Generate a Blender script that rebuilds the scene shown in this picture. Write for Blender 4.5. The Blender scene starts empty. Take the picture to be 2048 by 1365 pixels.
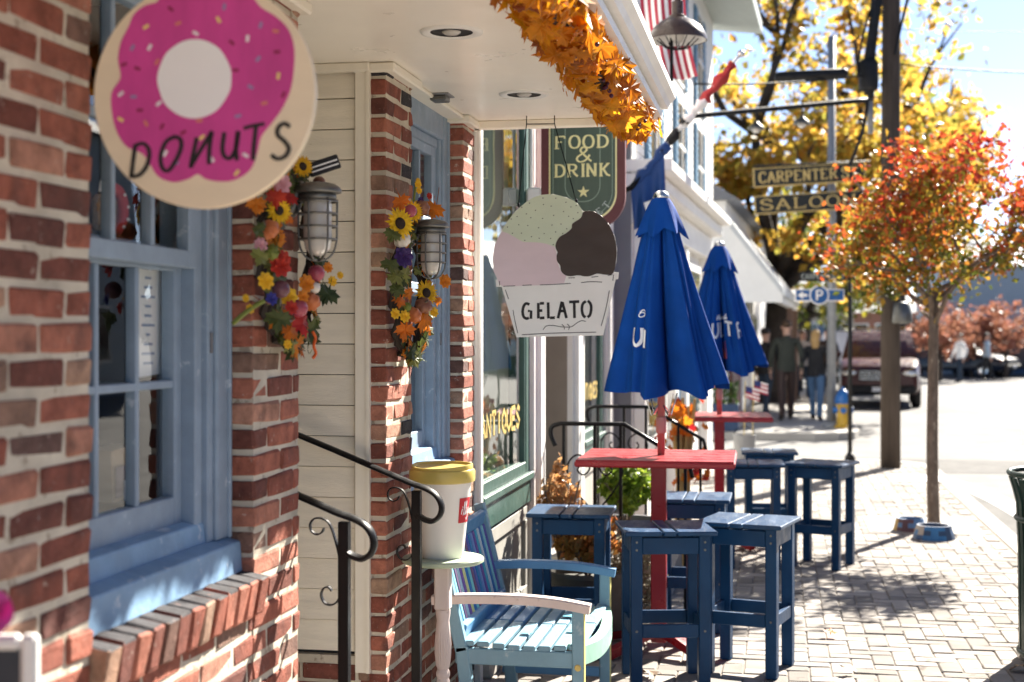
import bpy, math, random
from mathutils import Vector, Matrix, noise as mnoise
R = math.radians
random.seed(7)
SC = bpy.context.scene
COL = SC.collection

# ------------------------------------------------------------------ camera
F = 50.0 / 36.0 * 2048          # focal length in photo pixels
HOR, VPX, CAMZ = 668.0, 1560.0, 1.60
TH = math.atan((VPX - 1024.0) / F)   # camera turned left of the street direction (+Y)
cd = bpy.data.cameras.new('camera'); cam = bpy.data.objects.new('camera', cd); COL.objects.link(cam)
cam.location = (0, 0, CAMZ); cam.rotation_euler = (R(90), 0, TH)
cd.lens = 50; cd.sensor_width = 36; cd.shift_y = -(682.5 - HOR) / 2048
cd.clip_start = 0.05; cd.clip_end = 1500
cd.dof.use_dof = True; cd.dof.focus_distance = 5.3; cd.dof.aperture_fstop = 2.8
SC.camera = cam
# ------------------------------------------------------------------ sky, sun, exposure
SUN_AZ, SUN_EL = R(24), R(35)   # azimuth measured from +Y towards +X
w = bpy.data.worlds.new('World'); SC.world = w; w.use_nodes = True
nt = w.node_tree; nt.nodes.clear()
sky = nt.nodes.new('ShaderNodeTexSky'); sky.sky_type = 'NISHITA'; sky.sun_disc = False
sky.sun_elevation = SUN_EL; sky.sun_rotation = SUN_AZ
sky.air_density = 0.45; sky.dust_density = 0.2; sky.ozone_density = 1.2
bg = nt.nodes.new('ShaderNodeBackground'); bg.inputs[1].default_value = 0.05
wo = nt.nodes.new('ShaderNodeOutputWorld')
nt.links.new(sky.outputs[0], bg.inputs[0]); nt.links.new(bg.outputs[0], wo.inputs[0])
sd = bpy.data.lights.new('sun', 'SUN'); sd.energy = 4.5; sd.angle = R(0.53); sd.color = (1.0, 0.93, 0.82)
sun = bpy.data.objects.new('sun', sd); COL.objects.link(sun)
SD = Vector((math.sin(SUN_AZ) * math.cos(SUN_EL), math.cos(SUN_AZ) * math.cos(SUN_EL), math.sin(SUN_EL)))
sun.rotation_euler = SD.to_track_quat('Z', 'Y').to_euler(); sun.location = (10, 20, 20)
vs = SC.view_settings; vs.view_transform = 'Standard'; vs.look = 'None'; vs.gamma = 1.0; vs.exposure = 2.36
SC.display_settings.display_device = 'sRGB'
SC.render.engine = 'CYCLES'
cy = SC.cycles; cy.use_denoising = True; cy.max_bounces = 10; cy.diffuse_bounces = 6; cy.glossy_bounces = 4
cy.transparent_max_bounces = 12; cy.transmission_bounces = 6; cy.sample_clamp_indirect = 8.0; cy.caustics_reflective = False; cy.caustics_refractive = False

# ------------------------------------------------------------------ survey helpers (photo pixel + depth -> place)
CT, ST = math.cos(TH), math.sin(TH)
def W(px, py, D):
    u = (px - 1024.0) * D / F
    return Vector((u * CT - D * ST, u * ST + D * CT, CAMZ - (py - HOR) * D / F))
def G(px, py, z=0.0):
    return W(px, py, (CAMZ - z) * F / (py - HOR))
def DX(px, X):                    # depth at which the plane X = const shows at px
    return F * (-X) / CT / (VPX - px)
def YX(px, X):
    return (DX(px, X) + X * ST) / CT

# ------------------------------------------------------------------ object helpers
def link(name, data, parent=None, loc=None, rot=None, scale=None):
    o = bpy.data.objects.new(name, data); COL.objects.link(o)
    if parent is not None: o.parent = parent
    if loc is not None: o.location = loc
    if rot is not None: o.rotation_euler = rot
    if scale is not None: o.scale = scale
    return o
def empty(name, loc=(0, 0, 0), rz=0.0, parent=None):
    o = link(name, None, parent, loc, (0, 0, rz)); o.empty_display_size = 0.1
    return o
def tag(o, label, cat, group=None):
    o['label'] = label; o['category'] = cat
    if group: o['group'] = group
    return o
def struct(o): o['kind'] = 'structure'; return o
def stuff(o): o['kind'] = 'stuff'; return o
def thing(name, label, cat, loc=(0, 0, 0), rz=0.0, group=None):
    return tag(empty(name, loc, rz), label, cat, group)
def dup(root, loc, rot, label=None):
    def cp(o, par):
        c = o.copy(); COL.objects.link(c); c.parent = par
        for ch in list(o.children): cp(ch, c)
        return c
    c = cp(root, None); c.location = loc
    c.rotation_euler = rot if hasattr(rot, '__len__') else (0, 0, rot)
    if label: c['label'] = label
    return c

def cr(pts, n=6, closed=False):
    """Catmull-Rom through points (any dimension)"""
    P = [Vector(p) for p in pts]; out = []; m = len(P)
    rng = range(m if closed else m - 1)
    for i in rng:
        if closed: a, b, c, d = P[(i - 1) % m], P[i], P[(i + 1) % m], P[(i + 2) % m]
        else: a, b, c, d = P[max(i - 1, 0)], P[i], P[i + 1], P[min(i + 2, m - 1)]
        for k in range(n):
            t = k / n
            out.append(0.5 * ((2 * b) + (c - a) * t + (2 * a - 5 * b + 4 * c - d) * t * t + (3 * b - a - 3 * c + d) * t ** 3))
    if not closed: out.append(P[-1])
    return out

class MB:
    def __init__(s): s.v = []; s.f = []; s.mi = []; s.cur = 0
    def add(s, vs, fs, M=None):
        n = len(s.v)
        s.v += [tuple(M @ Vector(v)) if M is not None else tuple(v) for v in vs]
        s.f += [tuple(i + n for i in f) for f in fs]; s.mi += [s.cur] * len(fs)
        return s
    def box(s, x0, x1, y0, y1, z0, z1, M=None):
        return s.add([(x0, y0, z0), (x1, y0, z0), (x1, y1, z0), (x0, y1, z0), (x0, y0, z1), (x1, y0, z1), (x1, y1, z1), (x0, y1, z1)],
                     [(0, 3, 2, 1), (4, 5, 6, 7), (0, 1, 5, 4), (1, 2, 6, 5), (2, 3, 7, 6), (3, 0, 4, 7)], M)
    def cbox(s, x0, x1, y0, y1, z0, z1, b=0.004, M=None, jit=0.0, rnd=None):
        """box with chamfered edges"""
        V = []; idx = {}
        X = (x0, x1); Y = (y0, y1); Z = (z0, z1)
        for i in (0, 1):
            for j in (0, 1):
                for k in (0, 1):
                    sx, sy, sz = (1 - 2 * i), (1 - 2 * j), (1 - 2 * k)
                    for a in range(3):
                        p = [X[i] + sx * b, Y[j] + sy * b, Z[k] + sz * b]; p[a] = (X[i], Y[j], Z[k])[a]
                        if jit: p = [q + rnd.uniform(-jit, jit) for q in p]
                        idx[(i, j, k, a)] = len(V); V.append(tuple(p))
        fs = []
        for a in range(3):
            o1, o2 = [(1, 2), (2, 0), (0, 1)][a]
            for e in (0, 1):
                q = []
                for (m, n) in ((0, 0), (1, 0), (1, 1), (0, 1)):
                    c = [0, 0, 0]; c[a] = e; c[o1] = m; c[o2] = n; q.append(idx[(c[0], c[1], c[2], a)])
                fs.append(tuple(q if e else q[::-1]))
        for a in range(3):
            o1, o2 = [(1, 2), (2, 0), (0, 1)][a]
            for m in (0, 1):
                for n in (0, 1):
                    c0 = [0, 0, 0]; c1 = [0, 0, 0]; c0[o1] = c1[o1] = m; c0[o2] = c1[o2] = n; c0[a] = 0; c1[a] = 1
                    q = (idx[(*c0, o1)], idx[(*c1, o1)], idx[(*c1, o2)], idx[(*c0, o2)])
                    fs.append(q if (m ^ n) else q[::-1])
        for i in (0, 1):
            for j in (0, 1):
                for k in (0, 1):
                    q = (idx[(i, j, k, 0)], idx[(i, j, k, 1)], idx[(i, j, k, 2)])
                    fs.append(q if (i + j + k) % 2 else q[::-1])
        return s.add(V, fs, M)
    def beam(s, p, q, wd, ht, up=(0, 0, 1), b=0.0):
        p, q = Vector(p), Vector(q); d = q - p; L = d.length; d.normalize()
        u = Vector(up); side = d.cross(u)
        if side.length < 1e-4: side = d.cross(Vector((1, 0, 0)))
        side.normalize(); u = side.cross(d)
        M = Matrix(((d.x, side.x, u.x, p.x), (d.y, side.y, u.y, p.y), (d.z, side.z, u.z, p.z), (0, 0, 0, 1)))
        if b: return s.cbox(0, L, -wd / 2, wd / 2, -ht / 2, ht / 2, b, M)
        return s.box(0, L, -wd / 2, wd / 2, -ht / 2, ht / 2, M)
    def sweep(s, path, prof, up=(0, 0, 1), scl=None, cap=True, closed=False):
        P = [Vector(p) for p in path]; n = len(P); k = len(prof); V = []; up = Vector(up); prev = None
        for i in range(n):
            if closed: d = P[(i + 1) % n] - P[(i - 1) % n]
            else: d = P[min(i + 1, n - 1)] - P[max(i - 1, 0)]
            if d.length < 1e-9: d = Vector((0, 0, 1))
            d.normalize()
            if prev is None:
                a = d.cross(up)
                if a.length < 1e-3: a = d.cross(Vector((0.3, 1, 0.1)))
            else: a = prev - d * prev.dot(d)
            a.normalize(); prev = a; b = a.cross(d); g = scl[i] if scl else 1.0
            for (x, y) in prof: V.append(P[i] + a * x * g + b * y * g)
        fs = []
        for i in range(n if closed else n - 1):
            for j in range(k):
                a0 = i * k + j; a1 = i * k + (j + 1) % k; c = ((i + 1) % n) * k
                fs.append((a0, a1, c + (j + 1) % k, c + j))
        if cap and not closed:
            fs.append(tuple(range(k))[::-1]); fs.append(tuple((n - 1) * k + j for j in range(k)))
        return s.add(V, fs)
    def tube(s, path, r, n=8, cap=True, closed=False):
        pr = [(math.cos(2 * math.pi * j / n), math.sin(2 * math.pi * j / n)) for j in range(n)]
        rr = list(r) if hasattr(r, '__len__') else [r] * len(path)
        return s.sweep(path, pr, scl=rr, cap=cap, closed=closed)
    def lathe(s, prof, n=16, c=(0, 0, 0), sx=1.0, sy=1.0, M=None):
        V = []; fs = []; k = len(prof)
        for i in range(n):
            a = 2 * math.pi * i / n
            for (r, z) in prof: V.append((c[0] + r * math.cos(a) * sx, c[1] + r * math.sin(a) * sy, c[2] + z))
        for i in range(n):
            for j in range(k - 1):
                a, b = i * k + j, ((i + 1) % n) * k + j
                fs.append((a, b, b + 1, a + 1))
        return s.add(V, fs, M)
    def ell(s, c, r, nu=10, nv=7, M=None, ribs=0, rd=0.0):
        V = []; fs = []
        for i in range(nv + 1):
            t = math.pi * i / nv
            for j in range(nu):
                a = 2 * math.pi * j / nu; q = 1 - (rd * (0.5 + 0.5 * math.cos(a * ribs)) * math.sin(t) if ribs else 0)
                V.append((c[0] + r[0] * q * math.sin(t) * math.cos(a), c[1] + r[1] * q * math.sin(t) * math.sin(a), c[2] + r[2] * math.cos(t) * (1 - (0.25 * (1 - math.sin(t)) if ribs else 0))))
        for i in range(nv):
            for j in range(nu):
                a, b = i * nu + j, i * nu + (j + 1) % nu
                fs.append((a, a + nu, b + nu, b))
        return s.add(V, fs, M)
    def prism(s, poly, z0, z1, M=None):
        n = len(poly)
        V = [(p[0], p[1], z0) for p in poly] + [(p[0], p[1], z1) for p in poly]
        fs = [tuple(range(n))[::-1], tuple(range(n, 2 * n))] + [(i, (i + 1) % n, n + (i + 1) % n, n + i) for i in range(n)]
        return s.add(V, fs, M)
    def ribbon(s, pts, wd, z=0.0, M=None, contrast=None):
        """flat painted stroke in the local xy plane"""
        P = [Vector((p[0], p[1])) for p in pts]; n = len(P); V = []; fs = []
        cl = (P[0] - P[-1]).length < 1e-6
        for i in range(n):
            if cl: d = P[(i + 1) % (n - 1)] - P[(i - 1) % (n - 1)]
            else: d = P[min(i + 1, n - 1)] - P[max(i - 1, 0)]
            if d.length < 1e-9: d = Vector((1, 0))
            d.normalize(); g = wd * (contrast + (1 - contrast) * abs(d.y)) if contrast is not None else wd
            nn = Vector((-d.y, d.x)) * g / 2
            V += [(P[i].x + nn.x, P[i].y + nn.y, z), (P[i].x - nn.x, P[i].y - nn.y, z)]
        for i in range(n - 1): fs.append((2 * i, 2 * i + 1, 2 * i + 3, 2 * i + 2))
        return s.add(V, fs, M)
    def mesh(s, name, mats, smooth=False):
        me = bpy.data.meshes.new(name); me.from_pydata(s.v, [], s.f)
        for m in (mats if isinstance(mats, (list, tuple)) else [mats]): me.materials.append(m)
        if any(s.mi): me.polygons.foreach_set('material_index', s.mi)
        if smooth: me.polygons.foreach_set('use_smooth', [True] * len(me.polygons))
        me.update(); return me
    def build(s, name, mats, parent=None, smooth=False, loc=None, rot=None, bevel=0.0, auto=False):
        o = link(name, s.mesh(name, mats, smooth or auto), parent, loc, rot)
        if auto:
            try:
                o.data.set_sharp_from_angle(angle=R(35))
            except Exception: pass
        if bevel:
            b = o.modifiers.new('bevel', 'BEVEL'); b.width = bevel; b.segments = 2; b.limit_method = 'ANGLE'
        return o

FACE = Matrix(((1, 0, 0, 0), (0, 0, -1, 0), (0, 1, 0, 0), (0, 0, 0, 1)))   # local xy drawing -> upright, facing the camera (-Y)

# ------------------------------------------------------------------ materials
class NT:
    def __init__(s, name):
        s.m = bpy.data.materials.new(name); s.m.use_nodes = True; s.t = s.m.node_tree; s.t.nodes.clear()
        s.out = s.n('OutputMaterial')
    def n(s, typ, **kw):
        x = s.t.nodes.new('ShaderNode' + typ)
        for k, v in kw.items(): setattr(x, k, v)
        return x
    def l(s, a, b): s.t.links.new(a, b)
    def noise(s, scale, detail=4, rough=0.55, vec=None):
        x = s.n('TexNoise'); x.inputs['Scale'].default_value = scale; x.inputs['Detail'].default_value = detail; x.inputs['Roughness'].default_value = rough
        s.l(vec if vec is not None else s.pos(), x.inputs['Vector']); return x.outputs['Fac']
    def pos(s):
        if not hasattr(s, '_p'): s._p = s.n('NewGeometry')
        return s._p.outputs['Position']
    def island(s): s.pos(); return s._p.outputs['Random Per Island']
    def objrand(s): return s.n('ObjectInfo').outputs['Random']
    def rng(s, v, a, b, c, d, clamp=True):
        x = s.n('MapRange'); x.clamp = clamp
        for i, q in zip((1, 2, 3, 4), (a, b, c, d)): x.inputs[i].default_value = q
        s.l(v, x.inputs[0]); return x.outputs[0]
    def mix(s, fac, a, b):
        x = s.n('Mix', data_type='RGBA')
        for sock, v in ((x.inputs[0], fac), (x.inputs[6], a), (x.inputs[7], b)):
            if hasattr(v, 'is_linked'): s.l(v, sock)
            elif isinstance(v, (int, float)): sock.default_value = v
            else: sock.default_value = (*v, 1)
        return x.outputs[2]
    def scale(s, col, f):
        x = s.n('VectorMath', operation='SCALE'); s.l(col, x.inputs[0]); s.l(f, x.inputs[3]); return x.outputs[0]
    def ramp(s, fac, stops, const=False):
        x = s.n('ValToRGB'); e = x.color_ramp.elements
        if const: x.color_ramp.interpolation = 'CONSTANT'
        while len(e) < len(stops): e.new(0.5)
        for q, (p, c) in zip(e, stops): q.position = p; q.color = (*c, 1)
        s.l(fac, x.inputs[0]); return x.outputs[0]
    def bump(s, h, st, dist=0.01):
        x = s.n('Bump'); x.inputs['Strength'].default_value = st; x.inputs['Distance'].default_value = dist; s.l(h, x.inputs['Height']); return x.outputs[0]
    def bsdf(s, col, rough=0.6, metal=0.0, spec=0.4, normal=None, **kw):
        x = s.n('BsdfPrincipled')
        if hasattr(col, 'is_linked'): s.l(col, x.inputs['Base Color'])
        else: x.inputs['Base Color'].default_value = (*col, 1)
        if hasattr(rough, 'is_linked'): s.l(rough, x.inputs['Roughness'])
        else: x.inputs['Roughness'].default_value = rough
        x.inputs['Metallic'].default_value = metal; x.inputs['Specular IOR Level'].default_value = spec
        for k, v in kw.items(): x.inputs[k].default_value = v
        if normal is not None: s.l(normal, x.inputs['Normal'])
        return x
    def done(s, sh): s.l(sh.outputs[0], s.out.inputs[0]); return s.m

def pm(name, c, rough=0.6, var=0.12, ns=7.0, bump=0.12, bs=70.0, metal=0.0, spec=0.4, wear=None, wamt=0.5, wscale=6.0, rnd=None, rv=0.15, stretch=None, **kw):
    """paint-like material: mottled colour, optional worn patches, fine relief"""
    t = NT(name); vec = None
    if stretch:
        mp = t.n('Mapping'); mp.inputs['Scale'].default_value = stretch; t.l(t.pos(), mp.inputs['Vector']); vec = mp.outputs[0]
    col = t.n('RGB').outputs[0]; col.default_value = (*c, 1)
    if wear:
        wm = t.rng(t.noise(wscale, 6, 0.65, vec), wamt, wamt + 0.06, 0, 1)
        col = t.mix(wm, col, wear)
    f = t.rng(t.noise(ns, 5, 0.6, vec), 0.25, 0.75, 1 - var, 1 + var)
    col = t.scale(col, f)
    if rnd: col = t.scale(col, t.rng(t.objrand() if rnd == 'obj' else t.island(), 0, 1, 1 - rv, 1 + rv))
    nr = t.bump(t.noise(bs, 4, 0.6, vec), bump, 0.004) if bump else None
    rg = t.rng(t.noise(ns * 2.3, 3, 0.6, vec), 0.3, 0.7, max(rough - 0.08, 0.02), min(rough + 0.1, 1))
    return t.done(t.bsdf(col, rg, metal, spec, nr, **kw))

def leafmat(name, stops, trans=0.55, rough=0.45, big=0.9, zr=None):
    t = NT(name); ad = t.n('Math', operation='ADD'); t.l(t.rng(t.island(), 0, 1, 0, .62), ad.inputs[0]); t.l(t.rng(t.noise(big, 2), .3, .7, 0, .38), ad.inputs[1])
    fac_ = ad.outputs[0]
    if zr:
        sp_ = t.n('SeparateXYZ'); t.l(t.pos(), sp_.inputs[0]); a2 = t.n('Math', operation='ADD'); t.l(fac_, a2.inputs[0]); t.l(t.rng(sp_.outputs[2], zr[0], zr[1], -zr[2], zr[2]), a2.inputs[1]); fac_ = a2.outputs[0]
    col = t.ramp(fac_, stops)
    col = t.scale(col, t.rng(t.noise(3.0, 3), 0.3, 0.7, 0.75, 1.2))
    d = t.bsdf(col, rough, 0, 0.35); tr = t.n('BsdfTranslucent'); t.l(col, tr.inputs[0])
    mx = t.n('MixShader'); mx.inputs[0].default_value = trans; t.l(d.outputs[0], mx.inputs[1]); t.l(tr.outputs[0], mx.inputs[2])
    return t.done(mx)
def leafobj(name, stops, trans=0.5):
    t = NT(name); col = t.ramp(t.objrand(), stops)
    col = t.scale(col, t.rng(t.noise(18.0, 3), 0.3, 0.7, 0.7, 1.25))
    d = t.bsdf(col, 0.5, 0, 0.3, t.bump(t.noise(90), 0.2, 0.003)); tr = t.n('BsdfTranslucent'); t.l(col, tr.inputs[0])
    mx = t.n('MixShader'); mx.inputs[0].default_value = trans; t.l(d.outputs[0], mx.inputs[1]); t.l(tr.outputs[0], mx.inputs[2])
    return t.done(mx)
def glassmat(name, tint=(0.9, 0.95, 0.95), ior=1.7):
    t = NT(name); tr = t.n('BsdfTransparent'); tr.inputs[0].default_value = (*tint, 1)
    gl = t.n('BsdfGlossy'); gl.inputs['Roughness'].default_value = 0.0; gl.inputs[0].default_value = (1, 1, 1, 1)
    nr = t.bump(t.noise(2.5, 2), 0.04, 0.02); t.l(nr, gl.inputs['Normal'])
    fr = t.n('Fresnel'); t.pos(); t.l(t.rng(t._p.outputs['Backfacing'], 0, 1, ior, 1 / ior), fr.inputs[0])
    mx = t.n('MixShader'); t.l(fr.outputs[0], mx.inputs[0]); t.l(tr.outputs[0], mx.inputs[1]); t.l(gl.outputs[0], mx.inputs[2])
    return t.done(mx)
def brickmat(name, src):
    t = NT(name); r = t.objrand() if src == 'obj' else t.island()
    col = t.ramp(r, [(0.0, (0.11, 0.042, 0.034)), (0.10, (0.17, 0.058, 0.042)), (0.28, (0.235, 0.075, 0.05)), (0.48, (0.30, 0.10, 0.066)),
                     (0.66, (0.355, 0.135, 0.09)), (0.82, (0.40, 0.20, 0.14)), (0.91, (0.36, 0.235, 0.16)), (0.965, (0.15, 0.08, 0.065)), (0.99, (0.035, 0.033, 0.038))])
    col = t.scale(col, t.rng(t.noise(16, 7, 0.72), 0.25, 0.75, 0.45, 1.55))
    streak = t.rng(t.noise(9, 3, 0.5), 0.6, 0.72, 0, 0.55); col = t.mix(streak, col, (0.10, 0.055, 0.048))
    lime = t.rng(t.noise(34, 6, 0.72), 0.63, 0.70, 0, 0.75); col = t.mix(lime, col, (0.56, 0.5, 0.43))
    chip = t.rng(t.noise(110, 4, 0.7), 0.66, 0.70, 0, 0.6); col = t.mix(chip, col, (0.5, 0.42, 0.36))
    nr = t.bump(t.noise(60, 7, 0.7), 0.8, 0.008)
    return t.done(t.bsdf(col, 0.82, 0, 0.25, nr))

M = {}
M['brick'] = brickmat('brick_mat', 'obj'); M['brickm'] = brickmat('brick_mass_mat', 'island')
M['mortar'] = pm('mortar_mat', (0.54, 0.49, 0.40), 0.95, 0.3, 6, 0.9, 50, spec=0.1, wear=(0.33, 0.28, 0.22), wamt=0.58, wscale=20)
M['cream'] = pm('cream_board_paint', (0.80, 0.745, 0.63), 0.55, 0.08, 5, 0.5, 40, wear=(0.33, 0.28, 0.2), wamt=0.685, wscale=9, stretch=(1, 1, 7), rnd='obj', rv=0.06)
M['creamtrim'] = pm('cream_trim_paint', (0.80, 0.75, 0.64), 0.5, 0.06, 6, 0.25, 50, wear=(0.36, 0.3, 0.22), wamt=0.71, wscale=14)
M['soffit'] = pm('soffit_paint', (0.86, 0.81, 0.72), 0.34, 0.04, 2.5, 0.06, 6, spec=0.5)
M['white'] = pm('white_paint', (0.74, 0.73, 0.70), 0.5, 0.07, 5, 0.2, 45)
M['whitewall'] = pm('white_wall_paint', (0.80, 0.79, 0.76), 0.6, 0.06, 3, 0.2, 30)
M['blueframe'] = pm('worn_blue_paint', (0.25, 0.325, 0.415), 0.5, 0.16, 8, 0.35, 55, wear=(0.44, 0.50, 0.57), wamt=0.64, wscale=16)
M['bluesill'] = pm('weathered_blue_sill', (0.20, 0.335, 0.50), 0.5, 0.2, 7, 0.4, 45, wear=(0.46, 0.54, 0.62), wamt=0.6, wscale=11)
M['iron'] = pm('black_iron', (0.006, 0.006, 0.007), 0.34, 0.2, 10, 0.05, 90, spec=0.14, metal=0.0)
M['stool'] = pm('navy_stool_paint', (0.007, 0.044, 0.112), 0.4, 0.22, 5, 0.3, 45, spec=0.2, wear=(0.05, 0.11, 0.18), wamt=0.69, wscale=18, stretch=(1.5, 1.5, 1.0))
M['stooltop'] = pm('navy_seat_paint', (0.008, 0.048, 0.12), 0.36, 0.25, 4, 0.35, 40, spec=0.3, wear=(0.11, 0.17, 0.24), wamt=0.61, wscale=14, stretch=(3, .8, 1))
M['red'] = pm('red_table_paint', (0.31, 0.014, 0.02), 0.33, 0.12, 6, 0.1, 60)
M['polepink'] = pm('faded_red_pole', (0.33, 0.16, 0.15), 0.5, 0.15, 12, 0.1, 60)
M['umb'] = pm('blue_canvas', (0.004, 0.05, 0.26), 0.8, 0.14, 7, 0.25, 500, spec=0.1)
M['chrome'] = pm('bright_metal', (0.6, 0.6, 0.6), 0.25, 0.05, 10, 0, metal=1.0)
M['darkmetal'] = pm('weathered_zinc', (0.16, 0.16, 0.15), 0.42, 0.25, 14, 0.25, 70, metal=0.75)
M['galv'] = pm('grey_steel', (0.27, 0.275, 0.28), 0.5, 0.1, 8, 0.1, metal=0.4)
M['green'] = pm('green_frame_paint', (0.035, 0.085, 0.07), 0.45, 0.18, 8, 0.2, 40, wear=(0.16, 0.24, 0.2), wamt=0.66, wscale=10)
M['taupe'] = pm('taupe_panel_paint', (0.24, 0.205, 0.17), 0.6, 0.08, 4, 0.1)
M['grey'] = pm('grey_panel_paint', (0.33, 0.32, 0.29), 0.6, 0.1, 5, 0.2, 30)
M['greydark'] = pm('slate_paint', (0.16, 0.165, 0.18), 0.6, 0.1, 4, 0.1)
M['stone'] = pm('rough_stone', (0.34, 0.32, 0.29), 0.9, 0.25, 9, 0.9, 22)
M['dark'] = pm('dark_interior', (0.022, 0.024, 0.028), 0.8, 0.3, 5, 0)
M['interior'] = pm('interior_wall', (0.09, 0.085, 0.08), 0.8, 0.3, 3, 0)
M['glass'] = glassmat('window_glass', (0.93, 0.96, 0.96), 1.55)
M['shopglass'] = glassmat('shop_glass', (0.8, 0.9, 0.87), 2.0)
M['carglass'] = pm('car_glass', (0.02, 0.035, 0.04), 0.06, 0.1, 3, 0, spec=0.7)
M['lampglass'] = (lambda t: t.done(t.bsdf((0.75, 0.72, 0.66), 0.22, 0, 0.5, None, **{'Transmission Weight': 0.35})))(NT('frosted_lamp_glass'))
M['paver'] = pm('paver_clay', (0.295, 0.268, 0.242), 0.9, 0.22, 2.2, 0.5, 90, spec=0.15, rnd='obj', rv=0.34, wear=(0.17, 0.145, 0.125), wamt=0.60, wscale=5)
M['paverm'] = pm('paver_clay_mass', (0.295, 0.268, 0.242), 0.9, 0.22, 2.2, 0.5, 90, spec=0.15, rnd='island', rv=0.34, wear=(0.17, 0.145, 0.125), wamt=0.60, wscale=5)
M['joint'] = pm('paver_joint_sand', (0.235, 0.21, 0.185), 0.95, 0.2, 20, 0.5, 120, spec=0.1)
M['concrete'] = pm('kerb_concrete', (0.37, 0.355, 0.33), 0.9, 0.12, 5, 0.5, 70, spec=0.15)
M['asphalt'] = pm('worn_asphalt', (0.175, 0.172, 0.167), 0.92, 0.12, 1.2, 0.5, 150, spec=0.15, wear=(0.12, 0.118, 0.115), wamt=0.58, wscale=0.6)
M['tar'] = pm('dark_asphalt', (0.11, 0.108, 0.105), 0.92, 0.15, 3, 0.5, 150, spec=0.15)
M['linepaint'] = pm('road_line_paint', (0.7, 0.69, 0.66), 0.8, 0.1, 6, 0.3, 80)
M['wood'] = pm('pole_wood', (0.075, 0.060, 0.050), 0.9, 0.3, 3, 0.8, 30, spec=0.15, stretch=(8, 8, 0.8))
M['bark'] = pm('grey_bark', (0.15, 0.115, 0.09), 0.9, 0.4, 9, 1.0, 40, spec=0.15, stretch=(3, 3, 1), wear=(0.27, 0.22, 0.17), wamt=0.58, wscale=10)
M['barkdark'] = pm('dark_bark', (0.05, 0.042, 0.038), 0.9, 0.3, 8, 0.8, 30, spec=0.1)
M['black'] = pm('matt_black', (0.007, 0.007, 0.008), 0.6, 0.2, 8, 0)
M['blackpaint'] = pm('black_lettering', (0.018, 0.016, 0.016), 0.6, 0.1, 8, 0)
M['gold'] = pm('gold_leaf', (0.62, 0.46, 0.14), 0.4, 0.12, 10, 0.1)
M['paleyellow'] = pm('pale_yellow_lettering', (0.82, 0.74, 0.36), 0.5, 0.05, 8, 0)
M['kraft'] = pm('kraft_paper', (0.36, 0.25, 0.15), 0.8, 0.1, 10, 0.2)
M['paper'] = pm('white_paper', (0.86, 0.85, 0.84), 0.7, 0.03, 4, 0.05)
M['ink'] = pm('pale_ink', (0.30, 0.36, 0.5), 0.7, 0.05, 5, 0)
M['roofnavy'] = pm('navy_roof', (0.02, 0.06, 0.16), 0.5, 0.1, 3, 0.1)
M['shutter'] = pm('blue_shutter_paint', (0.10, 0.20, 0.30), 0.5, 0.1, 5, 0.1)
M['skin'] = pm('skin', (0.5, 0.3, 0.22), 0.5, 0.06, 10, 0)
def flat(name, c, rough=0.55, **k):
    if name not in M: M[name] = pm(name + '_paint', c, rough, 0.07, 9, 0.08, 60, **k)
    return M[name]
# ================================================================== THE SETTING: road, pavements
ROADZ = -0.13
struct(MB().add([(-300, -60, ROADZ), (400, -60, ROADZ), (400, 700, ROADZ), (-300, 700, ROADZ)], [(0, 1, 2, 3)]).build('road', M['asphalt']))
KX = 1.86                                             # kerb line of the near pavement
corner = [(KX - 0.9 + 0.9 * math.cos(a), 17.75 + 0.95 * math.sin(a)) for a in [R(i * 9) for i in range(11)]]
outline = [(KX, -6.0), (KX, 12.0)] + corner + [(-9.0, 18.7)]
inner = [(KX - 0.16, -6.0), (KX - 0.16, 12.0)] + [(KX - 0.9 + 0.74 * math.cos(a), 17.75 + 0.79 * math.sin(a)) for a in [R(i * 9) for i in range(11)]] + [(-9.0, 18.54)]
sidewalk = struct(MB().prism(inner + [(-9.0, -6.0)], ROADZ - 0.02, -0.0085).build('sidewalk', M['joint']))
kerb = struct(MB().prism([(KX - .15, -6), (KX - .01, -6), (KX - .01, 17.7), (KX - .15, 17.7)], ROADZ - .02, -.03).build('kerb', M['tar']))
def kerb_stone(pairs):
    b = MB()
    for (ox, oy), (ix, iy) in pairs: b.v += [(ox + 0.012, oy, ROADZ - 0.02), (ox, oy, -0.012), (ox - 0.012, oy, -0.001), (ix, iy, -0.001), (ix, iy, -0.05)]
    m_ = len(pairs)
    for i in range(m_ - 1):
        for j in range(4): b.f.append((5 * i + j, 5 * (i + 1) + j, 5 * (i + 1) + j + 1, 5 * i + j + 1)); b.mi.append(0)
    b.f += [(0, 1, 2, 3, 4), tuple(5 * (m_ - 1) + q for q in (4, 3, 2, 1, 0))]; b.mi += [0, 0]
    b.build('kerb_stone', M['concrete'], kerb)
yk = -6.0
while yk < 17.6:
    y2 = min(yk + 1.19, 17.745); kerb_stone([((KX, yk), (KX - .16, yk)), ((KX, y2), (KX - .16, y2))]); yk += 1.2
for k in range(0, 10, 2): kerb_stone([(outline[2 + q], inner[2 + q]) for q in (k, k + 1, k + 2)])
xk = KX - .9
while xk > -9: kerb_stone([((xk - .006, 18.7), (xk - .006, 18.54)), ((xk - 1.19, 18.7), (xk - 1.19, 18.54))]); xk -= 1.2
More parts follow.
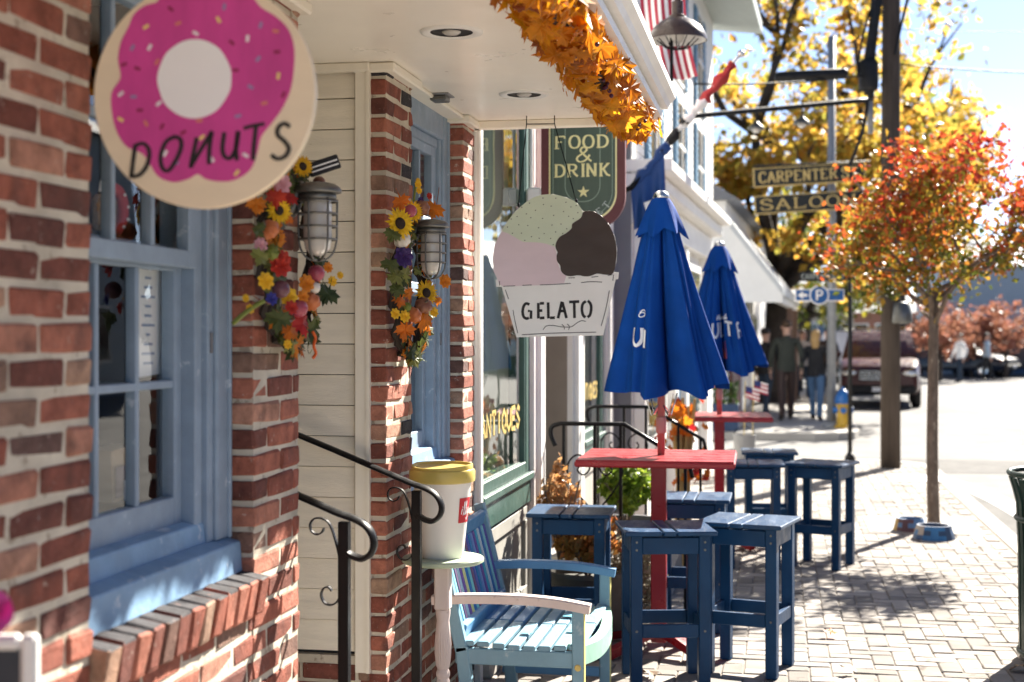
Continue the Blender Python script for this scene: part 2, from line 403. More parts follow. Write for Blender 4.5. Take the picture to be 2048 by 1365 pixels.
# gutter of darker asphalt and a white parking line along the kerb
struct(MB().add([(KX + 0.012, -6, ROADZ + .004), (KX + .30, -6, ROADZ + .004), (KX + .30, 16.2, ROADZ + .004), (KX + 0.012, 17.6, ROADZ + .004)], [(0, 1, 2, 3)]).build('gutter', M['tar']))
ln = MB(); pth = [(KX + 0.42, 9.0), (KX + 0.36, 12.0), (KX + 0.30, 14.5), (KX + 0.16, 16.2), (KX - 0.1, 17.6)]
pth = cr(pth, 5); ln.ribbon([(p[0] + 0.12, p[1]) for p in pth], 0.26, ROADZ + 0.008); struct(ln.build('road_line', M['linepaint']))
# side street worn patch and the far pavement
struct(MB().add([(-9, 18.75, ROADZ + .004), (0.9, 18.75, ROADZ + .004), (1.6, 18.3, ROADZ + .004), (5, 18.6, ROADZ + .004), (5.5, 20.2, ROADZ + .004), (-9, 20.6, ROADZ + .004)], [(0, 1, 2, 3, 4, 5)]).build('road_patch', M['tar']))
fc = [(0.55 + 0.75 * math.cos(R(a)), 24.3 + 0.9 * math.sin(R(a))) for a in (-90, -60, -30, 0)]
fout = [(-9, 23.4)] + fc + [(1.35, 40), (3.0, 80), (3.0, 120), (-9, 120)]
struct(MB().prism(fout, ROADZ - 0.02, 0.0).build('far_sidewalk', M['concrete']))

# herringbone pavers: the ones that show largest as pieces, the rest joined
PL, PW, GAP = 0.205, 0.1025, 0.005
def paver_mesh(v, l, wd):
    rnd = random.Random(v); b = MB(); b.cbox(-l / 2, l / 2, -wd / 2, wd / 2, -0.05, 0, 0.005, jit=0.0012, rnd=rnd); return b
pvh = [paver_mesh(i, PL - GAP, PW - GAP).mesh('paver', M['paver']) for i in range(4)]
cand = []
def inside(x, y):
    if x < -1.36 or x > KX - 0.22: return False
    if y > 17.7:
        return (x - (KX - .9)) ** 2 + (y - 17.75) ** 2 < 0.72 ** 2 if x > KX - .9 else y < 18.45
    return True
x0, y0 = -1.4, -1.0
for a in range(0, 33):
    for b in range(0, 192):
        r_ = (a - b) % 4
        if r_ == 0: c_ = (x0 + (a + 1) * PW, y0 + (b + .5) * PW, 0)
        elif r_ == 3: c_ = (x0 + (a + .5) * PW, y0 + (b + 1) * PW, 1)
        else: continue
        if inside(c_[0], c_[1]):
            D = c_[1] * CT - c_[0] * ST; px = 1024 + F * (c_[0] * CT + c_[1] * ST) / max(D, .1); py = HOR + F * CAMZ / max(D, .1)
            cand.append((c_, D, px, py))
vis = sorted([c for c in cand if 1230 < c[2] < 2040 and 668 < c[3] < 1360 and c[0][0] > -0.35], key=lambda c: c[1])[:300]
vset = {c[0] for c in vis}
for c in vis:
    (x, y, k), *_ = c
    link('paver', random.choice(pvh), sidewalk, (x, y, random.uniform(-0.0035, 0.0015)), (random.uniform(-.008, .008), random.uniform(-.008, .008), (R(90) if k else 0) + random.uniform(-.012, .012)))
mass = MB(); pvm = [paver_mesh(i + 9, PL - GAP, PW - GAP) for i in range(4)]
for c in cand:
    if c[0] in vset: continue
    (x, y, k) = c[0]; q = random.choice(pvm)
    T_ = Matrix.Translation((x, y, random.uniform(-0.0035, 0.0015))) @ Matrix.Rotation((R(90) if k else 0) + random.uniform(-.012, .012), 4, 'Z')
    mass.add(q.v, q.f, T_)
stuff(mass.build('paver_field', M['paverm'], sidewalk))

# ================================================================== NEAR BRICK SHOP
WX = -1.366                                           # street face of the brickwork
shop = thing('brick_shop_building', 'red brick shop with blue sash windows and a cream porch ceiling along the pavement', 'building')
CH, BH, JT, BD = 0.068, 0.055, 0.0125, 0.10
_bm = {}
def brick_mesh(l, v, d=BD, h=BH):
    k = (round(l, 2), v, d, h)
    if k not in _bm:
        rnd = random.Random(hash(k) & 0xffff); b = MB()
        b.cbox(-d / 2, d / 2, -k[0] / 2, k[0] / 2, -h / 2, h / 2, 0.006, jit=0.0034, rnd=rnd); _bm[k] = b
    return _bm[k]
_bo = {}
def brick_data(l, v, d=BD, h=BH):
    k = (round(l, 2), v, d, h)
    if k not in _bo: _bo[k] = brick_mesh(l, v, d, h).mesh('brick', M['brick'])
    return _bo[k]
bmass = MB(); nb = [0]
def put_brick(y, z, l, part, x=WX, rx=0.0):
    px_ = x - BD / 2 + random.uniform(-0.003, 0.0025)
    rot = (random.uniform(-.012, .012), random.uniform(-.01, .01), random.uniform(-.006, .006))
    if part and nb[0] < 296:
        nb[0] += 1; link('brick', brick_data(l, random.randrange(4)), shop, (px_, y, z), rot)
    else:
        q = brick_mesh(l, random.randrange(4)); bmass.add(q.v, q.f, Matrix.Translation((px_, y, z)))
def brickwork(ya, yb, z0, z1, part=lambda y, z: True, phase=0.0, x=WX):
    k = int(z0 / CH)
    while k * CH < z1:
        z = k * CH + BH / 2; y = ya
        first = (0.095 if (k % 2) else 0.195) + phase
        l = first
        while y < yb - 0.012:
            l2 = min(l, yb - y)
            if yb - y - l2 < 0.045: l2 = yb - y
            put_brick(y + l2 / 2, z, l2, part(y, z), x); y += l2 + JT; l = 0.195
        k += 1
    MB_mortar.box(x - BD - 0.02, x - 0.0042, ya + 0.0045, yb - 0.0045, z0, z1)
MB_mortar = MB()
SOF = 2.56
brickwork(1.50, 2.665, 0.0, 2.53, lambda y, z: y > 2.02 and .8 < z < 2.34, 0.03); brickwork(-1.5, 1.488, 0.0, 2.53, lambda y, z: False)       # wall left of the first window
brickwork(3.57, 3.93, 0.0, 2.53, lambda y, z: z > 0.62)                            # pier with the first wreath
brickwork(4.86, 5.215, 0.0, 2.53, lambda y, z: z > 0.32)                           # pier with the second wreath
brickwork(6.10, 6.325, 0.0, 2.53, lambda y, z: z > 1.0)                            # end pier
brickwork(2.665, 3.57, 0.0, 0.87, lambda y, z: z > 0.55, 0.04, WX - 0.002)                     # under the first window
brickwork(5.215, 6.10, 0.0, 0.87, lambda y, z: False, 0.02, WX - 0.002)                        # under the second window
# rowlock sill courses
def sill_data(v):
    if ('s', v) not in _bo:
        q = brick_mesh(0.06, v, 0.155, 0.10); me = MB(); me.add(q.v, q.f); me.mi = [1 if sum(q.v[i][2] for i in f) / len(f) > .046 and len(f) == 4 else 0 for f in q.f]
        _bo[('s', v)] = me.mesh('sill_brick', [M['brick'], M['darktop']])
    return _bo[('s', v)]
M['darktop'] = pm('dark_brick_top', (.035, .032, .036), .8, .3, 20, .5, 60, wear=(.12, .07, .06), wamt=.62, wscale=25)  # upward faces of the sill bricks get a darker colour than their sides
def rowlock(ya, yb, part):
    y = ya; k = 0
    while y < yb - 0.03:
        v = k % 4; b = brick_mesh(0.06, v, 0.155, 0.10)
        loc = (WX + 0.032 - 0.0775, y + 0.03, 0.875 + 0.05); rot = (random.uniform(-.03, .03), R(9), 0)
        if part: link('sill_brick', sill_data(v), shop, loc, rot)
        else: bmass.add(b.v, b.f, Matrix.Translation(loc) @ Matrix.Rotation(R(9), 4, 'Y'))
        y += 0.0715; k += 1
    MB_mortar.box(WX - 0.13, WX + 0.012, ya + .004, yb - .004, 0.87, 0.955)
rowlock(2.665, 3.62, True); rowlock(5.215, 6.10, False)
stuff(bmass.build('brick_mass', M['brickm'], shop))
MB_mortar.build('mortar_bed', M['mortar'], shop)
# plain remainder of the wall beside and behind the camera, upper storey, interior lining
b = MB(); b.box(WX - .15, WX - .002, -6, -1.52, 0, 2.56); b.box(WX - .15, WX - .02, -6, 6.32, 2.72, 5.6); b.build('upper_wall', M['mortar'], shop)
b = MB(); b.box(-4.0, -3.95, -6, 6.3, 0, 5.6); b.box(-4, WX - .15, 6.26, 6.32, 0, 2.53); b.box(-4, WX - .12, 6.26, 6.32, 2.6, 5.6); b.box(-4, WX, -6.05, -6, 0, 5.6); b.build('back_wall', M['interior'], shop)
# inner rooms behind the two windows (dark)
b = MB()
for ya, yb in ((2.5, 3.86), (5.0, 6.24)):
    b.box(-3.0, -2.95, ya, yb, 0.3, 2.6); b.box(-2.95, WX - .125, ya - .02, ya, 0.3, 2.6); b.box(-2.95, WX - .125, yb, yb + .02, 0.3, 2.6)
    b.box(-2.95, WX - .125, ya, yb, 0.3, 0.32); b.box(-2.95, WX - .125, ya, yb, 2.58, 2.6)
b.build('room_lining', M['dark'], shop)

# --- recess with door and clapboards
cl = MB(); z = 0.47; k = 0
while z < 2.55:
    h = 0.1095
    c = MB(); zt = min(z + h - 0.0035, 2.557)
    c.add([(-2.55, 4.868, z), (-1.478, 4.868, z), (-1.478, 4.878, zt), (-2.55, 4.878, zt), (-2.55, 4.895, z), (-1.478, 4.895, z), (-1.478, 4.895, zt), (-2.55, 4.895, zt)],
          [(0, 1, 2, 3), (0, 4, 5, 1), (1, 5, 6, 2), (0, 3, 7, 4), (3, 2, 6, 7)])
    c.build('clapboard', M['cream'], shop); z += h; k += 1
b = MB(); b.box(-1.478, -1.424, 4.846, 4.90, 0.40, 2.56); b.box(-1.436, -1.424, 4.838, 4.846, 0.40, 2.56); b.build('corner_board', M['creamtrim'], shop)
b = MB(); b.box(-2.6, -1.42, 4.896, 4.95, 0, 2.58); b.build('sheathing', M['dark'], shop)
b = MB(); b.box(-2.6, -1.424, 4.862, 4.90, 0.0, 0.455); b.build('recess_base', M['mortar'], shop)
b = MB(); rq = random.Random(5)
for k in range(6):
    xx = -2.6 + (.1 if k % 2 else 0)
    while xx < -1.46: b.cbox(xx, min(xx + .195, -1.43), 4.855, 4.88, .03 + k * CH, .03 + k * CH + BH, .004, jit=.002, rnd=rq); xx += .206
stuff(b.build('base_bricks', M['brickm'], shop))
b = MB(); b.box(-2.6, WX - .12, 3.88, 3.925, 0, 2.56); b.build('recess_wall', M['creamtrim'], shop)
d = MB(); d.box(-2.60, -2.555, 3.93, 4.85, 0.3, 2.56); door = d.build('door', flat('doorblue', (0.1, 0.16, 0.25)), shop)
p = MB(); p.add([(-2.553, 4.08, 1.3), (-2.553, 4.70, 1.3), (-2.553, 4.70, 2.2), (-2.553, 4.08, 2.2)], [(0, 1, 2, 3)]); p.build('pane', M['glass'], door)
MB().tube([(-2.55, 4.12, 1.1), (-2.50, 4.12, 1.1), (-2.50, 4.2, 1.1)], 0.012).build('door_handle', M['chrome'], door)
st = MB(); st.box(-2.55, -1.62, 3.93, 4.846, 0, 0.33); st.box(-1.62, -1.40, 3.935, 4.84, 0, 0.165); st.build('step', M['stone'], shop)

# --- sash windows
def sash(win, x, y0, y1, z0, z1, cols, rows, bot):
    b = MB(); s_, m_ = 0.046, 0.02; t0, t1 = x - 0.018, x + 0.018
    b.cbox(t0, t1, y0, y0 + s_, z0, z1, .003); b.cbox(t0, t1, y1 - s_, y1, z0, z1, .003)
    b.cbox(t0 + .001, t1 - .001, y0 + s_ - .002, y1 - s_ + .002, z0 + .001, z0 + bot, .003); b.cbox(t0 + .001, t1 - .001, y0 + s_ - .002, y1 - s_ + .002, z1 - 0.042, z1 - .001, .003)
    ya, yb, za, zb = y0 + s_, y1 - s_, z0 + bot, z1 - 0.042
    ys = [ya + (yb - ya) * i / cols for i in range(cols + 1)]; zs = [za + (zb - za) * i / rows for i in range(rows + 1)]
    for y in ys[1:-1]: b.cbox(t0 + .006, t1 - .002, y - m_ / 2, y + m_ / 2, za, zb, .003)
    for z in zs[1:-1]: b.cbox(t0 + .007, t1 - .003, ya, yb, z - m_ / 2, z + m_ / 2, .003)
    b.build('sash', M['blueframe'], win)
    for i in range(cols):
        for j in range(rows):
            MB().add([(x, ys[i], zs[j]), (x, ys[i + 1], zs[j]), (x, ys[i + 1], zs[j + 1]), (x, ys[i], zs[j + 1])], [(0, 1, 2, 3)]).build('pane', M['glass'], win)
def sash_window(ya, yb):
    c = MB()
    # right jamb: casing, stop, inner jamb (what the photo shows), left jamb, head
    c.cbox(-1.50, -1.434, yb - 0.085, yb + 0.003, 1.06, 2.56, .006); c.cbox(-1.50, -1.446, yb - 0.118, yb - 0.085, 1.06, 2.45, .004)
    c.cbox(-1.50, -1.425, yb - 0.020, yb - 0.004, 1.06, 2.55, .004)
    c.cbox(-1.56, -1.462, yb - 0.165, yb - 0.118, 1.06, 2.42, .003); c.cbox(-1.56, -1.434, ya - .002, ya + 0.035, 1.06, 2.56, .005)
    c.cbox(-1.50, -1.436, ya + .035, yb - .085, 2.44, 2.555, .005); c.cbox(-1.56, -1.455, ya + .035, yb - .118, 2.40, 2.44, .004)
    w_ = c.build('window', M['blueframe'], shop)
    s1 = MB()
    s1.add([(-1.56, ya, 1.075), (-1.452, ya, 1.060), (-1.452, yb - .085, 1.060), (-1.56, yb - .085, 1.075), (-1.56, ya, 1.13), (-1.46, ya, 1.115), (-1.46, yb - .10, 1.115), (-1.56, yb - .10, 1.13)],
           [(0, 3, 2, 1), (4, 5, 6, 7), (0, 1, 5, 4), (1, 2, 6, 5), (2, 3, 7, 6), (3, 0, 4, 7)])
    s1.add([(-1.56, ya - .0, 0.975), (-1.398, ya, 0.968), (-1.398, yb + .002, 0.968), (-1.56, yb + .002, 0.975), (-1.56, ya, 1.088), (-1.404, ya, 1.052), (-1.404, yb + .002, 1.052), (-1.56, yb + .002, 1.088)],
           [(0, 3, 2, 1), (4, 5, 6, 7), (0, 1, 5, 4), (1, 2, 6, 5), (2, 3, 7, 6), (3, 0, 4, 7)])
    s1.build('sill', M['bluesill'], w_, bevel=0.006)
    y0, y1 = ya + 0.035, yb - 0.165
    sash(w_, -1.475, y0, y1, 1.765, 2.40, 3, 2, 0.045)
    sash(w_, -1.515, y0, y1, 1.115, 1.80, 3, 2, 0.075)
    # sash cord fittings on the jamb
    MB().box(-1.446, -1.4425, yb - .108, yb - .094, 1.55, 1.553 + .05).build('latch', M['greydark'], w_)
    return w_
sash_window(2.665, 3.57); sash_window(5.215, 6.10)

# --- porch ceiling, fascia, gutter
SY0, SY1, SX = -4.0, 6.30, -0.545
b = MB()
holes = []
b.box(-2.62, SX, SY0, SY1, SOF, SOF + 0.02); soff = b.build('porch_ceiling', M['soffit'], shop)
MB().cbox(WX - .14, WX + .006, 5.2, 6.09, SOF - .018, SOF - .001, .004).build('crown_moulding', M['creamtrim'], shop)
MB().cbox(-2.55, -1.424, 4.832, 4.868, SOF - .032, SOF - .001, .004).build('crown_moulding', M['creamtrim'], shop)
for ya, yb in ((3.565, 3.935), (4.85, 5.23), (6.09, 6.335)):
    MB().cbox(WX - 0.12, WX + 0.034, ya - 0.012, yb + 0.012, SOF - 0.036, SOF - .002, .006).build('crown_moulding', M['creamtrim'], shop)
MB().cbox(WX - .12, WX + .03, 1.4, 2.68, SOF - .034, SOF - .001, .006).build('crown_moulding', M['creamtrim'], shop)
b = MB(); b.cbox(WX + .004, SX - .004, 6.27, 6.325, SOF - .036, SOF - .001, .004); b.build('end_header', M['creamtrim'], shop)
b = MB(); b.box(SX, SX + .02, SY0, SY1 + .02, SOF - .012, SOF + .125); b.box(SX + .02, SX + .034, SY0, SY1 + .02, SOF - .012, SOF + .02); b.box(WX, SX, SY1, SY1 + .02, SOF, SOF + .125); b.build('fascia', M['white'], shop)
prof = [(0.021, 0.035), (0.058, 0.035), (0.068, 0.06), (0.090, 0.082), (0.090, 0.115), (0.082, 0.115), (0.082, 0.09), (0.062, 0.07), (0.054, 0.045), (0.021, 0.045)]
b = MB(); nn = len(prof); y_a, y_b = SY0, SY1 + .03
b.add([(SX + x, y_a, SOF + z) for x, z in prof] + [(SX + x, y_b, SOF + z) for x, z in prof], [tuple(range(nn)), tuple(range(nn, 2 * nn))[::-1]] + [(i, nn + i, nn + (i + 1) % nn, (i + 1) % nn) for i in range(nn)])
g_ = b.build('gutter_trough', M['white'], shop)
b = MB()
for yy in (3.7, 4.55, 5.4, 6.15): b.box(SX + .02, SX + .088, yy, yy + .018, SOF + .105, SOF + .113)
b.build('gutter_hanger', M['galv'], g_)
b = MB(); b.add([(SX + .02, SY0, SOF + .13), (SX + .02, SY1, SOF + .13), (WX - .02, SY1, SOF + .4), (WX - .02, SY0, SOF + .4), (SX + .02, SY0, SOF + .12), (SX + .02, SY1, SOF + .12), (WX - .02, SY1, SOF + .39), (WX - .02, SY0, SOF + .39)], [(0, 1, 2, 3), (4, 7, 6, 5), (0, 4, 5, 1), (1, 5, 6, 2), (3, 2, 6, 7), (0, 3, 7, 4)])
b.build('porch_roof', M['greydark'], shop)

# --- ceiling fittings
def can_light(px, py, label, r=0.085):
    D = (SOF - CAMZ) * F / (HOR - py); p = W(px, py, D)
    t = thing('recessed_light', label, 'light', (p.x, p.y, SOF), 0, 'recessed lights in the porch ceiling')
    MB().lathe([(r * .80, -.004), (r, -.010), (r * 1.17, -.006), (r * 1.19, 0.0)], 32).build('trim_ring', M['white'], t, True)
    MB().lathe([(0.0, -.0015), (r * .83, -.0015), (r * .83, -.004)], 28).build('reflector', M['black'], t)
    MB().lathe([(0, -.012), (r * .25, -.010), (r * .36, -.004), (r * .36, -.0016)], 16).build('bulb', M['lampglass'], t, True)
can_light(903, 63, 'near recessed ceiling light with dark opening, close to the first wreath')
can_light(1048, 188, 'far recessed ceiling light above the hanging ice cream sign')
p = W(880, 190, (SOF - CAMZ) * F / (HOR - 190))
t = thing('ceiling_box', 'small grey metal box fixed to the porch ceiling near the second pier', 'junction box', (p.x, p.y, SOF))
MB().cbox(-.048, .048, -.055, .055, -.006, 0, .002).build('plate', M['galv'], t)
MB().cbox(-.033, .033, -.038, .038, -.028, -.006, .004).build('cover', M['darkmetal'], t)

# --- things seen in and behind the first window
t = thing('menu_card', 'tall narrow white menu sheet taped inside the first blue window', 'menu', (-1.545, 0, 0))
a_, b_ = YX(264, -1.54), YX(332, -1.54)
MB().add([(0.0, a_ + .004, 1.785), (0.0, b_ - .012, 1.785), (0.0, b_, 1.50), (0.0, a_, 1.49)], [(0, 1, 2, 3)]).build('sheet', M['paper'], t)
b = MB()
for i in range(11):
    z_ = 1.765 - i * .0235; wd_ = (0.032, .02, .026, .045, .018, .022, .042, .012, .028, .04, .03)[i]; c_ = (a_ + b_) / 2
    b.add([(.0015, c_ - wd_ * .9, z_), (.0015, c_ + wd_ * .9, z_), (.0015, c_ + wd_ * .9, z_ - .006), (.0015, c_ - wd_ * .9, z_ - .006)], [(0, 1, 2, 3)])
b.build('lettering', M['ink'], t)
t = thing('treat_bag', 'brown cereal treat in clear bag with red polka ribbon in upper window pane', 'treat', (-1.55, 3.09, 1.84))
b = MB(); b.cbox(-.02, .015, -.042, .038, 0, .085, .012); b.build('treat_block', pm('crisp_treat', (0.36, 0.22, 0.12), .8, .35, 60, 1.0, 90), t)
b = MB(); b.tube(cr([(0.012, .03, .0), (.02, .045, .03), (.02, .048, .07), (.012, .035, .10), (.0, .0, .105)], 5), .014, 8); b.build('ribbon', flat('redribbon', (0.4, 0.015, 0.02)), t, True)
b = MB()
for q in ((.036, .045, .03), (.034, .05, .06), (.03, .04, .088), (.03, .035, .012)): b.ell(q, (.004, .004, .004), 8, 5)
b.build('ribbon_dot', M['paper'], t)
b = MB(); b.add([(.0, -.03, .09), (.0, .03, .09), (.0, .012, .17), (.0, -.01, .17)], [(0, 1, 2, 3)]); b.build('bag_top', M['paper'], t)
t = thing('kraft_bag', 'small kraft paper gift bag with pale tag behind lower right window pane', 'paper bag', (-1.62, 3.27, 1.19))
b = MB(); b.add([(-.03, -.06, 0), (.03, -.06, 0), (.03, .05, 0), (-.03, .05, 0), (-.025, -.06, .13), (.025, -.06, .125), (.025, .05, .13), (-.025, .05, .135)], [(0, 1, 2, 3), (0, 1, 5, 4), (1, 2, 6, 5), (2, 3, 7, 6), (3, 0, 4, 7)]); b.build('bag', M['kraft'], t)
b = MB(); b.box(.031, .034, -.05, .04, .01, .085); b.build('print', flat('bagprint', (0.12, .08, .1)), t)
b = MB(); b.cbox(.036, .040, -.015, .012, .0, .05, .001); b.tube(cr([(.04, 0, .05), (.045, .02, .085), (.045, .035, .08), (.04, .02, .06)], 5), .002, 5); b.build('price_tag', M['paper'], t)
t = thing('poster_board', 'large cream sheet standing behind the lower left pane of the first window', 'sheet', (-1.60, 0, 0))
MB().cbox(-.004, 0, 2.70, 3.11, 1.12, 1.43, .001).build('sheet', flat('creamsheet', (.66, .62, .5)), t)
t = thing('white_bottle', 'white bottle with rounded shoulders standing behind the middle window pane', 'bottle', (-1.62, 2.985, 1.48))
MB().lathe([(0, 0), (.03, 0), (.031, .01), (.031, .09), (.024, .115), (.012, .125), (.012, .15), (0, .15)], 16).build('bottle_body', M['paper'], t, True)
MB().box(.028, .033, -.013, .013, .02, .08).build('bottle_label', M['ink'], t)
t = thing('inner_shelf', 'thin wooden display shelf behind the first blue window', 'shelf', (0, 0, 0))
MB().box(-1.75, -1.535, 2.6, 3.40, 1.462, 1.478).build('board', M['blueframe'], t)
MB().box(-1.75, -1.535, 2.6, 3.40, 1.09, 1.11).build('board', M['blueframe'], t)
MB().box(-1.75, -1.535, 2.6, 3.40, 1.812, 1.826).build('board', M['blueframe'], t)
t = thing('menu_card', 'small white notice taped inside the far blue window of the brick shop', 'menu', (-1.545, 0, 0))
MB().box(0, .002, 5.50, 5.60, 1.28, 1.55).build('sheet', M['paper'], t)
# ================================================================== NEIGHBOURING SHOP (white and green front)
NX = -1.37
nbr = thing('green_trim_shop_building', 'white and grey shop with green framed display windows and recessed taupe entry', 'building')
b = MB(); b.cbox(NX - .3, NX + .012, 6.345, 6.44, 0, 3.0, .006); b.cbox(NX - .3, NX + .03, 6.347, 6.40, 0, 3.0, .006); b.build('corner_pilaster', M['white'], nbr)
b = MB(); b.cbox(NX - .3, NX + .03, 7.78, 8.10, 0, 3.0, .006); b.cbox(NX - .3, NX + .055, 7.86, 8.02, 0.1, 2.9, .01); b.build('pilaster', M['white'], nbr)
b = MB(); b.cbox(NX - .3, NX + .02, 9.36, 9.92, 0, 3.0, .006); b.cbox(NX - .3, NX + .05, 9.42, 9.60, 0.1, 2.9, .01); b.build('pilaster', M['white'], nbr)
b = MB(); b.cbox(NX - .3, NX + .03, 11.12, 11.78, 0, 3.0, .006); b.cbox(NX - .3, NX + .06, 11.15, 11.35, 0.1, 2.9, .01); b.build('pilaster', M['white'], nbr)
def shopwindow(ya, yb):
    f = MB()
    f.cbox(NX - .09, NX + .005, ya, ya + .055, .84, 2.9, .005); f.cbox(NX - .09, NX + .005, yb - .11, yb, .84, 2.9, .005); f.cbox(NX - .09, NX + .0, yb - .14, yb - .11, .84, 2.9, .005)
    f.cbox(NX - .09, NX + .004, ya + .055, yb - .11, .84, .90, .005); f.cbox(NX - .09, NX + .03, ya - .01, yb, .80, .84, .005); f.cbox(NX - .09, NX + .012, ya, yb, .67, .80, .006)
    f.cbox(NX - .09, NX + .004, ya + .055, yb - .11, 2.82, 2.9, .005)
    o = f.build('display_window', M['green'], nbr)
    MB().add([(NX - .016, ya + .055, .90), (NX - .016, yb - .14, .90), (NX - .016, yb - .14, 2.82), (NX - .016, ya + .055, 2.82)], [(0, 1, 2, 3)]).build('pane', M['shopglass'], o)
    g = MB()      # panelled apron below the glass
    g.cbox(NX - .09, NX - .02, ya, yb, .10, .66, .004); g.cbox(NX - .06, NX + .0, ya + .02, yb - .02, .58, .655, .004); g.cbox(NX - .06, NX, ya + .02, yb - .02, .14, .22, .004)
    g.cbox(NX - .06, NX, ya + .02, ya + .10, .22, .58, .004); g.cbox(NX - .06, NX, yb - .10, yb - .02, .22, .58, .004); g.build('apron_panel', M['grey'], o)
    MB().cbox(NX - .12, NX + .06, ya, yb, 0, .10, .012).build('plinth', M['stone'], o)
    return o
w1 = shopwindow(6.445, 7.775); w2 = shopwindow(9.93, 11.11)
# gold strip of lettering on each pane (reads along the street, worn)
def gold_text(win, ya, yb, z, word):
    b = MB(); L = (yb - ya) / len(word)
    S_ = {'A': [[(0, 0), (.5, 1), (1, 0)], [(.2, .35), (.8, .35)]], 'N': [[(0, 0), (0, 1), (1, 0), (1, 1)]], 'T': [[(0, 1), (1, 1)], [(.5, 1), (.5, 0)]], 'I': [[(.5, 0), (.5, 1)]],
          'Q': [[(.5, 0), (0, .3), (0, .7), (.5, 1), (1, .7), (1, .3), (.5, 0)], [(.6, .3), (1, -.1)]], 'U': [[(0, 1), (0, .3), (.5, 0), (1, .3), (1, 1)]], 'E': [[(1, 0), (0, 0), (0, 1), (1, 1)], [(0, .5), (.8, .5)]], 'S': [[(1, .85), (.5, 1), (0, .75), (1, .28), (.5, 0), (0, .15)]]}
    Mx = Matrix(((0, 0, 1, NX - .0135), (1, 0, 0, 0), (0, 1, 0, z), (0, 0, 0, 1)))
    for i, ch in enumerate(word):
        for st_ in S_.get(ch, []): b.ribbon([(ya + L * i + p[0] * L * .72, p[1] * .11) for p in st_], .028, 0, Mx)
    b.build('lettering', M['gold'], win)
gold_text(w1, 6.56, 7.60, 1.10, 'ANTIQUES'); gold_text(w2, 10.0, 10.9, 1.12, 'ANTIQUES')
# recessed entry
b = MB(); b.box(NX - 1.0, NX - .02, 9.35, 9.38, 0, 2.9); b.box(NX - 1.0, NX - .03, 8.10, 8.13, 0.0, 2.9); b.box(NX - 1.0, NX - .03, 8.10, 9.36, 2.86, 2.9); b.build('entry_wall', M['taupe'], nbr)
b = MB(); b.cbox(NX - .06, NX + .0, 8.10, 8.17, 0, 2.9, .006); b.build('entry_post', M['green'], nbr)
b = MB(); b.box(NX - 1.04, NX - 1.0, 8.10, 9.38, .3, 2.9); dn = b.build('door', M['green'], nbr)
MB().add([(NX - .998, 8.35, 1.0), (NX - .998, 9.1, 1.0), (NX - .998, 9.1, 2.3), (NX - .998, 8.35, 2.3)], [(0, 1, 2, 3)]).build('pane', M['shopglass'], dn)
b = MB(); b.box(NX - 1.0, NX + .45, 8.20, 9.66, 0, .30); b.box(NX + .45, NX + .72, 8.20, 9.66, 0, .15); b.build('step', M['stone'], nbr)
# frieze, upper wall, inside
b = MB(); b.cbox(NX - .3, NX + .09, 6.34, 11.8, 3.0, 3.28, .01); b.cbox(NX - .3, NX + .16, 6.34, 11.8, 3.28, 3.36, .01); b.build('frieze', M['white'], nbr)
b = MB(); b.box(NX - .3, NX, 6.34, 11.8, 3.36, 6.2); b.build('upper_wall', M['whitewall'], nbr)
b = MB(); b.box(-4, -3.95, 6.34, 11.8, 0, 6.2); b.box(-3.95, NX - .05, 6.325, 6.344, 0, 6.2); b.box(-3.95, NX - .28, 7.9, 7.95, 0, 3.0); b.box(-3.95, NX - .28, 9.7, 9.75, 0, 3); b.box(-3.95, NX - .05, 11.74, 11.8, 0, 3.3)
b.box(-3.95, NX - .09, 6.345, 11.74, -.01, 0.02); b.box(-3.95, NX - .09, 6.345, 11.74, 2.95, 2.99); b.box(-4, NX - .3, 6.34, 11.8, 6.2, 6.25); b.build('inner_lining', M['interior'], nbr)
b = MB()
for i in range(7):
    y_ = 6.62 + i * .16; h_ = random.uniform(.25, .6); b.cbox(NX - .5, NX - .32, y_, y_ + .11, .9, .9 + h_, .01)
stuff(b.build('window_display', pm('display_goods', (.35, .3, .26), .6, .3, 9, .1, rnd='island', rv=.7), nbr))
b = MB(); b.box(NX - .7, NX - .1, 6.52, 7.76, .84, .88); b.build('display_floor', M['creamtrim'], nbr)

# hanging pub sign
sgD = 7.72; sgp = W(1167, HOR, sgD); sS = F / sgD
t = thing('pub_sign', 'green and maroon hanging sign reading food and drink in pale yellow letters', 'sign', (sgp.x, sgp.y, 0), R(-2))
def sz(zx, zy): return ((930 + zx / 5.46 - 1167) / sS, CAMZ + (HOR - (230 + zy / 5.46)) / sS)
def shield(x0, x1, top, bot, rad, n=10):
    pts = [(x0, top), (x0, bot + rad)]
    for i in range(1, n): a = R(180 + 90 * i / n); pts.append((x0 + rad + rad * math.cos(a), bot + rad + rad * math.sin(a)))
    pts += [(x0 + rad, bot), (x1 - rad, bot)]
    for i in range(1, n): a = R(270 + 90 * i / n); pts.append((x1 - rad + rad * math.cos(a), bot + rad + rad * math.sin(a)))
    return pts + [(x1, bot + rad), (x1, top)]
xL, _ = sz(830, 0); xR, _ = sz(1757, 0); _, zB = sz(0, 1245); zT = 2.98
FT = FACE
mar = flat('maroon', (0.12, 0.03, 0.032)); sgreen = pm('sign_green', (0.055, 0.085, 0.06), .45, .12, 8, .1, 40, stretch=(9, 9, .6)); pgreen = flat('palegreen', (.22, .29, .22))
MB().prism(shield(xL, xR, zT, zB, .17), -.022, .022, FT).build('board', mar, t, bevel=.004)
MB().prism(shield(xL + .044, xR - .044, zT - .05, zB + .044, .145), .022, .0245, FT).build('gold_edge', M['paleyellow'], t)
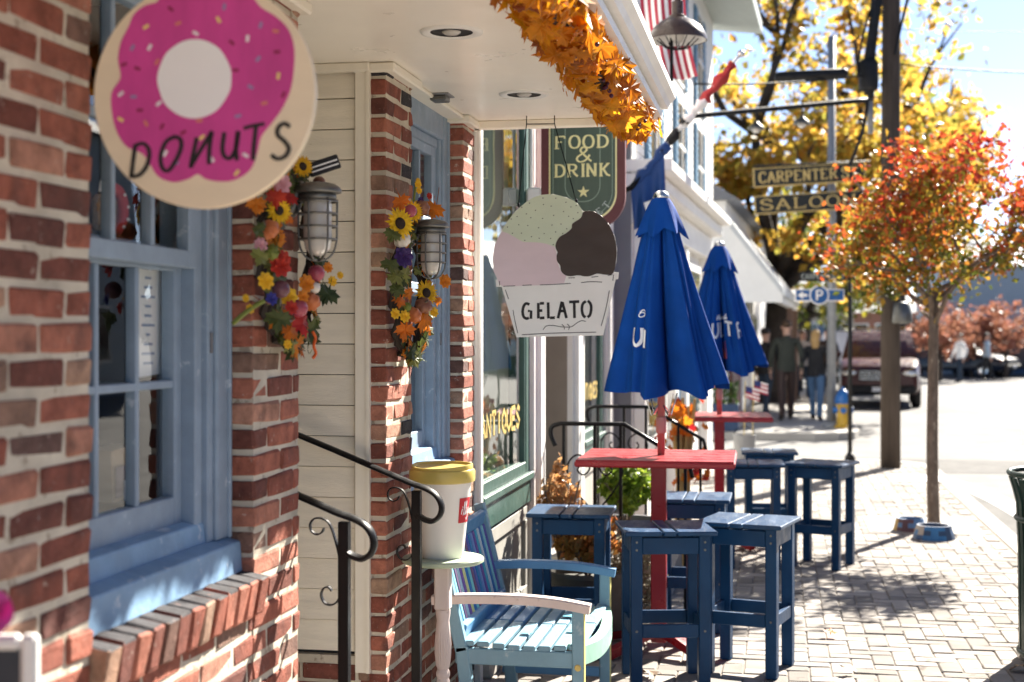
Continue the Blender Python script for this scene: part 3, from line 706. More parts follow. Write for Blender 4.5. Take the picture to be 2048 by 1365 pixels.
MB().prism(shield(xL + .053, xR - .053, zT - .06, zB + .053, .14), .0245, .0275, FT).build('field', sgreen, t)
b = MB(); b.ribbon(shield(xL + .068, xR - .068, zT - .075, zB + .068, .13), .004, .029, FT); b.ribbon(shield(xL + .135, xR - .135, zT - .075, zB + .145, .085), .005, .029, FT); b.build('pinstripe', pgreen, t)
def serif_text(b, word, x0, x1, z0, z1, wd, M_, zz, gl=None):
    GL = {'F': ([[(0.12, 0), (.12, 1)], [(.12, .97), (.85, .97), (.85, .8)], [(.12, .52), (.6, .52)]], [(-.05, .35, 0)]),
          'O': ([[(.5, 0), (.18, .12), (.05, .5), (.18, .88), (.5, 1), (.82, .88), (.95, .5), (.82, .12), (.5, 0)]], []),
          'D': ([[(.15, 0), (.15, 1)], [(.15, .97), (.55, .97), (.85, .8), (.95, .5), (.85, .2), (.55, .03), (.15, .03)]], [(-.02, .3, 0), (-.02, .3, 1)]),
          'R': ([[(.15, 0), (.15, 1)], [(.15, .97), (.6, .97), (.82, .85), (.82, .66), (.6, .52), (.15, .52)], [(.5, .52), (.75, .2), (1.02, .02)]], [(-.02, .34, 0), (-.02, .3, 1)]),
          'I': ([[(.5, 0), (.5, 1)]], [(.2, .8, 0), (.2, .8, 1)]),
          'N': ([[(.12, 0), (.12, 1)], [(.12, 1), (.85, 0)], [(.85, 0), (.85, 1)]], [(-.02, .3, 0), (-.02, .25, 1), (.7, 1.0, 1)]),
          'K': ([[(.15, 0), (.15, 1)], [(.85, 1), (.3, .5)], [(.38, .55), (.75, .1), (1.05, .02)]], [(-.02, .34, 0), (-.02, .34, 1), (.65, 1.0, 1)]),
          'C': ([[(.92, .78), (.75, .95), (.5, 1), (.18, .88), (.05, .5), (.18, .12), (.5, 0), (.78, .06), (.95, .22)]], []),
          'A': ([[(.02, 0), (.48, 1)], [(.48, 1), (.95, 0)], [(.2, .34), (.75, .34)]], [(-.1, .2, 0), (.78, 1.08, 0)]),
          'P': ([[(.15, 0), (.15, 1)], [(.15, .97), (.6, .97), (.85, .82), (.85, .62), (.6, .46), (.15, .46)]], [(-.02, .34, 0)]),
          'E': ([[(.15, 0), (.15, 1)], [(.15, .97), (.88, .97), (.88, .82)], [(.15, .03), (.9, .03), (.9, .2)], [(.15, .52), (.65, .52)]], [(-.02, .3, 0), (-.02, .3, 1)]),
          'T': ([[(.5, 0), (.5, 1)], [(.02, .82), (.02, .97), (.98, .97), (.98, .82)]], [(.28, .72, 0)]),
          'S': ([[(.88, .75), (.72, .95), (.45, 1), (.15, .88), (.12, .68), (.4, .54), (.75, .42), (.92, .24), (.75, .05), (.45, 0), (.18, .06), (.06, .26)]], []),
          'L': ([[(.2, 0), (.2, 1)], [(.2, .03), (.9, .03), (.92, .22)]], [(0, .4, 0), (0, .4, 1)])}
    wts = [0.5 if c == 'I' else (0.35 if c == ' ' else 1.0) for c in word]; tot = sum(wts); x = x0
    for c, wt in zip(word, wts):
        cw = (x1 - x0) * wt / tot; gw = cw * (0.80 if c != 'I' else .9)
        if c in GL:
            for st_ in GL[c][0]:
                pts = [(x + p[0] * gw, z0 + p[1] * (z1 - z0)) for p in st_]
                b.ribbon(cr(pts, 4) if len(pts) > 4 else pts, wd, zz, M_, 0.5)
            for (a0, a1, hh) in GL[c][1]:
                zz_ = z0 + hh * (z1 - z0); b.ribbon([(x + a0 * gw, zz_), (x + a1 * gw, zz_)], wd * .42, zz, M_)
        x += cw
b = MB(); f0 = sz(990, 370); f1 = sz(1605, 235); serif_text(b, 'FOOD', f0[0], f1[0], f0[1], f1[1], .014, FT, .0295)
f0 = sz(985, 680); f1 = sz(1620, 545); serif_text(b, 'DRINK', f0[0], f1[0], f0[1], f1[1], .014, FT, .0295)
amp = [sz(*q) for q in ((1392, 518), (1345, 478), (1300, 435), (1272, 398), (1290, 366), (1326, 366), (1338, 395), (1300, 428), (1245, 462), (1232, 495), (1262, 520), (1312, 512), (1352, 478), (1372, 445))]
b.ribbon(cr(amp, 4), .012, .0297, FT, .6)
sc_ = sz(1303, 850)
for i in range(5):
    a = R(90 + 72 * i); q = (sc_[0] + .034 * math.cos(a), sc_[1] + .034 * math.sin(a)); s1 = (sc_[0] + .012 * math.cos(a + R(50)), sc_[1] + .012 * math.sin(a + R(50))); s2 = (sc_[0] + .012 * math.cos(a - R(50)), sc_[1] + .012 * math.sin(a - R(50)))
    b.add([(*q, .0295), (*s1, .0295), (*sc_, .0295), (*s2, .0295)], [(0, 1, 2, 3)], FT)
b.build('lettering', M['paleyellow'], t)
b = MB(); cx_, cz_ = (xL + xR) / 2, zB + .22
for i, ch in enumerate('STREET'):
    a = R(-128 + i * 18); ca, sa = math.cos(a + R(90)), math.sin(a + R(90))
    Mt = FT @ Matrix.Translation((cx_ + .165 * math.cos(a), cz_ + .155 * math.sin(a), 0)) @ Matrix.Rotation(a + R(90), 4, 'Z')
    serif_text(b, ch, -.014, .02, -.018, .018, .006, Mt, .0295)
b.build('small_lettering', flat('palegrey', (.42, .46, .42)), t)
b = MB(); b.tube([(xL - .06, 0, 2.90), (xR - .05, 0, 2.90)], .012); b.tube([(xL - .06, 0, 2.86), (xL - .06, 0, 2.0)], .009)
br = b.build('bracket', M['white'], t, True)
for zz in (2.78, 2.35): MB().cbox(xL - .085, xL + .004, -.02, .02, zz - .05, zz + .05, .012).build('standoff', M['white'], t)

# ================================================================== WHITE BUILDING WITH BLUE SHUTTERS
P0 = W(1262, HOR, 11.62); rzw = -R(2.5)
wb = thing('white_shuttered_building', 'tall sunlit white building with blue shutters and grey eave beyond the green shop', 'building', (P0.x, P0.y, 0), rzw)
LW = 7.3
b = MB(); b.box(-4.5, 0, 0, LW, 0, 5.75); b.build('wall', M['whitewall'], wb)
b = MB()
for i in range(34): b.box(-.0, .012, .02, LW - .02, 3.05 + i * .078, 3.05 + i * .078 + .066)
stuff(b.build('siding', M['whitewall'], wb))
b = MB(); b.box(-.45, .004, -.02, -.001, 0, 5.7); b.build('side_panel', M['greydark'], wb)
b = MB(); b.cbox(-.2, .34, -.05, LW - 1.2, 2.92, 3.02, .01); b.cbox(-.2, .24, -.03, LW - 1.25, 2.78, 2.92, .02); b.cbox(-.2, .12, 0, LW - 1.3, 2.5, 2.78, .01); b.build('cornice', M['white'], wb)
b = MB(); b.add([(-.2, -.1, 5.72), (.62, -.1, 5.62), (.62, LW + .5, 5.62), (-.2, LW + .5, 5.72), (-.2, -.1, 5.95), (.62, -.1, 5.78), (.62, LW + .5, 5.78), (-.2, LW + .5, 5.95)], [(0, 1, 2, 3), (4, 7, 6, 5), (0, 4, 5, 1), (1, 5, 6, 2), (2, 6, 7, 3)]); b.build('eave', flat('eavegrey', (.36, .40, .38)), wb)
b = MB(); b.add([(.62, -.1, 5.78), (.62, LW + .5, 5.78), (-4.5, LW + .5, 7.8), (-4.5, -.1, 7.8)], [(0, 1, 2, 3)]); b.build('roof', M['greydark'], wb)
for yw in (1.3, 3.4, 5.4):
    for (za, zb) in ((4.25, 5.35), (3.1, 4.0)):
        f = MB(); f.cbox(.0, .03, yw - .34, yw + .34, za - .04, zb + .04, .006); wo_ = f.build('window', M['white'], wb)
        MB().add([(.032, yw - .28, za), (.032, yw + .28, za), (.032, yw + .28, zb), (.032, yw - .28, zb)], [(0, 1, 2, 3)]).build('pane', M['carglass'], wo_)
        m_ = MB(); m_.box(.034, .05, yw - .28, yw + .28, (za + zb) / 2 - .02, (za + zb) / 2 + .02); m_.box(.034, .046, yw - .015, yw + .015, za, zb); m_.build('muntin', M['white'], wo_)
        for sgn in (-1, 1):
            s_ = MB(); yc = yw + sgn * .47; s_.cbox(.012, .04, yc - .12, yc + .12, za - .03, zb + .03, .006)
            for k in range(12): s_.box(.038, .046, yc - .10, yc + .10, za + .02 + k * (zb - za) / 12, za + .02 + (k + .6) * (zb - za) / 12)
            s_.build('shutter', M['shutter'], wb)
# ground floor front
for i, (ya, yb) in enumerate(((.5, 2.0), (3.6, 5.3))):
    f = MB(); f.cbox(0, .05, ya, yb, .6, 2.4, .01); wo_ = f.build('window', M['white'], wb)
    MB().add([(.052, ya + .08, .7), (.052, yb - .08, .7), (.052, yb - .08, 2.3), (.052, ya + .08, 2.3)], [(0, 1, 2, 3)]).build('pane', M['shopglass'], wo_)
    MB().add([(.051, ya + .08, .7), (.051, yb - .08, .7), (.051, yb - .08, 2.3), (.051, ya + .08, 2.3)], [(0, 1, 2, 3)]).build('curtain', M['interior'], wo_)
for yy in (.1, 2.3, 3.3, 5.6): MB().cbox(0, .1, yy, yy + .22, 0, 2.5, .012).build('pilaster', M['white'], wb)
MB().cbox(0, .04, 2.55, 3.25, .1, 2.3, .01).build('door', M['shutter'], wb)

# ================================================================== CORNER BUILDING WITH SLOPED PORCH ROOF (across the side street)
C0 = W(1452, HOR, 25.6)
cb = thing('corner_porch_building', 'white corner building across the side street with sloping porch roof over walkers', 'building', (C0.x, C0.y, 0), rzw)
b = MB(); b.box(-6, 0, 0, 14, 0, 4.0); b.build('wall', M['whitewall'], cb)
b = MB(); b.add([(-.0, -.06, 3.75), (-.0, 9, 3.75), (1.02, 9, 2.42), (1.02, -.06, 2.42), (-.0, -.06, 3.60), (0, 9, 3.60), (1.02, 9, 2.28), (1.02, -.06, 2.28)], [(0, 3, 2, 1), (4, 5, 6, 7), (0, 4, 7, 3), (1, 2, 6, 5), (3, 7, 6, 2)]); b.build('porch_roof', flat('paleroof', (.5, .52, .53)), cb)
b = MB(); b.add([(0, -.03, 3.62), (1.0, -.03, 2.30), (1.0, -.03, 2.16), (0, -.03, 2.16), (0, .02, 3.62), (1, .02, 2.30), (1, .02, 2.16), (0, .02, 2.16)], [(0, 3, 2, 1), (4, 5, 6, 7), (0, 1, 5, 4), (1, 2, 6, 5), (2, 3, 7, 6), (3, 0, 4, 7)]); b.build('porch_gable', M['whitewall'], cb)
b = MB(); b.box(.86, .98, .02, 9, 2.16, 2.30); b.build('porch_beam', M['white'], cb)
for yy in (5.5, 8.8): MB().cbox(.86, .98, yy, yy + .12, 0, 2.16, .01).build('porch_post', flat('postbrown', (.22, .13, .09)), cb)
MB().box(.005, .05, .6, 3.2, .0, 2.1).build('door', flat('doorred', (.16, .02, .02)), cb)
MB().box(.005, .06, .4, 5.2, 2.12, 2.5).build('sign_board', flat('olive', (.2, .2, .1)), cb)
for yy in (3.6, 5.4, 7.2):
    wo_ = MB().box(.002, .05, yy, yy + 1.3, .8, 2.05).build('window', M['white'], cb)
    MB().add([(.053, yy + .08, .88), (.053, yy + 1.22, .88), (.053, yy + 1.22, 1.97), (.053, yy + .08, 1.97)], [(0, 1, 2, 3)]).build('pane', M['carglass'], wo_)
b = MB(); b.add([(-6, -.2, 4.0), (.25, -.2, 4.0), (.25, 14, 4.0), (-6, 14, 4.0), (-3, -.2, 6.0), (-3, 14, 6.0)], [(0, 1, 4), (1, 2, 5, 4), (2, 3, 5), (3, 0, 4, 5), (0, 3, 2, 1)]); b.build('roof', M['greydark'], cb)
# further houses down the street
def far_house(px, D, wpx, ytop, wall, roofm, label, gable=True, nwin=4, depth=8.0):
    p = W(px, HOR, D); s = F / D; wd = wpx / s; h = CAMZ + (HOR - ytop) / s
    t = thing('far_building', label, 'building', (p.x, p.y, ROADZ), -TH * 0 + R(3))
    MB().box(0, wd, 0, depth, 0, h * .8 if gable else h).build('wall', wall, t)
    r_ = MB()
    if gable: r_.add([(-.2, -.3, h * .8 - .1), (wd + .2, -.3, h * .8 - .1), (wd + .2, depth + .3, h * .8 - .1), (-.2, depth + .3, h * .8 - .1), (-.2, depth / 2, h + .3), (wd + .2, depth / 2, h + .3)], [(0, 1, 5, 4), (2, 3, 4, 5), (0, 4, 3), (1, 2, 5), (0, 3, 2, 1)])
    else: r_.cbox(-.15, wd + .15, -.2, depth, h - .05, h + .25, .03)
    r_.build('roof', roofm, t)
    rows = max(1, int(h * .8 / 2.9))
    for j in range(rows):
        for i in range(nwin):
            xx = wd * (i + .5) / nwin; z0 = .8 + j * 2.8; ww = min(.55, wd / nwin * .36)
            f = MB().cbox(xx - ww, xx + ww, -.05, .0, z0, z0 + 1.5, .01).build('window', M['white'], t)
            MB().box(xx - ww + .08, xx + ww - .08, -.056, -.05, z0 + .08, z0 + 1.42).build('pane', M['carglass'], f)
    MB().cbox(wd * .42, wd * .42 + 1.0, -.07, .0, 0, 2.1, .01).build('door', M['doorblue'], t)
    return t
bluewall = flat('bluegreywall', (.30, .36, .42)); brickwall = flat('brickwall', (.28, .13, .09)); tanwall = flat('tanwall', (.42, .36, .28))
far_house(1886, 62, 330, 468, bluewall, M['roofnavy'], 'blue grey building with navy roof behind the red leaved street tree', True, 6)
far_house(1700, 78, 170, 590, brickwall, M['greydark'], 'low dark brick building at the far bend of the road', True, 4)
far_house(1575, 70, 130, 560, tanwall, M['greydark'], 'tan building at the far end of the pavement behind the walkers', True, 4)
far_house(2230, 62, 300, 470, tanwall, M['greydark'], 'tan building beyond the blue grey building, past the right edge', True, 6)
# row across the street: it shows only in the shop window reflections
for i, (y_, h_, wm) in enumerate(((-8, 6.5, 'tanwall'), (3, 7.5, 'brickwall'), (15, 6.2, 'whitewall'), (27, 7.0, 'bluegreywall'))):
    t = thing('street_house', ('tan', 'brick', 'white', 'blue grey')[i] + ' house across the road mirrored in the shop windows', 'building', (15.0, y_, ROADZ))
    MB().box(0, 8, 0, 10.5, 0, h_).build('wall', M[wm], t)
    MB().add([(-.4, -.2, h_), (8, -.2, h_), (8, 10.7, h_), (-.4, 10.7, h_), (3.8, -.2, h_ + 2), (3.8, 10.7, h_ + 2)], [(0, 1, 4), (1, 2, 5, 4), (2, 3, 5), (3, 0, 4, 5), (0, 3, 2, 1)]).build('roof', M['greydark'], t)
    for j in range(2):
        for k in range(4):
            f = MB().cbox(-.06, 0, 1.0 + k * 2.4, 2.0 + k * 2.4, .9 + j * 2.9, 2.5 + j * 2.9, .01).build('window', M['white'], t)
            MB().box(-.068, -.06, 1.08 + k * 2.4, 1.92 + k * 2.4, .98 + j * 2.9, 2.42 + j * 2.9).build('pane', M['carglass'], f)
# ================================================================== HANGING SIGNS
dD = 2.735; dS = F / dD; dp = W(410, 190, dD)
t = thing('donut_sign', 'round cream wooden sign painted with a pink iced donut and black lettering', 'sign', (dp.x, dp.y, dp.z), R(4))
def dz(x, y): return ((x / 1.95 - 410) / dS, (190 - y / 1.95) / dS)
rr = 228 / dS
disc = [(rr * math.cos(R(i * 5)), rr * math.sin(R(i * 5))) for i in range(72)]
MB().prism(disc, -.010, .010, FACE).build('board', pm('cream_sign_paint', (.80, .67, .48), .55, .09, 7, .2, 60, stretch=(.4, 1, 1), wear=(.66, .50, .30), wamt=.66, wscale=9), t, bevel=.002)
ice = [(500, 100), (520, 55), (565, 22), (615, 8), (640, -30), (700, -48), (770, -40), (840, -50), (920, -40), (985, -12), (1030, 40), (1090, 78), (1140, 130), (1162, 200), (1160, 290), (1145, 370), (1110, 440), (1072, 490), (1032, 540), (1016, 600), (990, 665), (930, 705), (870, 712), (812, 702), (778, 682), (740, 700), (680, 712), (620, 690), (585, 640), (555, 600), (490, 570), (450, 510), (432, 440), (430, 360), (466, 300), (456, 230), (468, 160)]
MB().prism([dz(*p) for p in cr(ice, 4, True)], .010, .0115, FACE).build('icing', pm('pink_icing_paint', (.60, .06, .29), .5, .22, 9, .15, 60, stretch=(1, 1, .35)), t)
hc = dz(765, 312); MB().prism([(hc[0] + 148 / 1.95 / dS * math.cos(R(i * 6)) * (1 + .012 * math.sin(i * .9)), hc[1] + 154 / 1.95 / dS * math.sin(R(i * 6))) for i in range(60)], .0115, .0125, FACE).build('hole', M['paper'], t)
spr = [(570, 105, 30, 0), (585, 185, 60, 1), (770, 135, -30, 1), (862, 85, -60, 0), (978, 160, 85, 1), (885, 35, 80, 2), (670, 38, -40, 3), (700, 95, 20, 4), (1095, 215, 0, 3), (1020, 240, 50, 2), (1100, 308, 80, 0), (1090, 135, -10, 4), (990, 348, -30, 2), (1045, 412, 10, 4), (940, 460, 15, 2), (930, 282, 0, 3), (915, 175, -40, 3), (468, 365, 40, 1), (520, 377, 0, 2), (467, 465, -30, 0), (570, 482, -60, 4), (545, 430, 0, 3), (622, 405, 40, 1), (615, 243, 60, 4), (535, 267, -20, 3), (480, 250, 20, 3), (785, 475, 0, 4), (795, 540, 40, 0), (635, 495, 60, 3), (648, 600, 60, 1), (835, 625, -50, 1), (935, 680, 50, 0), (970, 612, -30, 1), (720, 520, 30, 3), (690, 640, 20, 2), (515, 185, 60, 2), (1030, 110, 70, 2), (1120, 380, 60, 3)]
cols = [flat('spryellow', (.8, .6, .2)), flat('sprwhite', (.8, .72, .75)), flat('sprlilac', (.32, .22, .42)), flat('sprmaroon', (.28, .02, .08)), flat('sprorange', (.65, .2, .15))]
sp = MB()
for (x, y, a, c) in spr:
    q = dz(x, y); l = 13 / 1.95 / dS; dx, dy = math.cos(R(a)) * l, math.sin(R(a)) * l; sp.cur = c
    sp.ribbon([(q[0] - dx, q[1] - dy), (q[0] + dx, q[1] + dy)], .0062, .0122, FACE)
stuff(sp.build('sprinkles', cols, t))
L = [[(527, 565), (518, 630), (510, 695)], [(520, 572), (558, 560), (583, 588), (577, 640), (548, 680), (514, 690)], [(690, 535), (652, 555), (630, 610), (636, 655), (660, 668), (690, 630), (712, 580), (708, 545), (680, 535)],
     [(776, 540), (762, 600), (750, 658)], [(752, 652), (790, 590), (838, 517)], [(836, 517), (826, 580), (824, 645)], [(886, 522), (878, 580), (886, 615), (910, 622), (932, 585), (942, 518)], [(940, 520), (932, 585), (936, 632)],
     [(962, 508), (1005, 498), (1046, 492)], [(1012, 500), (1004, 570), (1000, 632)], [(1146, 506), (1124, 492), (1100, 508), (1098, 536), (1124, 560), (1142, 588), (1128, 618), (1096, 628), (1072, 612)]]
b = MB()
for s_ in L: b.ribbon(cr([dz(*p) for p in s_], 5), .0088, .0128, FACE, .75)
b.build('lettering', M['blackpaint'], t)
b = MB()
for q in (-.12, .12):
    zt_ = math.sqrt(rr * rr - q * q); b.tube([(q, 0, zt_ - .01), (q, 0, SOF - dp.z)], .0022, 6)
b.build('hanging_wire', M['iron'], t)

gD = 6.26; gS = F / gD; gp = W(1111, 530, gD)
t = thing('gelato_sign', 'cut-out ice cream cup sign with mint, pink and chocolate scoops hanging from the porch ceiling', 'sign', (gp.x, gp.y, gp.z), R(7))
def gz(x, y): return ((970 + x / 4.55 - 1111) / gS, (530 - 380 - y / 4.55) / gS)
out = [(95, 818), (112, 812), (78, 740), (68, 620), (85, 500), (130, 410), (155, 365), (200, 290), (280, 190), (400, 90), (500, 48), (620, 40), (740, 70), (835, 118), (893, 200), (945, 192), (1000, 203), (1060, 240), (1130, 320), (1180, 430), (1200, 540), (1195, 650), (1172, 752), (1216, 752), (1211, 815), (1187, 818), (1075, 1325), (285, 1342), (150, 880), (100, 882)]
MB().prism([gz(*p) for p in out], -.008, .006, FACE).build('board', pm('sign_edge_white', (.80, .77, .72), .5, .05, 8, .08), t, bevel=.0015)
pink = [(112, 812), (80, 740), (71, 620), (88, 500), (133, 410), (160, 375), (270, 425), (340, 468), (480, 478), (560, 490), (632, 515), (655, 600), (660, 660), (690, 740), (740, 785), (720, 850), (500, 868), (160, 880), (125, 850)]
MB().prism([gz(*p) for p in pink], .006, .0068, FACE).build('pink_scoop', pm('pinkscoop_paint', (.70, .55, .57), .5, .07, 8, .12, 60, stretch=(.4, 1, 1)), t)
gre = [(158, 372), (203, 290), (283, 192), (402, 93), (502, 51), (620, 43), (740, 73), (832, 120), (890, 204), (872, 258), (800, 306), (787, 350), (740, 393), (682, 428), (650, 480), (640, 520), (560, 493), (480, 480), (400, 477), (340, 471), (270, 430), (200, 392)]
MB().prism([gz(*p) for p in cr(gre, 3, True)], .0068, .0074, FACE).build('mint_scoop', pm('mintscoop_paint', (.60, .65, .48), .5, .07, 8, .12, 60, stretch=(.4, 1, 1)), t)
bro = [(893, 206), (945, 195), (1000, 206), (1060, 243), (1128, 322), (1177, 432), (1196, 540), (1191, 650), (1165, 762), (1100, 775), (1020, 765), (965, 785), (910, 790), (850, 780), (780, 788), (730, 778), (692, 740), (684, 690), (656, 650), (652, 600), (660, 568), (642, 530), (648, 482), (680, 430), (740, 395), (788, 352), (796, 310), (872, 258)]
MB().prism([gz(*p) for p in cr(bro, 3, True)], .0074, .0080, FACE).build('chocolate_scoop', pm('chocscoop_paint', (.055, .036, .027), .55, .2, 8, .12, 60, stretch=(.4, 1, 1)), t)
dots = [(528, 76), (645, 78), (405, 122), (335, 160), (533, 136), (602, 150), (737, 116), (782, 158), (830, 146), (845, 211), (460, 187), (378, 220), (292, 243), (238, 266), (418, 254), (525, 262), (625, 235), (715, 200), (762, 244), (804, 265), (205, 338), (308, 318), (390, 326), (488, 346), (610, 322), (692, 314), (745, 357), (643, 385), (708, 400), (250, 395), (332, 395), (423, 427), (363, 460), (493, 441), (538, 400), (598, 444), (621, 500)]
b = MB()
for (x, y) in dots:
    q = gz(x, y); b.prism([(q[0] + .0028 * math.cos(R(i * 60)), q[1] + .0024 * math.sin(R(i * 60))) for i in range(6)], .0074, .0084, FACE)
stuff(b.build('chip_dots', M['blackpaint'], t))
b = MB()
sten = [[(405, 1045), (375, 1035), (352, 1060), (343, 1110), (352, 1155), (378, 1172), (400, 1165)], [(418, 1175), (420, 1105), (390, 1103)], [(486, 1030), (486, 1172)], [(500, 1035), (538, 1033)], [(495, 1100), (522, 1100)], [(500, 1168), (542, 1165)],
        [(575, 1025), (578, 1172)], [(592, 1166), (636, 1164)], [(700, 1018), (665, 1170)], [(705, 1025), (742, 1168)], [(682, 1105), (722, 1103)], [(765, 1022), (857, 1018)], [(812, 1022), (815, 1168)],
        [(918, 1015), (890, 1040), (882, 1090), (892, 1140), (915, 1162)], [(935, 1010), (960, 1040), (966, 1085), (955, 1140), (932, 1160)]]
for s_ in sten: b.ribbon(cr([gz(*p) for p in s_], 4) if len(s_) > 3 else [gz(*p) for p in s_], .0122, .0068, FACE)
for s_ in ([(528, 1275), (560, 1240), (620, 1235), (680, 1246), (740, 1250), (790, 1245), (840, 1210), (880, 1192), (916, 1198)], [(700, 1225), (722, 1248), (720, 1272)], [(748, 1220), (768, 1245), (760, 1275)], [(165, 878), (275, 874)], [(340, 870), (425, 866)], [(500, 866), (620, 862), (780, 853)], [(760, 803), (818, 802)], [(875, 846), (960, 838), (1065, 842)], [(968, 797), (1030, 791)], [(1115, 782), (1158, 775)],
           [(185, 910), (215, 995)], [(255, 1095), (272, 1190), (298, 1305)], [(1130, 920), (1100, 1080), (1056, 1240)], [(335, 1320), (600, 1306), (1010, 1296)], [(132, 830), (133, 870)], [(1168, 775), (1162, 830)]):
    b.ribbon(cr([gz(*p) for p in s_], 4), .0030, .0071, FACE)
b.build('lettering', M['blackpaint'], t)
b = MB()
hk = [W(1053, 232, gD) - gp, W(1109, 232, gD) - gp]; lo = [gz(305, 135), gz(830, 105)]
zr = SOF - gp.z; Rg = Matrix.Rotation(-R(7), 3, 'Z')
top = [((970 + (1053 - 970)) - 1111) / gS, (1109 - 1111) / gS]
for xt, l_ in zip(top, lo):
    b.tube([(l_[0], 0, l_[1]), (xt, 0, zr - .035), (xt, 0, zr)], .0025, 6); b.ell((l_[0], 0, l_[1]), (.007, .01, .011), 8, 5)
b.tube([(top[0], 0, zr - .036), (top[1], 0, zr - .036)], .0025, 6)
b.build('hanging_wire', M['iron'], t)

# ================================================================== CAGED WALL LAMPS
def wall_lamp(y, label):
    Z = 1.90
    t = thing('caged_wall_lamp', label, 'wall lamp', (WX + .115, y, Z), 0, 'caged lamps on the brick piers')
    hood = [(0, .118), (.025, .117), (.048, .112), (.060, .104), (.066, .094), (.066, .088), (.054, .086), (.0, .086)]
    MB().lathe(hood, 28).build('hood', M['darkmetal'], t, True)
    MB().lathe([(.0, .086), (.050, .086), (.052, .07), (.047, .068), (.0, .068)], 24).build('collar', M['darkmetal'], t, True)
    b = MB(); b.tube(cr([(-.115, 0, .03), (-.085, 0, .035), (-.068, 0, .06), (-.06, 0, .095), (-.04, 0, .104)], 5), [.022] * 11 + [.020] * 10, 12); b.lathe([(0, 0), (.045, 0), (.045, .012), (0, .014)], 20, M=Matrix.Translation((-.117, 0, .03)) @ Matrix.Rotation(R(90), 4, 'Y')); b.build('bracket', M['darkmetal'], t, True)
    MB().lathe([(.036, .07), (.039, .05), (.039, -.04), (.034, -.066), (.020, -.082), (0, -.087)], 24).build('glass_jar', M['lampglass'], t, True)
    MB().ell((0, 0, .02), (.019, .019, .032), 12, 8).build('bulb', M['paper'], t, True)
    for zz, r_ in ((.064, .0535), (.03, .0525), (-.005, .0525), (-.04, .050)):
        MB().tube([(r_ * math.cos(R(i * 15)), r_ * math.sin(R(i * 15)), zz) for i in range(24)], .0032, 6, closed=True).build('guard_ring', M['darkmetal'], t, True)
    for i in range(3):
        a = R(i * 60 + 20); pts = [(.053, .07), (.0525, .0), (.0515, -.04), (.045, -.07), (.028, -.092), (0, -.099), (-.028, -.092), (-.045, -.07), (-.0515, -.04), (-.0525, 0), (-.053, .07)]
        MB().tube([(p * math.cos(a), p * math.sin(a), q) for p, q in cr(pts, 3)], .0032, 6).build('guard_bar', M['darkmetal'], t, True)
wall_lamp(3.75, 'caged zinc lamp with ribbed glass on the near brick pier, under the donut sign')
wall_lamp(5.05, 'caged zinc lamp with ribbed glass on the second brick pier, beside the window')

# ================================================================== AUTUMN LEAF SHAPES, WREATHS, GARLAND
MAPLE = [(0, -.5), (.05, -.22), (.30, -.34), (.26, -.22), (.48, -.12), (.38, -.02), (.5, .16), (.30, .14), (.32, .26), (.16, .16), (.17, .36), (.08, .34), (0, .55), (-.08, .34), (-.17, .36), (-.16, .16), (-.32, .26), (-.30, .14), (-.5, .16), (-.38, -.02), (-.48, -.12), (-.26, -.22), (-.30, -.34), (-.05, -.22)]
def maple_mesh(seed, mat_, cup=.25):
    rnd = random.Random(seed); b = MB(); n = len(MAPLE); a, c = rnd.uniform(-cup, cup), rnd.uniform(-.1, cup)
    def zf(x, y): return a * x * x * 2 + c * y * y + .12 * math.sin(x * 7 + seed) * abs(x) + .05 * math.sin(y * 9 + seed * 2)
    V = [(0, 0, .03)] + [(x * .96, y * .96, zf(x, y)) for x, y in MAPLE]
    b.add(V, [(0, 1 + i, 1 + (i + 1) % n) for i in range(n)])
    b.tube([(0, -.48, zf(0, -.48)), (.03, -.62, -.05)], .012, 4)
    return b.mesh('leaf', mat_)
LO = leafobj('garland_leaf_mat', [(0, (.5, .14, .01)), (.3, (.66, .25, .012)), (.65, (.76, .36, .015)), (.88, (.70, .27, .02)), (1, (.28, .07, .02))], .5)
LR = leafobj('red_leaf_mat', [(0, (.45, .02, .02)), (.6, (.5, .05, .02)), (1, (.4, .01, .03))], .4)
LOr = leafobj('orange_leaf_mat', [(0, (.6, .14, .01)), (1, (.7, .25, .02))], .4)
LG = leafobj('green_leaf_mat', [(0, (.03, .05, .015)), (.6, (.10, .12, .03)), (1, (.25, .25, .06))], .3)
GM = [maple_mesh(i, LO) for i in range(6)]; RM = [maple_mesh(20 + i, LR) for i in range(2)]; OM = [maple_mesh(30 + i, LOr) for i in range(3)]; LGM = [maple_mesh(40 + i, LG) for i in range(3)]
gl = thing('leaf_garland', 'thick garland of orange maple leaves hung along the porch edge', 'garland', (-0.622, 0, 0))
rnd = random.Random(3); NG = 300
for i in range(NG):
    y = 3.0 + 3.22 * (i / NG) ** 0.92 + rnd.uniform(-.05, .05); a = rnd.uniform(0, 2 * math.pi); rad = rnd.uniform(.04, .10)
    zc = SOF - .062 - .015 * math.sin(y * 2.1) ** 2
    loc = (rad * 1.05 * math.cos(a), y, min(zc + .62 * rad * math.sin(a), SOF - .015)); s_ = rnd.uniform(.095, .15)
    nrm = Vector((math.cos(a), rnd.uniform(-.8, .3), math.sin(a))); q = nrm.to_track_quat('Z', 'Y').to_euler(); q.rotate_axis('Z', rnd.uniform(0, 6.28))
    link('leaf', GM[rnd.randrange(6)], gl, loc, q, (s_, s_, s_))
MB().tube([(0, 2.6 + i * .12, SOF - .065 - .015 * math.sin((2.6 + i * .12) * 2.1) ** 2) for i in range(31)], .022, 6).build('vine_core', M['barkdark'], gl)
b = MB()
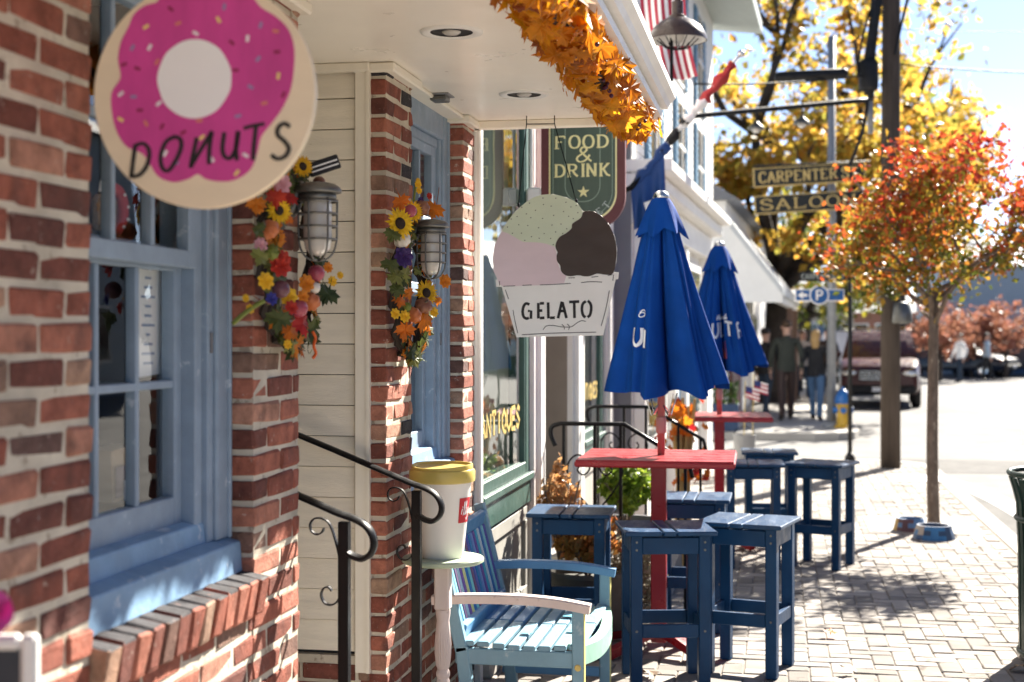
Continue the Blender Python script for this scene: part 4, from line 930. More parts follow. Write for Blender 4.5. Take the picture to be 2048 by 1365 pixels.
for i in range(26):
    y = rnd.choice((5.75, 5.8, 5.85, 4.9, 4.2)) + rnd.uniform(-.06, .06); b.ell((rnd.uniform(.0, .1), y, SOF - .10 + rnd.uniform(-.03, .03)), (.008, .008, .008), 7, 5)
stuff(b.build('berry_cluster', flat('darkberry', (.06, .008, .03)), gl))

BALLC = {}
def wreath(label, y0, z0, items, sc, group):
    t = thing('autumn_wreath', label, 'wreath', (WX + .03, y0, z0), 0, group)
    ring = [(.0 + .012 * math.sin(i * 2.3), .185 * math.cos(R(i * 12)), .235 * math.sin(R(i * 12))) for i in range(30)]
    for k in range(3):
        MB().tube([(p[0] + .012 * math.sin(i * 1.1 + k * 2), p[1] * (1 + .05 * math.sin(i + k)), p[2] * (1 + .05 * math.cos(i * 1.3 + k))) for i, p in enumerate(ring)], .012, 6, closed=True).build('twig_ring', M['barkdark'], t)
    for i in range(44):
        a = R(i * 8.2 + rnd.uniform(-5, 5)); s_ = rnd.uniform(.07, .11)
        n_ = Vector((1, rnd.uniform(-.6, .3), rnd.uniform(-.5, .5))); q = n_.to_track_quat('Z', 'Y').to_euler(); q.rotate_axis('Z', rnd.uniform(0, 6.28))
        link('leaf', rnd.choice(LGM + LGM + OM), t, (rnd.uniform(.012, .03), .185 * math.cos(a), .235 * math.sin(a)), q, (s_, s_, s_))
    for (zx, zy, kind, size) in items:
        px, py = 400 + zx / 2.275, 250 + zy / 2.275; X = WX + .075; D = DX(px, X); p = W(px, py, D); s = F / D; r_ = size / 2.275 / s * .58
        loc = Vector((.045 + rnd.uniform(0, .02), p.y - y0, p.z - z0)); face = Vector((.75, -.62, .12)).normalized()
        qf = face.to_track_quat('Z', 'Y').to_euler(); qf.rotate_axis('Z', rnd.uniform(0, 6.28))
        if kind[0] == 'leaf':
            n_ = face + Vector((rnd.uniform(-.25, .25), rnd.uniform(-.25, .25), rnd.uniform(-.3, .3))); q = n_.to_track_quat('Z', 'Y').to_euler(); q.rotate_axis('Z', rnd.uniform(-.8, .8) + 3.1)
            link('leaf', rnd.choice({'r': RM, 'o': OM, 'g': LGM}[kind[1]]), t, loc, q, (r_ * 2.1,) * 3)
        elif kind[0] == 'sun':
            b = MB()
            for lay in range(2):
                for k in range(13):
                    a = 2 * math.pi * (k + lay * .5) / 13; L_ = r_ * (1.12 - .12 * lay) * rnd.uniform(.9, 1.08); wd = r_ * .15; c, s_ = math.cos(a), math.sin(a); zt = r_ * (.02 + .14 * lay) + rnd.uniform(-.05, .08) * r_
                    P_ = lambda u, v, z_: (u * c - v * s_, u * s_ + v * c, z_)
                    b.add([P_(r_ * .25, -wd * .6, .0), P_(r_ * .62, -wd, zt), P_(L_, 0, zt * .6), P_(r_ * .62, wd, zt), P_(r_ * .25, wd * .6, 0), P_(r_ * .6, 0, zt - r_ * .05)], [(0, 1, 5), (1, 2, 5), (2, 3, 5), (3, 4, 5), (4, 0, 5)])
            o = b.build('sunflower', leafY, t, loc=loc, rot=qf)
            MB().ell((0, 0, r_ * .06), (r_ * .38, r_ * .38, r_ * .14), 14, 8).build('seed_head', M['seed'], o, True)
        elif kind[0] == 'flo':
            b = MB()
            for lay in range(3):
                m_ = 8 - lay * 2
                for k in range(m_):
                    a = 2 * math.pi * (k + lay * .37) / m_; L_ = r_ * (1 - .28 * lay); wd = L_ * .36; c, s_ = math.cos(a), math.sin(a); zt = r_ * (.1 + .22 * lay)
                    P_ = lambda u, v, z_: (u * c - v * s_, u * s_ + v * c, z_)
                    b.add([P_(0, 0, r_ * .05 * lay), P_(L_ * .65, -wd, zt), P_(L_, -wd * .3, zt * 1.3 + rnd.uniform(-.05, .1) * r_), P_(L_, wd * .3, zt * 1.2), P_(L_ * .65, wd, zt)], [(0, 1, 2), (0, 2, 3), (0, 3, 4)])
            b.build('flower', flat('flo' + str(kind[1]), kind[1]), t, loc=loc, rot=qf)
        elif kind[0] == 'pum':
            o = MB().ell((0, 0, 0), (r_, r_, r_ * .8), 32, 9, ribs=8, rd=.16).build('mini_pumpkin', flat('pum' + str(kind[1]), kind[1], .4), t, True, loc, (qf.x * .6, qf.y * .6, 0))
            MB().tube([(0, 0, r_ * .5), (r_ * .05, 0, r_ * .85), (r_ * .2, 0, r_ * 1.05)], [r_ * .16, r_ * .11, r_ * .09], 6).build('stalk', M['bark'], o)
        elif kind[0] == 'ball':
            o = MB().ell((0, 0, 0), (r_, r_, r_ * .95), 14, 9).build('fruit', flat('ball' + str(kind[1]), kind[1], .3), t, True, loc, qf)
        elif kind[0] == 'pom':
            b = MB()
            for k in range(60):
                v = Vector((rnd.gauss(0, 1), rnd.gauss(0, 1), rnd.gauss(0, 1))).normalized(); u = v.orthogonal().normalized() * r_ * .2; w_ = v.cross(u)
                b.add([v * r_ * .5 + u, v * r_ * .5 - u, v * r_ * 1.02 + w_ * .4], [(0, 1, 2)])
            b.ell((0, 0, 0), (r_ * .8,) * 3, 10, 7); b.build('pompom', flat('pom' + str(kind[1]), kind[1]), t, loc=loc)
        elif kind[0] == 'path':
            pts = []
            for (qx, qy) in kind[2]:
                px2, py2 = 400 + qx / 2.275, 250 + qy / 2.275; p2 = W(px2, py2, D); pts.append((loc.x + (p2.x - p.x) * .4, p2.y - y0 + (p2.x - p.x) * .4, p2.z - z0))
            MB().tube(cr(pts, 5), size / 1000.0, 6).build('sprig', flat('sprig' + str(kind[1]), kind[1]), t, True)
    return t
leafY = leafobj('sunflower_petal', [(0, (.75, .42, .01)), (1, (.8, .55, .02))], .3)
M['seed'] = pm('seed_head_mat', (.03, .018, .012), .9, .3, 60, .8, 200)
YEL, ORA, RED, PNK, BLU, PUR, WHT, GRN = (.75, .45, .02), (.65, .22, .015), (.45, .03, .015), (.62, .32, .36), (.04, .04, .25), (.05, .02, .12), (.7, .64, .55), (.16, .19, .03)
PLUM, APPL, PUMO, PUMB = (.13, .045, .06), (.36, .06, .09), (.45, .13, .04), (.22, .09, .05)
w1i = [(235, 375, ('flo', ORA), 60), (345, 390, ('sun',), 108), (455, 190, ('sun',), 90), (355, 268, ('flo', PNK), 90), (330, 330, ('leaf', 'r'), 100), (400, 330, ('leaf', 'r'), 90), (292, 478, ('pum', PUMO), 92), (258, 548, ('flo', PNK), 62), (315, 580, ('pom', GRN), 72), (345, 640, ('flo', RED), 100), (352, 610, ('flo', RED), 70), (285, 712, ('flo', YEL), 75), (350, 748, ('ball', PLUM), 72), (322, 792, ('flo', BLU), 55), (398, 782, ('flo', YEL), 85), (462, 722, ('flo', ORA), 75), (508, 675, ('ball', APPL), 68), (500, 742, ('ball', WHT), 48), (440, 835, ('ball', APPL), 72), (498, 805, ('pum', PUMO), 84), (450, 905, ('leaf', 'r'), 118), (405, 940, ('leaf', 'o'), 100), (335, 885, ('leaf', 'g'), 120), (575, 770, ('leaf', 'g'), 110), (620, 685, ('flo', YEL), 32), (590, 712, ('flo', YEL), 44), (392, 1000, ('flo', YEL), 40), (386, 832, ('flo', RED), 60), (220, 360, ('leaf', 'o'), 90), (250, 600, ('leaf', 'g'), 90), (245, 480, ('leaf', 'g'), 80), (380, 425, ('leaf', 'o'), 60), (560, 650, ('flo', ORA), 45), (515, 262, ('ball', PUMB), 50), (440, 780, ('flo', ORA), 55),
       (200, 850, ('path', GRN, [(60, 905), (130, 868), (215, 830), (300, 800)]), 6), (205, 790, ('flo', YEL), 34), (200, 838, ('flo', YEL), 40), (505, 990, ('path', (.6, .1, .01), [(488, 940), (512, 970), (498, 1005), (515, 1040), (490, 1062)]), 4.5), (270, 830, ('path', PUMB, [(190, 780), (250, 800), (320, 815)]), 1.6)]
w2i = [(885, 450, ('sun',), 128), (908, 525, ('pum', WHT), 72), (905, 602, ('flo', PUR), 92), (937, 392, ('ball', APPL), 52), (985, 378, ('pum', PUMB), 72), (1042, 385, ('leaf', 'o'), 100), (962, 395, ('sun',), 90), (893, 352, ('leaf', 'o'), 90), (890, 690, ('leaf', 'g'), 92), (895, 752, ('leaf', 'g'), 80), (930, 765, ('leaf', 'o'), 66), (1028, 765, ('sun',), 104), (1005, 822, ('pum', PUMB), 74), (905, 800, ('leaf', 'o'), 70), (938, 828, ('pom', GRN), 40), (882, 860, ('flo', YEL), 46), (920, 872, ('flo', YEL), 52), (962, 865, ('pum', PUMO), 70), (1002, 885, ('leaf', 'o'), 110), (932, 935, ('leaf', 'o'), 96), (1095, 712, ('flo', ORA), 60), (1040, 852, ('flo', YEL), 44), (968, 272, ('flo', YEL), 34), (975, 255, ('flo', YEL), 24), (972, 300, ('flo', YEL), 30), (980, 345, ('flo', PUR), 30), (860, 640, ('leaf', 'g'), 90), (870, 500, ('leaf', 'g'), 80), (975, 665, ('leaf', 'g'), 50), (1070, 800, ('leaf', 'o'), 50), (1020, 325, ('flo', RED), 28),
       (970, 300, ('path', GRN, [(968, 260), (962, 300), (950, 350)]), 4), (1060, 340, ('path', PUMB, [(1072, 285), (1058, 340), (1035, 420)]), 1.4)]
wreath('large autumn flower wreath with striped bow round the lamp on the near pier', 3.76, 1.80, w1i, 1, 'autumn wreaths on the brick piers')
wreath('autumn wreath with big sunflowers on the second pier, beside the far blue window', 5.06, 1.745, w2i, 1, 'autumn wreaths on the brick piers')
wr1 = [o for o in COL.objects if o.name == 'autumn_wreath'][0]
bw = MB(); p = W(400 + 490 / 2.275, 250 + 190 / 2.275, 4.0)
bw.cbox(-.006, .006, -.05, .04, -.02, .02, .003); bow = bw.build('bow', M['black'], wr1, loc=(.09, p.y - 3.76 - .02, p.z - 1.80), rot=(R(20), 0, R(-60)))
b = MB()
for zz in (-.009, .003): b.box(.0062, .0072, -.045, .035, zz, zz + .004); b.box(-.0072, -.0062, -.045, .035, zz, zz + .004)
b.build('stripe', M['paper'], bow)
# ================================================================== STEP RAILINGS (wrought iron, near)
def spiral(cx, cz, r0, r1, a0, a1, n=18):
    return [(cx + (r0 + (r1 - r0) * i / n) * math.cos(R(a0 + (a1 - a0) * i / n)), cz + (r0 + (r1 - r0) * i / n) * math.sin(R(a0 + (a1 - a0) * i / n))) for i in range(n + 1)]
def step_rail(y, label):
    t = thing('step_railing', label, 'railing', (-1.242, y, 0), 0, 'wrought iron railings of the shop steps')
    MB().cbox(-.0155, .0155, -.0155, .0155, 0, 1.055, .002).build('post', M['iron'], t)
    pr = [(-.021, -.004), (-.021, .004), (-.012, .010), (.012, .010), (.021, .004), (.021, -.004), (.012, -.007), (-.012, -.007)]
    path = [(-1.0, 0, 1.46), (-.6, 0, 1.305), (-.3, 0, 1.19), (-.02, 0, 1.078), (.03, 0, 1.062), (.062, 0, 1.045), (.082, 0, 1.020), (.088, 0, .992), (.078, 0, .965), (.055, 0, .951), (.028, 0, .957), (.012, 0, .966)]
    pc = path[:3] + [tuple(v) for v in cr(path[3:], 5)]
    MB().sweep(pc, pr, up=(0, 0, 1)).build('handrail', M['iron'], t, auto=True)
    # S-scroll brace: upper curl, sweep down to the post, lower curl
    up_c = [(-.062, 1.035), (-.068, 1.022), (-.084, 1.016), (-.100, 1.026), (-.103, 1.046), (-.090, 1.062), (-.066, 1.062)]
    arc = [(-.044, 1.046), (-.026, .998), (-.014, .945), (-.010, .885), (-.012, .845)]
    lo_c = [(-.022, .822), (-.040, .812), (-.060, .818), (-.070, .838), (-.064, .858), (-.048, .864), (-.038, .852)]
    pts = cr([(a, 0, b) for a, b in up_c + arc + lo_c], 4)
    MB().sweep([tuple(p) for p in pts], [(-.007, -.0022), (-.007, .0022), (.007, .0022), (.007, -.0022)], up=(0, 0, 1)).build('scroll', M['iron'], t)
    MB().cbox(-.035, .035, -.035, .035, 0, .008, .002).build('foot_plate', M['iron'], t)
step_rail(3.965, 'black iron step railing with scroll, nearer one, ending beside the near pier')
step_rail(4.80, 'black iron step railing with scroll, farther one, in front of the big cup')

# ================================================================== BAR STOOLS
def make_stool(label):
    t = thing('bar_stool', label, 'stool', (0, 0, 0), 0, 'navy wooden bar stools round the red tables')
    h, a, lw = .715, .180, .053; m = M['stool']
    for sx in (-1, 1):
        for sy in (-1, 1):
            b = MB(); x, y = sx * (a - lw / 2), sy * (a - lw / 2); b.cbox(x - lw / 2, x + lw / 2, y - lw / 2, y + lw / 2, 0, h - .02, .004); b.build('leg', m, t)
    for sy in (-1, 1):
        y = sy * (a - .016); b = MB(); b.cbox(-a + lw, a - lw, y - .012, y + .012, h - .105, h - .03, .003); b.build('apron', m, t)
        b = MB(); b.cbox(-a + lw, a - lw, y - .012, y + .012, .235, .295, .003); b.build('stretcher', m, t)
    for sx in (-1, 1):
        x = sx * (a - .016); b = MB(); b.cbox(x - .012, x + .012, -a + lw, a - lw, h - .105, h - .03, .003); b.build('apron', m, t)
        b = MB(); b.cbox(x - .012, x + .012, -a + lw, a - lw, .235, .295, .003); b.build('stretcher', m, t)
    for (xa, xb) in ((-.208, -.042), (-.035, .022), (.029, .208)):
        b = MB(); b.cbox(xa, xb, -.205, .205, h - .02, h, .004); b.build('seat_slat', M['stooltop'], t)
    for sx in (-1, 1):
        for zz in (h - .05, h - .085, .265):
            for sy in (-1, 1): MB().lathe([(0, .0025), (.005, .002), (.006, 0)], 8, M=Matrix.Translation((sx * (a - .026), sy * a, zz)) @ Matrix.Rotation(R(-90 * sy), 4, 'X')).build('screw', M['darkmetal'], t)
    return t
st0 = make_stool('navy bar stool with sunlit slats behind the painted bench, in front of the brown plants')
st0.location = (-1.03, 7.1, 0); st0.rotation_euler = (0, 0, R(2))
pB = G(1330, 1052, .715); dup(st0, (pB.x, pB.y, 0), R(13), 'navy bar stool in full shade in front of the red table post')
pC = G(1497, 1038, .715); dup(st0, (pC.x, pC.y, 0), R(-14), 'navy bar stool with sunlit seat, nearest to the pavers and tree shadow')
dup(st0, (-.47, 7.83, 0), R(0), 'navy bar stool partly hidden behind the red post of the near table')
pE = G(1506, 924, .715); dup(st0, (pE.x, pE.y, 0), R(3), 'navy bar stool behind the sunlit one, beside the end of the near red table')
dup(st0, (pE.x + .10, pE.y + 1.0, 0), R(3), 'navy bar stool tucked behind another, beside the far red table')
pF = G(1643, 924, .715); dup(st0, (pF.x, pF.y, 0), R(-20), 'lone navy bar stool standing out on the pavers near the street tree')

# ================================================================== RED TABLES
def red_table(x, y, rz, label):
    t = thing('red_pedestal_table', label, 'table', (x, y, 0), rz, 'red pedestal tables')
    b = MB(); b.cbox(-.385, .385, -.36, .36, .955, .985, .008); b.build('table_top', M['red'], t)
    b = MB()
    for k in range(5): b.cbox(-.38, .38, -.352 + k * .142, -.352 + k * .142 + .136, .985, .990, .002)
    stuff(b.build('top_boards', M['red'], t))
    MB().cbox(-.038, .038, -.038, .038, .05, .955, .005).build('pedestal', M['red'], t)
    for k in range(4):
        a = R(90 * k + 45); pts = [(.03, 0, .10), (.12, 0, .085), (.22, 0, .055), (.34, 0, .022)]
        b = MB(); b.sweep([(p[0] * math.cos(a), p[0] * math.sin(a), p[2]) for p in cr(pts, 3)], [(-.028, -.02), (-.028, .02), (.028, .02), (.028, -.02)], up=(0, 0, 1)); b.build('foot', M['red'], t)
    return t
T1 = (-.60, 7.18); T2 = (-.45, 10.85)
red_table(*T1, R(1), 'red wooden pedestal table under the near blue umbrella')
red_table(*T2, R(3), 'red wooden pedestal table under the far blue umbrella')

# ================================================================== CLOSED UMBRELLAS
def umbrella(x, y, seed, label, text, phi0, zt=2.30, ph0=0.0):
    rnd = random.Random(seed); t = thing('closed_umbrella', label, 'umbrella', (x, y, 0), 0, 'closed blue patio umbrellas')
    NR = 7; jr = [rnd.uniform(.92, 1.12) for _ in range(NR)]; jz = [rnd.uniform(-.02, .05) for _ in range(NR)]; ja = [rnd.uniform(-.10, .10) for _ in range(NR)]; tw = 0.0; dl = [rnd.uniform(.10, .50) for _ in range(NR)]; ph = R(ph0)
    kv = int((((R(-84) - ph) / (2 * math.pi) * NR) % NR)); dl[kv] = .62; dl[(kv + 1) % NR] = .12; dl[(kv - 1) % NR] = .14; jz[kv] = -.03; jz[(kv + 1) % NR] = -.06
    z0, z1 = zt - .055, 1.345
    fl_ = [(rnd.uniform(0, 6.283), rnd.uniform(.012, .04), rnd.uniform(.035, .10), rnd.uniform(-.25, .25)) for _ in range(15)] + [(R(-84), .05, .06, .03), (R(-112), .022, .05, -.1), (R(-50), .026, .045, .1), (R(-138), .022, .06, -.05)]
    def surf(a, v):      # a angle, v 0 top .. 1 hem
        u = ((a - ph) / (2 * math.pi) * NR) % NR; i = int(u) % NR; f = u - int(u); j = (i + 1) % NR
        e = f * f * (3 - 2 * f); rr_ = jr[i] * (1 - e) + jr[j] * e; zz = jz[i] * (1 - e) + jz[j] * e
        w_ = abs(2 * f - 1)                                    # 1 on a rib, 0 between ribs
        R0 = .052 + .258 * v ** 0.92
        fold = (1 - w_ ** 1.5); dep = dl[i] * (.25 + .75 * min(1, v * 1.5)) * fold
        r_ = R0 * rr_ * (1 - dep) + (.012 * math.sin(5 * a + 4 * v + seed) + .010 * math.sin(13 * a + 2 * v + seed * 2) + .0035 * math.sin(29 * a - 3 * v + seed)) * v ** .7
        for (fa, fd, fw, fs_) in fl_:
            dd = (a - fa - fs_ * v + math.pi) % (2 * math.pi) - math.pi; r_ -= fd * math.exp(-(dd / fw) ** 2) * min(1, .25 + v * 1.1)
        zl = z0 + (z1 - z0) * v + v * v * (zz + .01 * fold - .03 * (w_ ** 2.0) + .02 * math.sin(3 * a + seed) + .015 * math.sin(7 * a + 2 * seed))
        aa = a + (ja[i] * (1 - e) + ja[j] * e) * v + tw * v
        return r_, aa, zl
    NA, NV = 240, 26; V = []; fs = []
    for k in range(NV + 1):
        for q in range(NA):
            r_, aa, zz = surf(2 * math.pi * q / NA, k / NV); V.append((r_ * math.cos(aa) + .035 * (k / NV) ** 2, r_ * math.sin(aa), zz))
    for k in range(NV):
        for q in range(NA): a, b_ = k * NA + q, k * NA + (q + 1) % NA; fs.append((a, a + NA, b_ + NA, b_))
    o = MB().add(V, fs).build('canopy', M['umb'], t, True)
    # vent flounce at the top
    V = []; fs = []; NV2 = 8
    for k in range(NV2 + 1):
        v = k / NV2
        for q in range(NA):
            a = 2 * math.pi * q / NA; u = (a / (2 * math.pi) * NR) % NR; f = u - int(u); w_ = abs(2 * f - 1)
            r_ = (.035 + .105 * v ** .8) * (jr[int(u)] * .3 + .7) * (1 - .30 * v * (1 - w_ ** 1.4)); V.append((r_ * math.cos(a + tw * .1), r_ * math.sin(a + tw * .1), zt - .01 - .205 * v + .035 * v * (1 - w_) + .012 * math.sin(3 * a + seed) * v))
    for k in range(NV2):
        for q in range(NA): a, b_ = k * NA + q, k * NA + (q + 1) % NA; fs.append((a, a + NA, b_ + NA, b_))
    MB().add(V, fs).build('vent_flounce', M['umb'], t, True)
    MB().lathe([(0, .022), (.018, .02), (.034, .008), (.042, -.008), (.042, -.02), (0, -.02)], 20, (0, 0, zt)).build('finial', M['chrome'], t, True)
    MB().tube([(0, 0, .95), (0, 0, zt - .02)], .019, 14).build('pole', M['polepink'], t, True)
    MB().lathe([(.024, 0), (.026, .01), (.026, .07), (.024, .08)], 14, (0, 0, 1.10)).build('pole_sleeve', flat('sleevepink', (.42, .24, .23)), t, True)
    for k in range(4):
        a = R(40 + 90 * k); MB().tube([(.02 * math.cos(a), .02 * math.sin(a), 1.24), (.06 * math.cos(a), .06 * math.sin(a), 1.19), (.10 * math.cos(a), .10 * math.sin(a), 1.30)], .004, 6).build('rib_strut', M['chrome'], t)
    # printed lettering that follows the cloth
    def on(xm, zm):
        a = phi0 + xm / .26
        v = max(0, min(1, (z0 - zm) / (z0 - z1)))
        r_, aa, zz = surf(a % (2 * math.pi), v); return Vector(((r_ + .006) * math.cos(aa) + .035 * v * v, (r_ + .006) * math.sin(aa), zz))
    for (nm, strokes, wd, mt) in text:
        b = MB()
        for s_ in strokes:
            P_ = cr(s_, 6) if len(s_) > 2 else [Vector(s_[0]).lerp(Vector(s_[1]), k / 8) for k in range(9)]
            for k in range(len(P_) - 1):
                d = (P_[k + 1] - P_[k]); d = d.normalized() if d.length else Vector((1, 0)); nn_ = Vector((-d.y, d.x)) * wd / 2; e_ = d * wd * .12
                q = [P_[k] + nn_ - e_, P_[k] - nn_ - e_, P_[k + 1] - nn_ + e_, P_[k + 1] + nn_ + e_]; b.add([on(p.x, p.y) for p in q], [(0, 1, 2, 3)])
        b.build(nm, mt, t)
    return t
def ultra(z, g=1.0):
    h = .115; x = -.12; out = []
    out += [[(x, z + h), (x, z + .04), (x + .03, z), (x + .06, z + .04), (x + .06, z + h)]]
    x += .10; out += [[(x, z + h), (x, z)], [(x, z), (x + .055, z)]]
    x += .085; out += [[(x - .005, z + h), (x + .065, z + h)], [(x + .03, z + h), (x + .03, z)]]
    x += .10; out += [[(x, z), (x, z + h)], [(x, z + h), (x + .045, z + h), (x + .06, z + h * .75), (x + .045, z + h * .5), (x, z + h * .5)], [(x + .03, z + h * .5), (x + .065, z)]]
    return [[(p[0] * g, z + (p[1] - z) * g) for p in s_] for s_ in out]
script = [[(-.05, 0), (-.035, .035), (-.03, .005), (-.01, .04), (-.005, .0), (.005, .02), (.012, .0), (.02, .012), (.03, .018), (.028, .0), (.04, .0), (.045, .045), (.048, .0), (.058, .018), (.064, .0)], [(.07, .008), (.08, .02), (.075, 0), (.09, .002), (.10, .04), (.098, .0), (.11, .01)]]
def scr(z, dx, g=1.0): return [[(p[0] * g + dx, p[1] * g + z) for p in s_] for s_ in script]
wht = flat('printwhite', (.75, .78, .82)); prd = flat('printred', (.55, .10, .10))
umbrella(T1[0] + .012, T1[1], 11, 'near closed blue umbrella with white print, standing in the front red table', [('lettering', (ultra(1.56, .72)[:1] + [[(-.014, 1.64), (-.014, 1.562)]]), .014, wht), ('script_lettering', [[(-.055, 1.715), (-.04, 1.73), (-.028, 1.72), (-.033, 1.705), (-.05, 1.695), (-.06, 1.703), (-.045, 1.718), (-.02, 1.708)]], .005, wht)], R(252), 2.30, -84 + 180 / 7 + 4)
umbrella(*T2, 5, 'far closed blue umbrella with white print and red mark, behind the near umbrella', [('lettering', ultra(1.60, .85), .015, wht), ('script_lettering', scr(1.72, -.02, .85), .007, wht), ('red_mark', [[(.03, 1.56), (.03, 1.44)]], .028, prd)], R(272), 2.28, -60)

# ================================================================== PAINTED BENCH
bn = thing('painted_bench', 'pale blue slatted bench with multicoloured back slats and curved arms against the shop', 'bench', (0, 5.66, 0))
XB, XF, HW = -1.235, -.715, .41
sk = pm('pale_blue_bench_paint', (.18, .32, .40), .45, .12, 8, .3, 45, wear=(.34, .44, .48), wamt=.62, wscale=9)
sk2 = pm('mid_blue_bench_paint', (.10, .25, .43), .45, .12, 8, .2, 45); mint = pm('mint_bench_paint', (.30, .52, .42), .45, .12, 8, .2, 45); pinkw = pm('pinkish_white_paint', (.62, .52, .48), .5, .1, 9, .3, 40, wear=(.45, .36, .32), wamt=.64, wscale=16)
for sy, am in ((-1, pinkw), (1, sk2)):
    y = sy * HW
    b = MB(); b.cbox(XF - .045, XF, y - .022, y + .022, 0, .585, .005); fl = b.build('front_leg', sk, bn)
    MB().cbox(XF - .001, XF + .002, y - .018, y + .018, .01, .58, .0005).build('leg_edge', flat('legyellow', (.6, .55, .2)), fl)
    MB().lathe([(0, .004), (.010, .004), (.013, 0)], 12, M=Matrix.Translation((XF - .022, y - .022, .36)) @ Matrix.Rotation(R(90), 4, 'X')).build('bolt', M['gold'], fl)
    b = MB(); b.beam((XB + .10, y, 0), (XB + .055, y, .42), .042, .05, (1, 0, 0), .004); b.beam((XB + .055, y, .40), (XB - .055, y, .86), .042, .048, (1, 0, 0), .004); b.build('back_post', sk, bn)
    pts = cr([(XB - .06, y, .592), (XB + .10, y, .602), (XB + .28, y, .604), (XB + .42, y, .595), (XF + .022, y, .577)], 5)
    b = MB(); b.sweep(pts, [(-.028, -.017), (-.028, .012), (-.022, .017), (.022, .017), (.028, .012), (.028, -.017)], up=(0, 0, 1)); arm = b.build('arm', am, bn, auto=True)
    MB().lathe([(0, .003), (.008, .003), (.010, 0)], 10, M=Matrix.Translation((XB - .035, y - .028, .592)) @ Matrix.Rotation(R(90), 4, 'X')).build('bolt', M['chrome'], arm)
    b = MB(); b.cbox(XB + .03, XF - .02, y - .016, y + .016, .355, .415, .004); b.build('side_rail', sk, bn)
    b = MB(); b.cbox(XB + .05, XF - .02, y - .014, y + .014, .13, .17, .004); b.build('stretcher', sk2, bn)
for k in range(8):
    xa = XB + .055 + k * .0585
    b = MB(); b.cbox(xa, xa + .046, -HW - .012, -.006, .417 + .006 * math.cos(k * .8), .437 + .006 * math.cos(k * .8), .003); b.build('seat_slat', sk, bn)
    b = MB(); b.cbox(xa, xa + .046, .006, HW + .012, .417 + .006 * math.cos(k * .8), .437 + .006 * math.cos(k * .8), .003); b.build('seat_slat', sk if k > 2 else sk2, bn)
MB().cbox(XB + .04, XF - .03, -.02, .02, .38, .4155, .003).build('seat_bearer', sk2, bn)
b = MB(); pr = [(-.012, -.03), (-.012, .03), (.012, .03), (.012, -.03)]
b.sweep(cr([(XF - .01, -HW + .02, .40), (XF + .02, -HW * .5, .385), (XF + .03, 0, .38), (XF + .02, HW * .5, .385), (XF - .01, HW - .02, .40)], 5), [(-.03, -.035), (-.03, .035), (.012, .035), (.012, -.035)], up=(0, 0, 1)); b.build('front_rail', mint, bn, auto=True)
MB().cbox(XF - .075, XF - .012, -HW + .024, HW - .024, .414, .436, .008).build('front_slat', mint, bn)
for zz, xx in ((.46, XB + .045), (.80, XB - .04)):
    MB().beam((xx, -HW + .02, zz), (xx, HW - .02, zz), .03, .075, (.24, 0, 1), .004).build('back_rail', sk2, bn)
bc = [(.02, .16, .38), (.16, .45, .52), (.10, .06, .14), (.36, .50, .62), (.14, .07, .30), (.55, .55, .25), (.02, .14, .40), (.18, .50, .52), (.16, .07, .16), (.08, .10, .34), (.02, .16, .36), (.13, .22, .45), (.12, .06, .26), (.04, .30, .42), (.45, .5, .55), (.02, .12, .32), (.2, .46, .5), (.1, .08, .3)]
for k, c in enumerate(bc):
    y = -HW + .045 + k * .0435
    MB().beam((XB + .04, y, .49), (XB - .033, y, .775), .028, .014, (1, 0, .25), .003).build('back_slat', flat('slat%d' % k, c), bn)
for (x_, y_) in ((XB + .25, -.25), (XB + .42, -.2), (XB + .36, .1)):
    MB().box(x_, x_ + .044, y_, y_ + .05, .4425, .4436).build('paint_patch', flat('patchblue', (.12, .42, .52)), bn)

# ================================================================== SIDE TABLE AND GIANT CUP
tp = W(886, 1122, 5.16)
t = thing('round_side_table', 'small round mint topped table on a turned whitewashed leg, holding the big cup', 'table', (tp.x, tp.y, 0))
MB().lathe([(0, .770), (.140, .770), (.149, .776), (.149, .786), (.145, .791), (0, .791)], 48).build('table_top', pm('mint_top_paint', (.42, .50, .36), .45, .08, 8, .1), t, auto=True)
MB().cbox(-.028, .028, -.028, .028, .60, .770, .006).build('leg_block', pinkw, t)
pf = [(.0, .05), (.02, .05), (.017, .12), (.02, .22), (.026, .30), (.027, .33), (.021, .352), (.025, .36), (.025, .372), (.020, .384), (.026, .40), (.030, .44), (.031, .47), (.027, .52), (.023, .56), (.027, .585), (.027, .60), (0, .60)]
V = []; 
b = MB(); nq = 40; prf = pf; k_ = len(prf)
for i in range(nq):
    a = 2 * math.pi * i / nq
    for (r_, z_) in prf: q = r_ * (1 - (.07 if i % 2 else 0) * (1 if .1 < z_ < .56 else 0)); b.v.append((q * math.cos(a), q * math.sin(a), z_))
for i in range(nq):
    for j in range(k_ - 1): b.f.append((i * k_ + j, ((i + 1) % nq) * k_ + j, ((i + 1) % nq) * k_ + j + 1, i * k_ + j + 1)); b.mi.append(0)
b.build('turned_leg', pinkw, t, auto=True)
MB().lathe([(0, 0), (.11, 0), (.11, .012), (.03, .03), (.02, .055), (0, .055)], 28).build('base_disc', pinkw, t, auto=True)
t = thing('giant_cup', 'oversized white takeaway coffee cup with yellow lid and red label', 'cup', (tp.x - .003, tp.y, .791))
cream = pm('cup_white', (.72, .69, .64), .4, .03, 6, .05, 30)
MB().lathe([(0, .0), (.074, .0), (.078, .006), (.083, .06), (.106, .275), (.1075, .28)], 56).build('cup_body', cream, t, auto=True)
lidm = pm('yellow_lid', (.56, .43, .11), .35, .05, 8, .03, 40)
MB().lathe([(.1075, .272), (.1185, .276), (.120, .284), (.120, .312), (.117, .318), (.1125, .319), (.111, .320)], 56).build('lid_rim', lidm, t, auto=True)
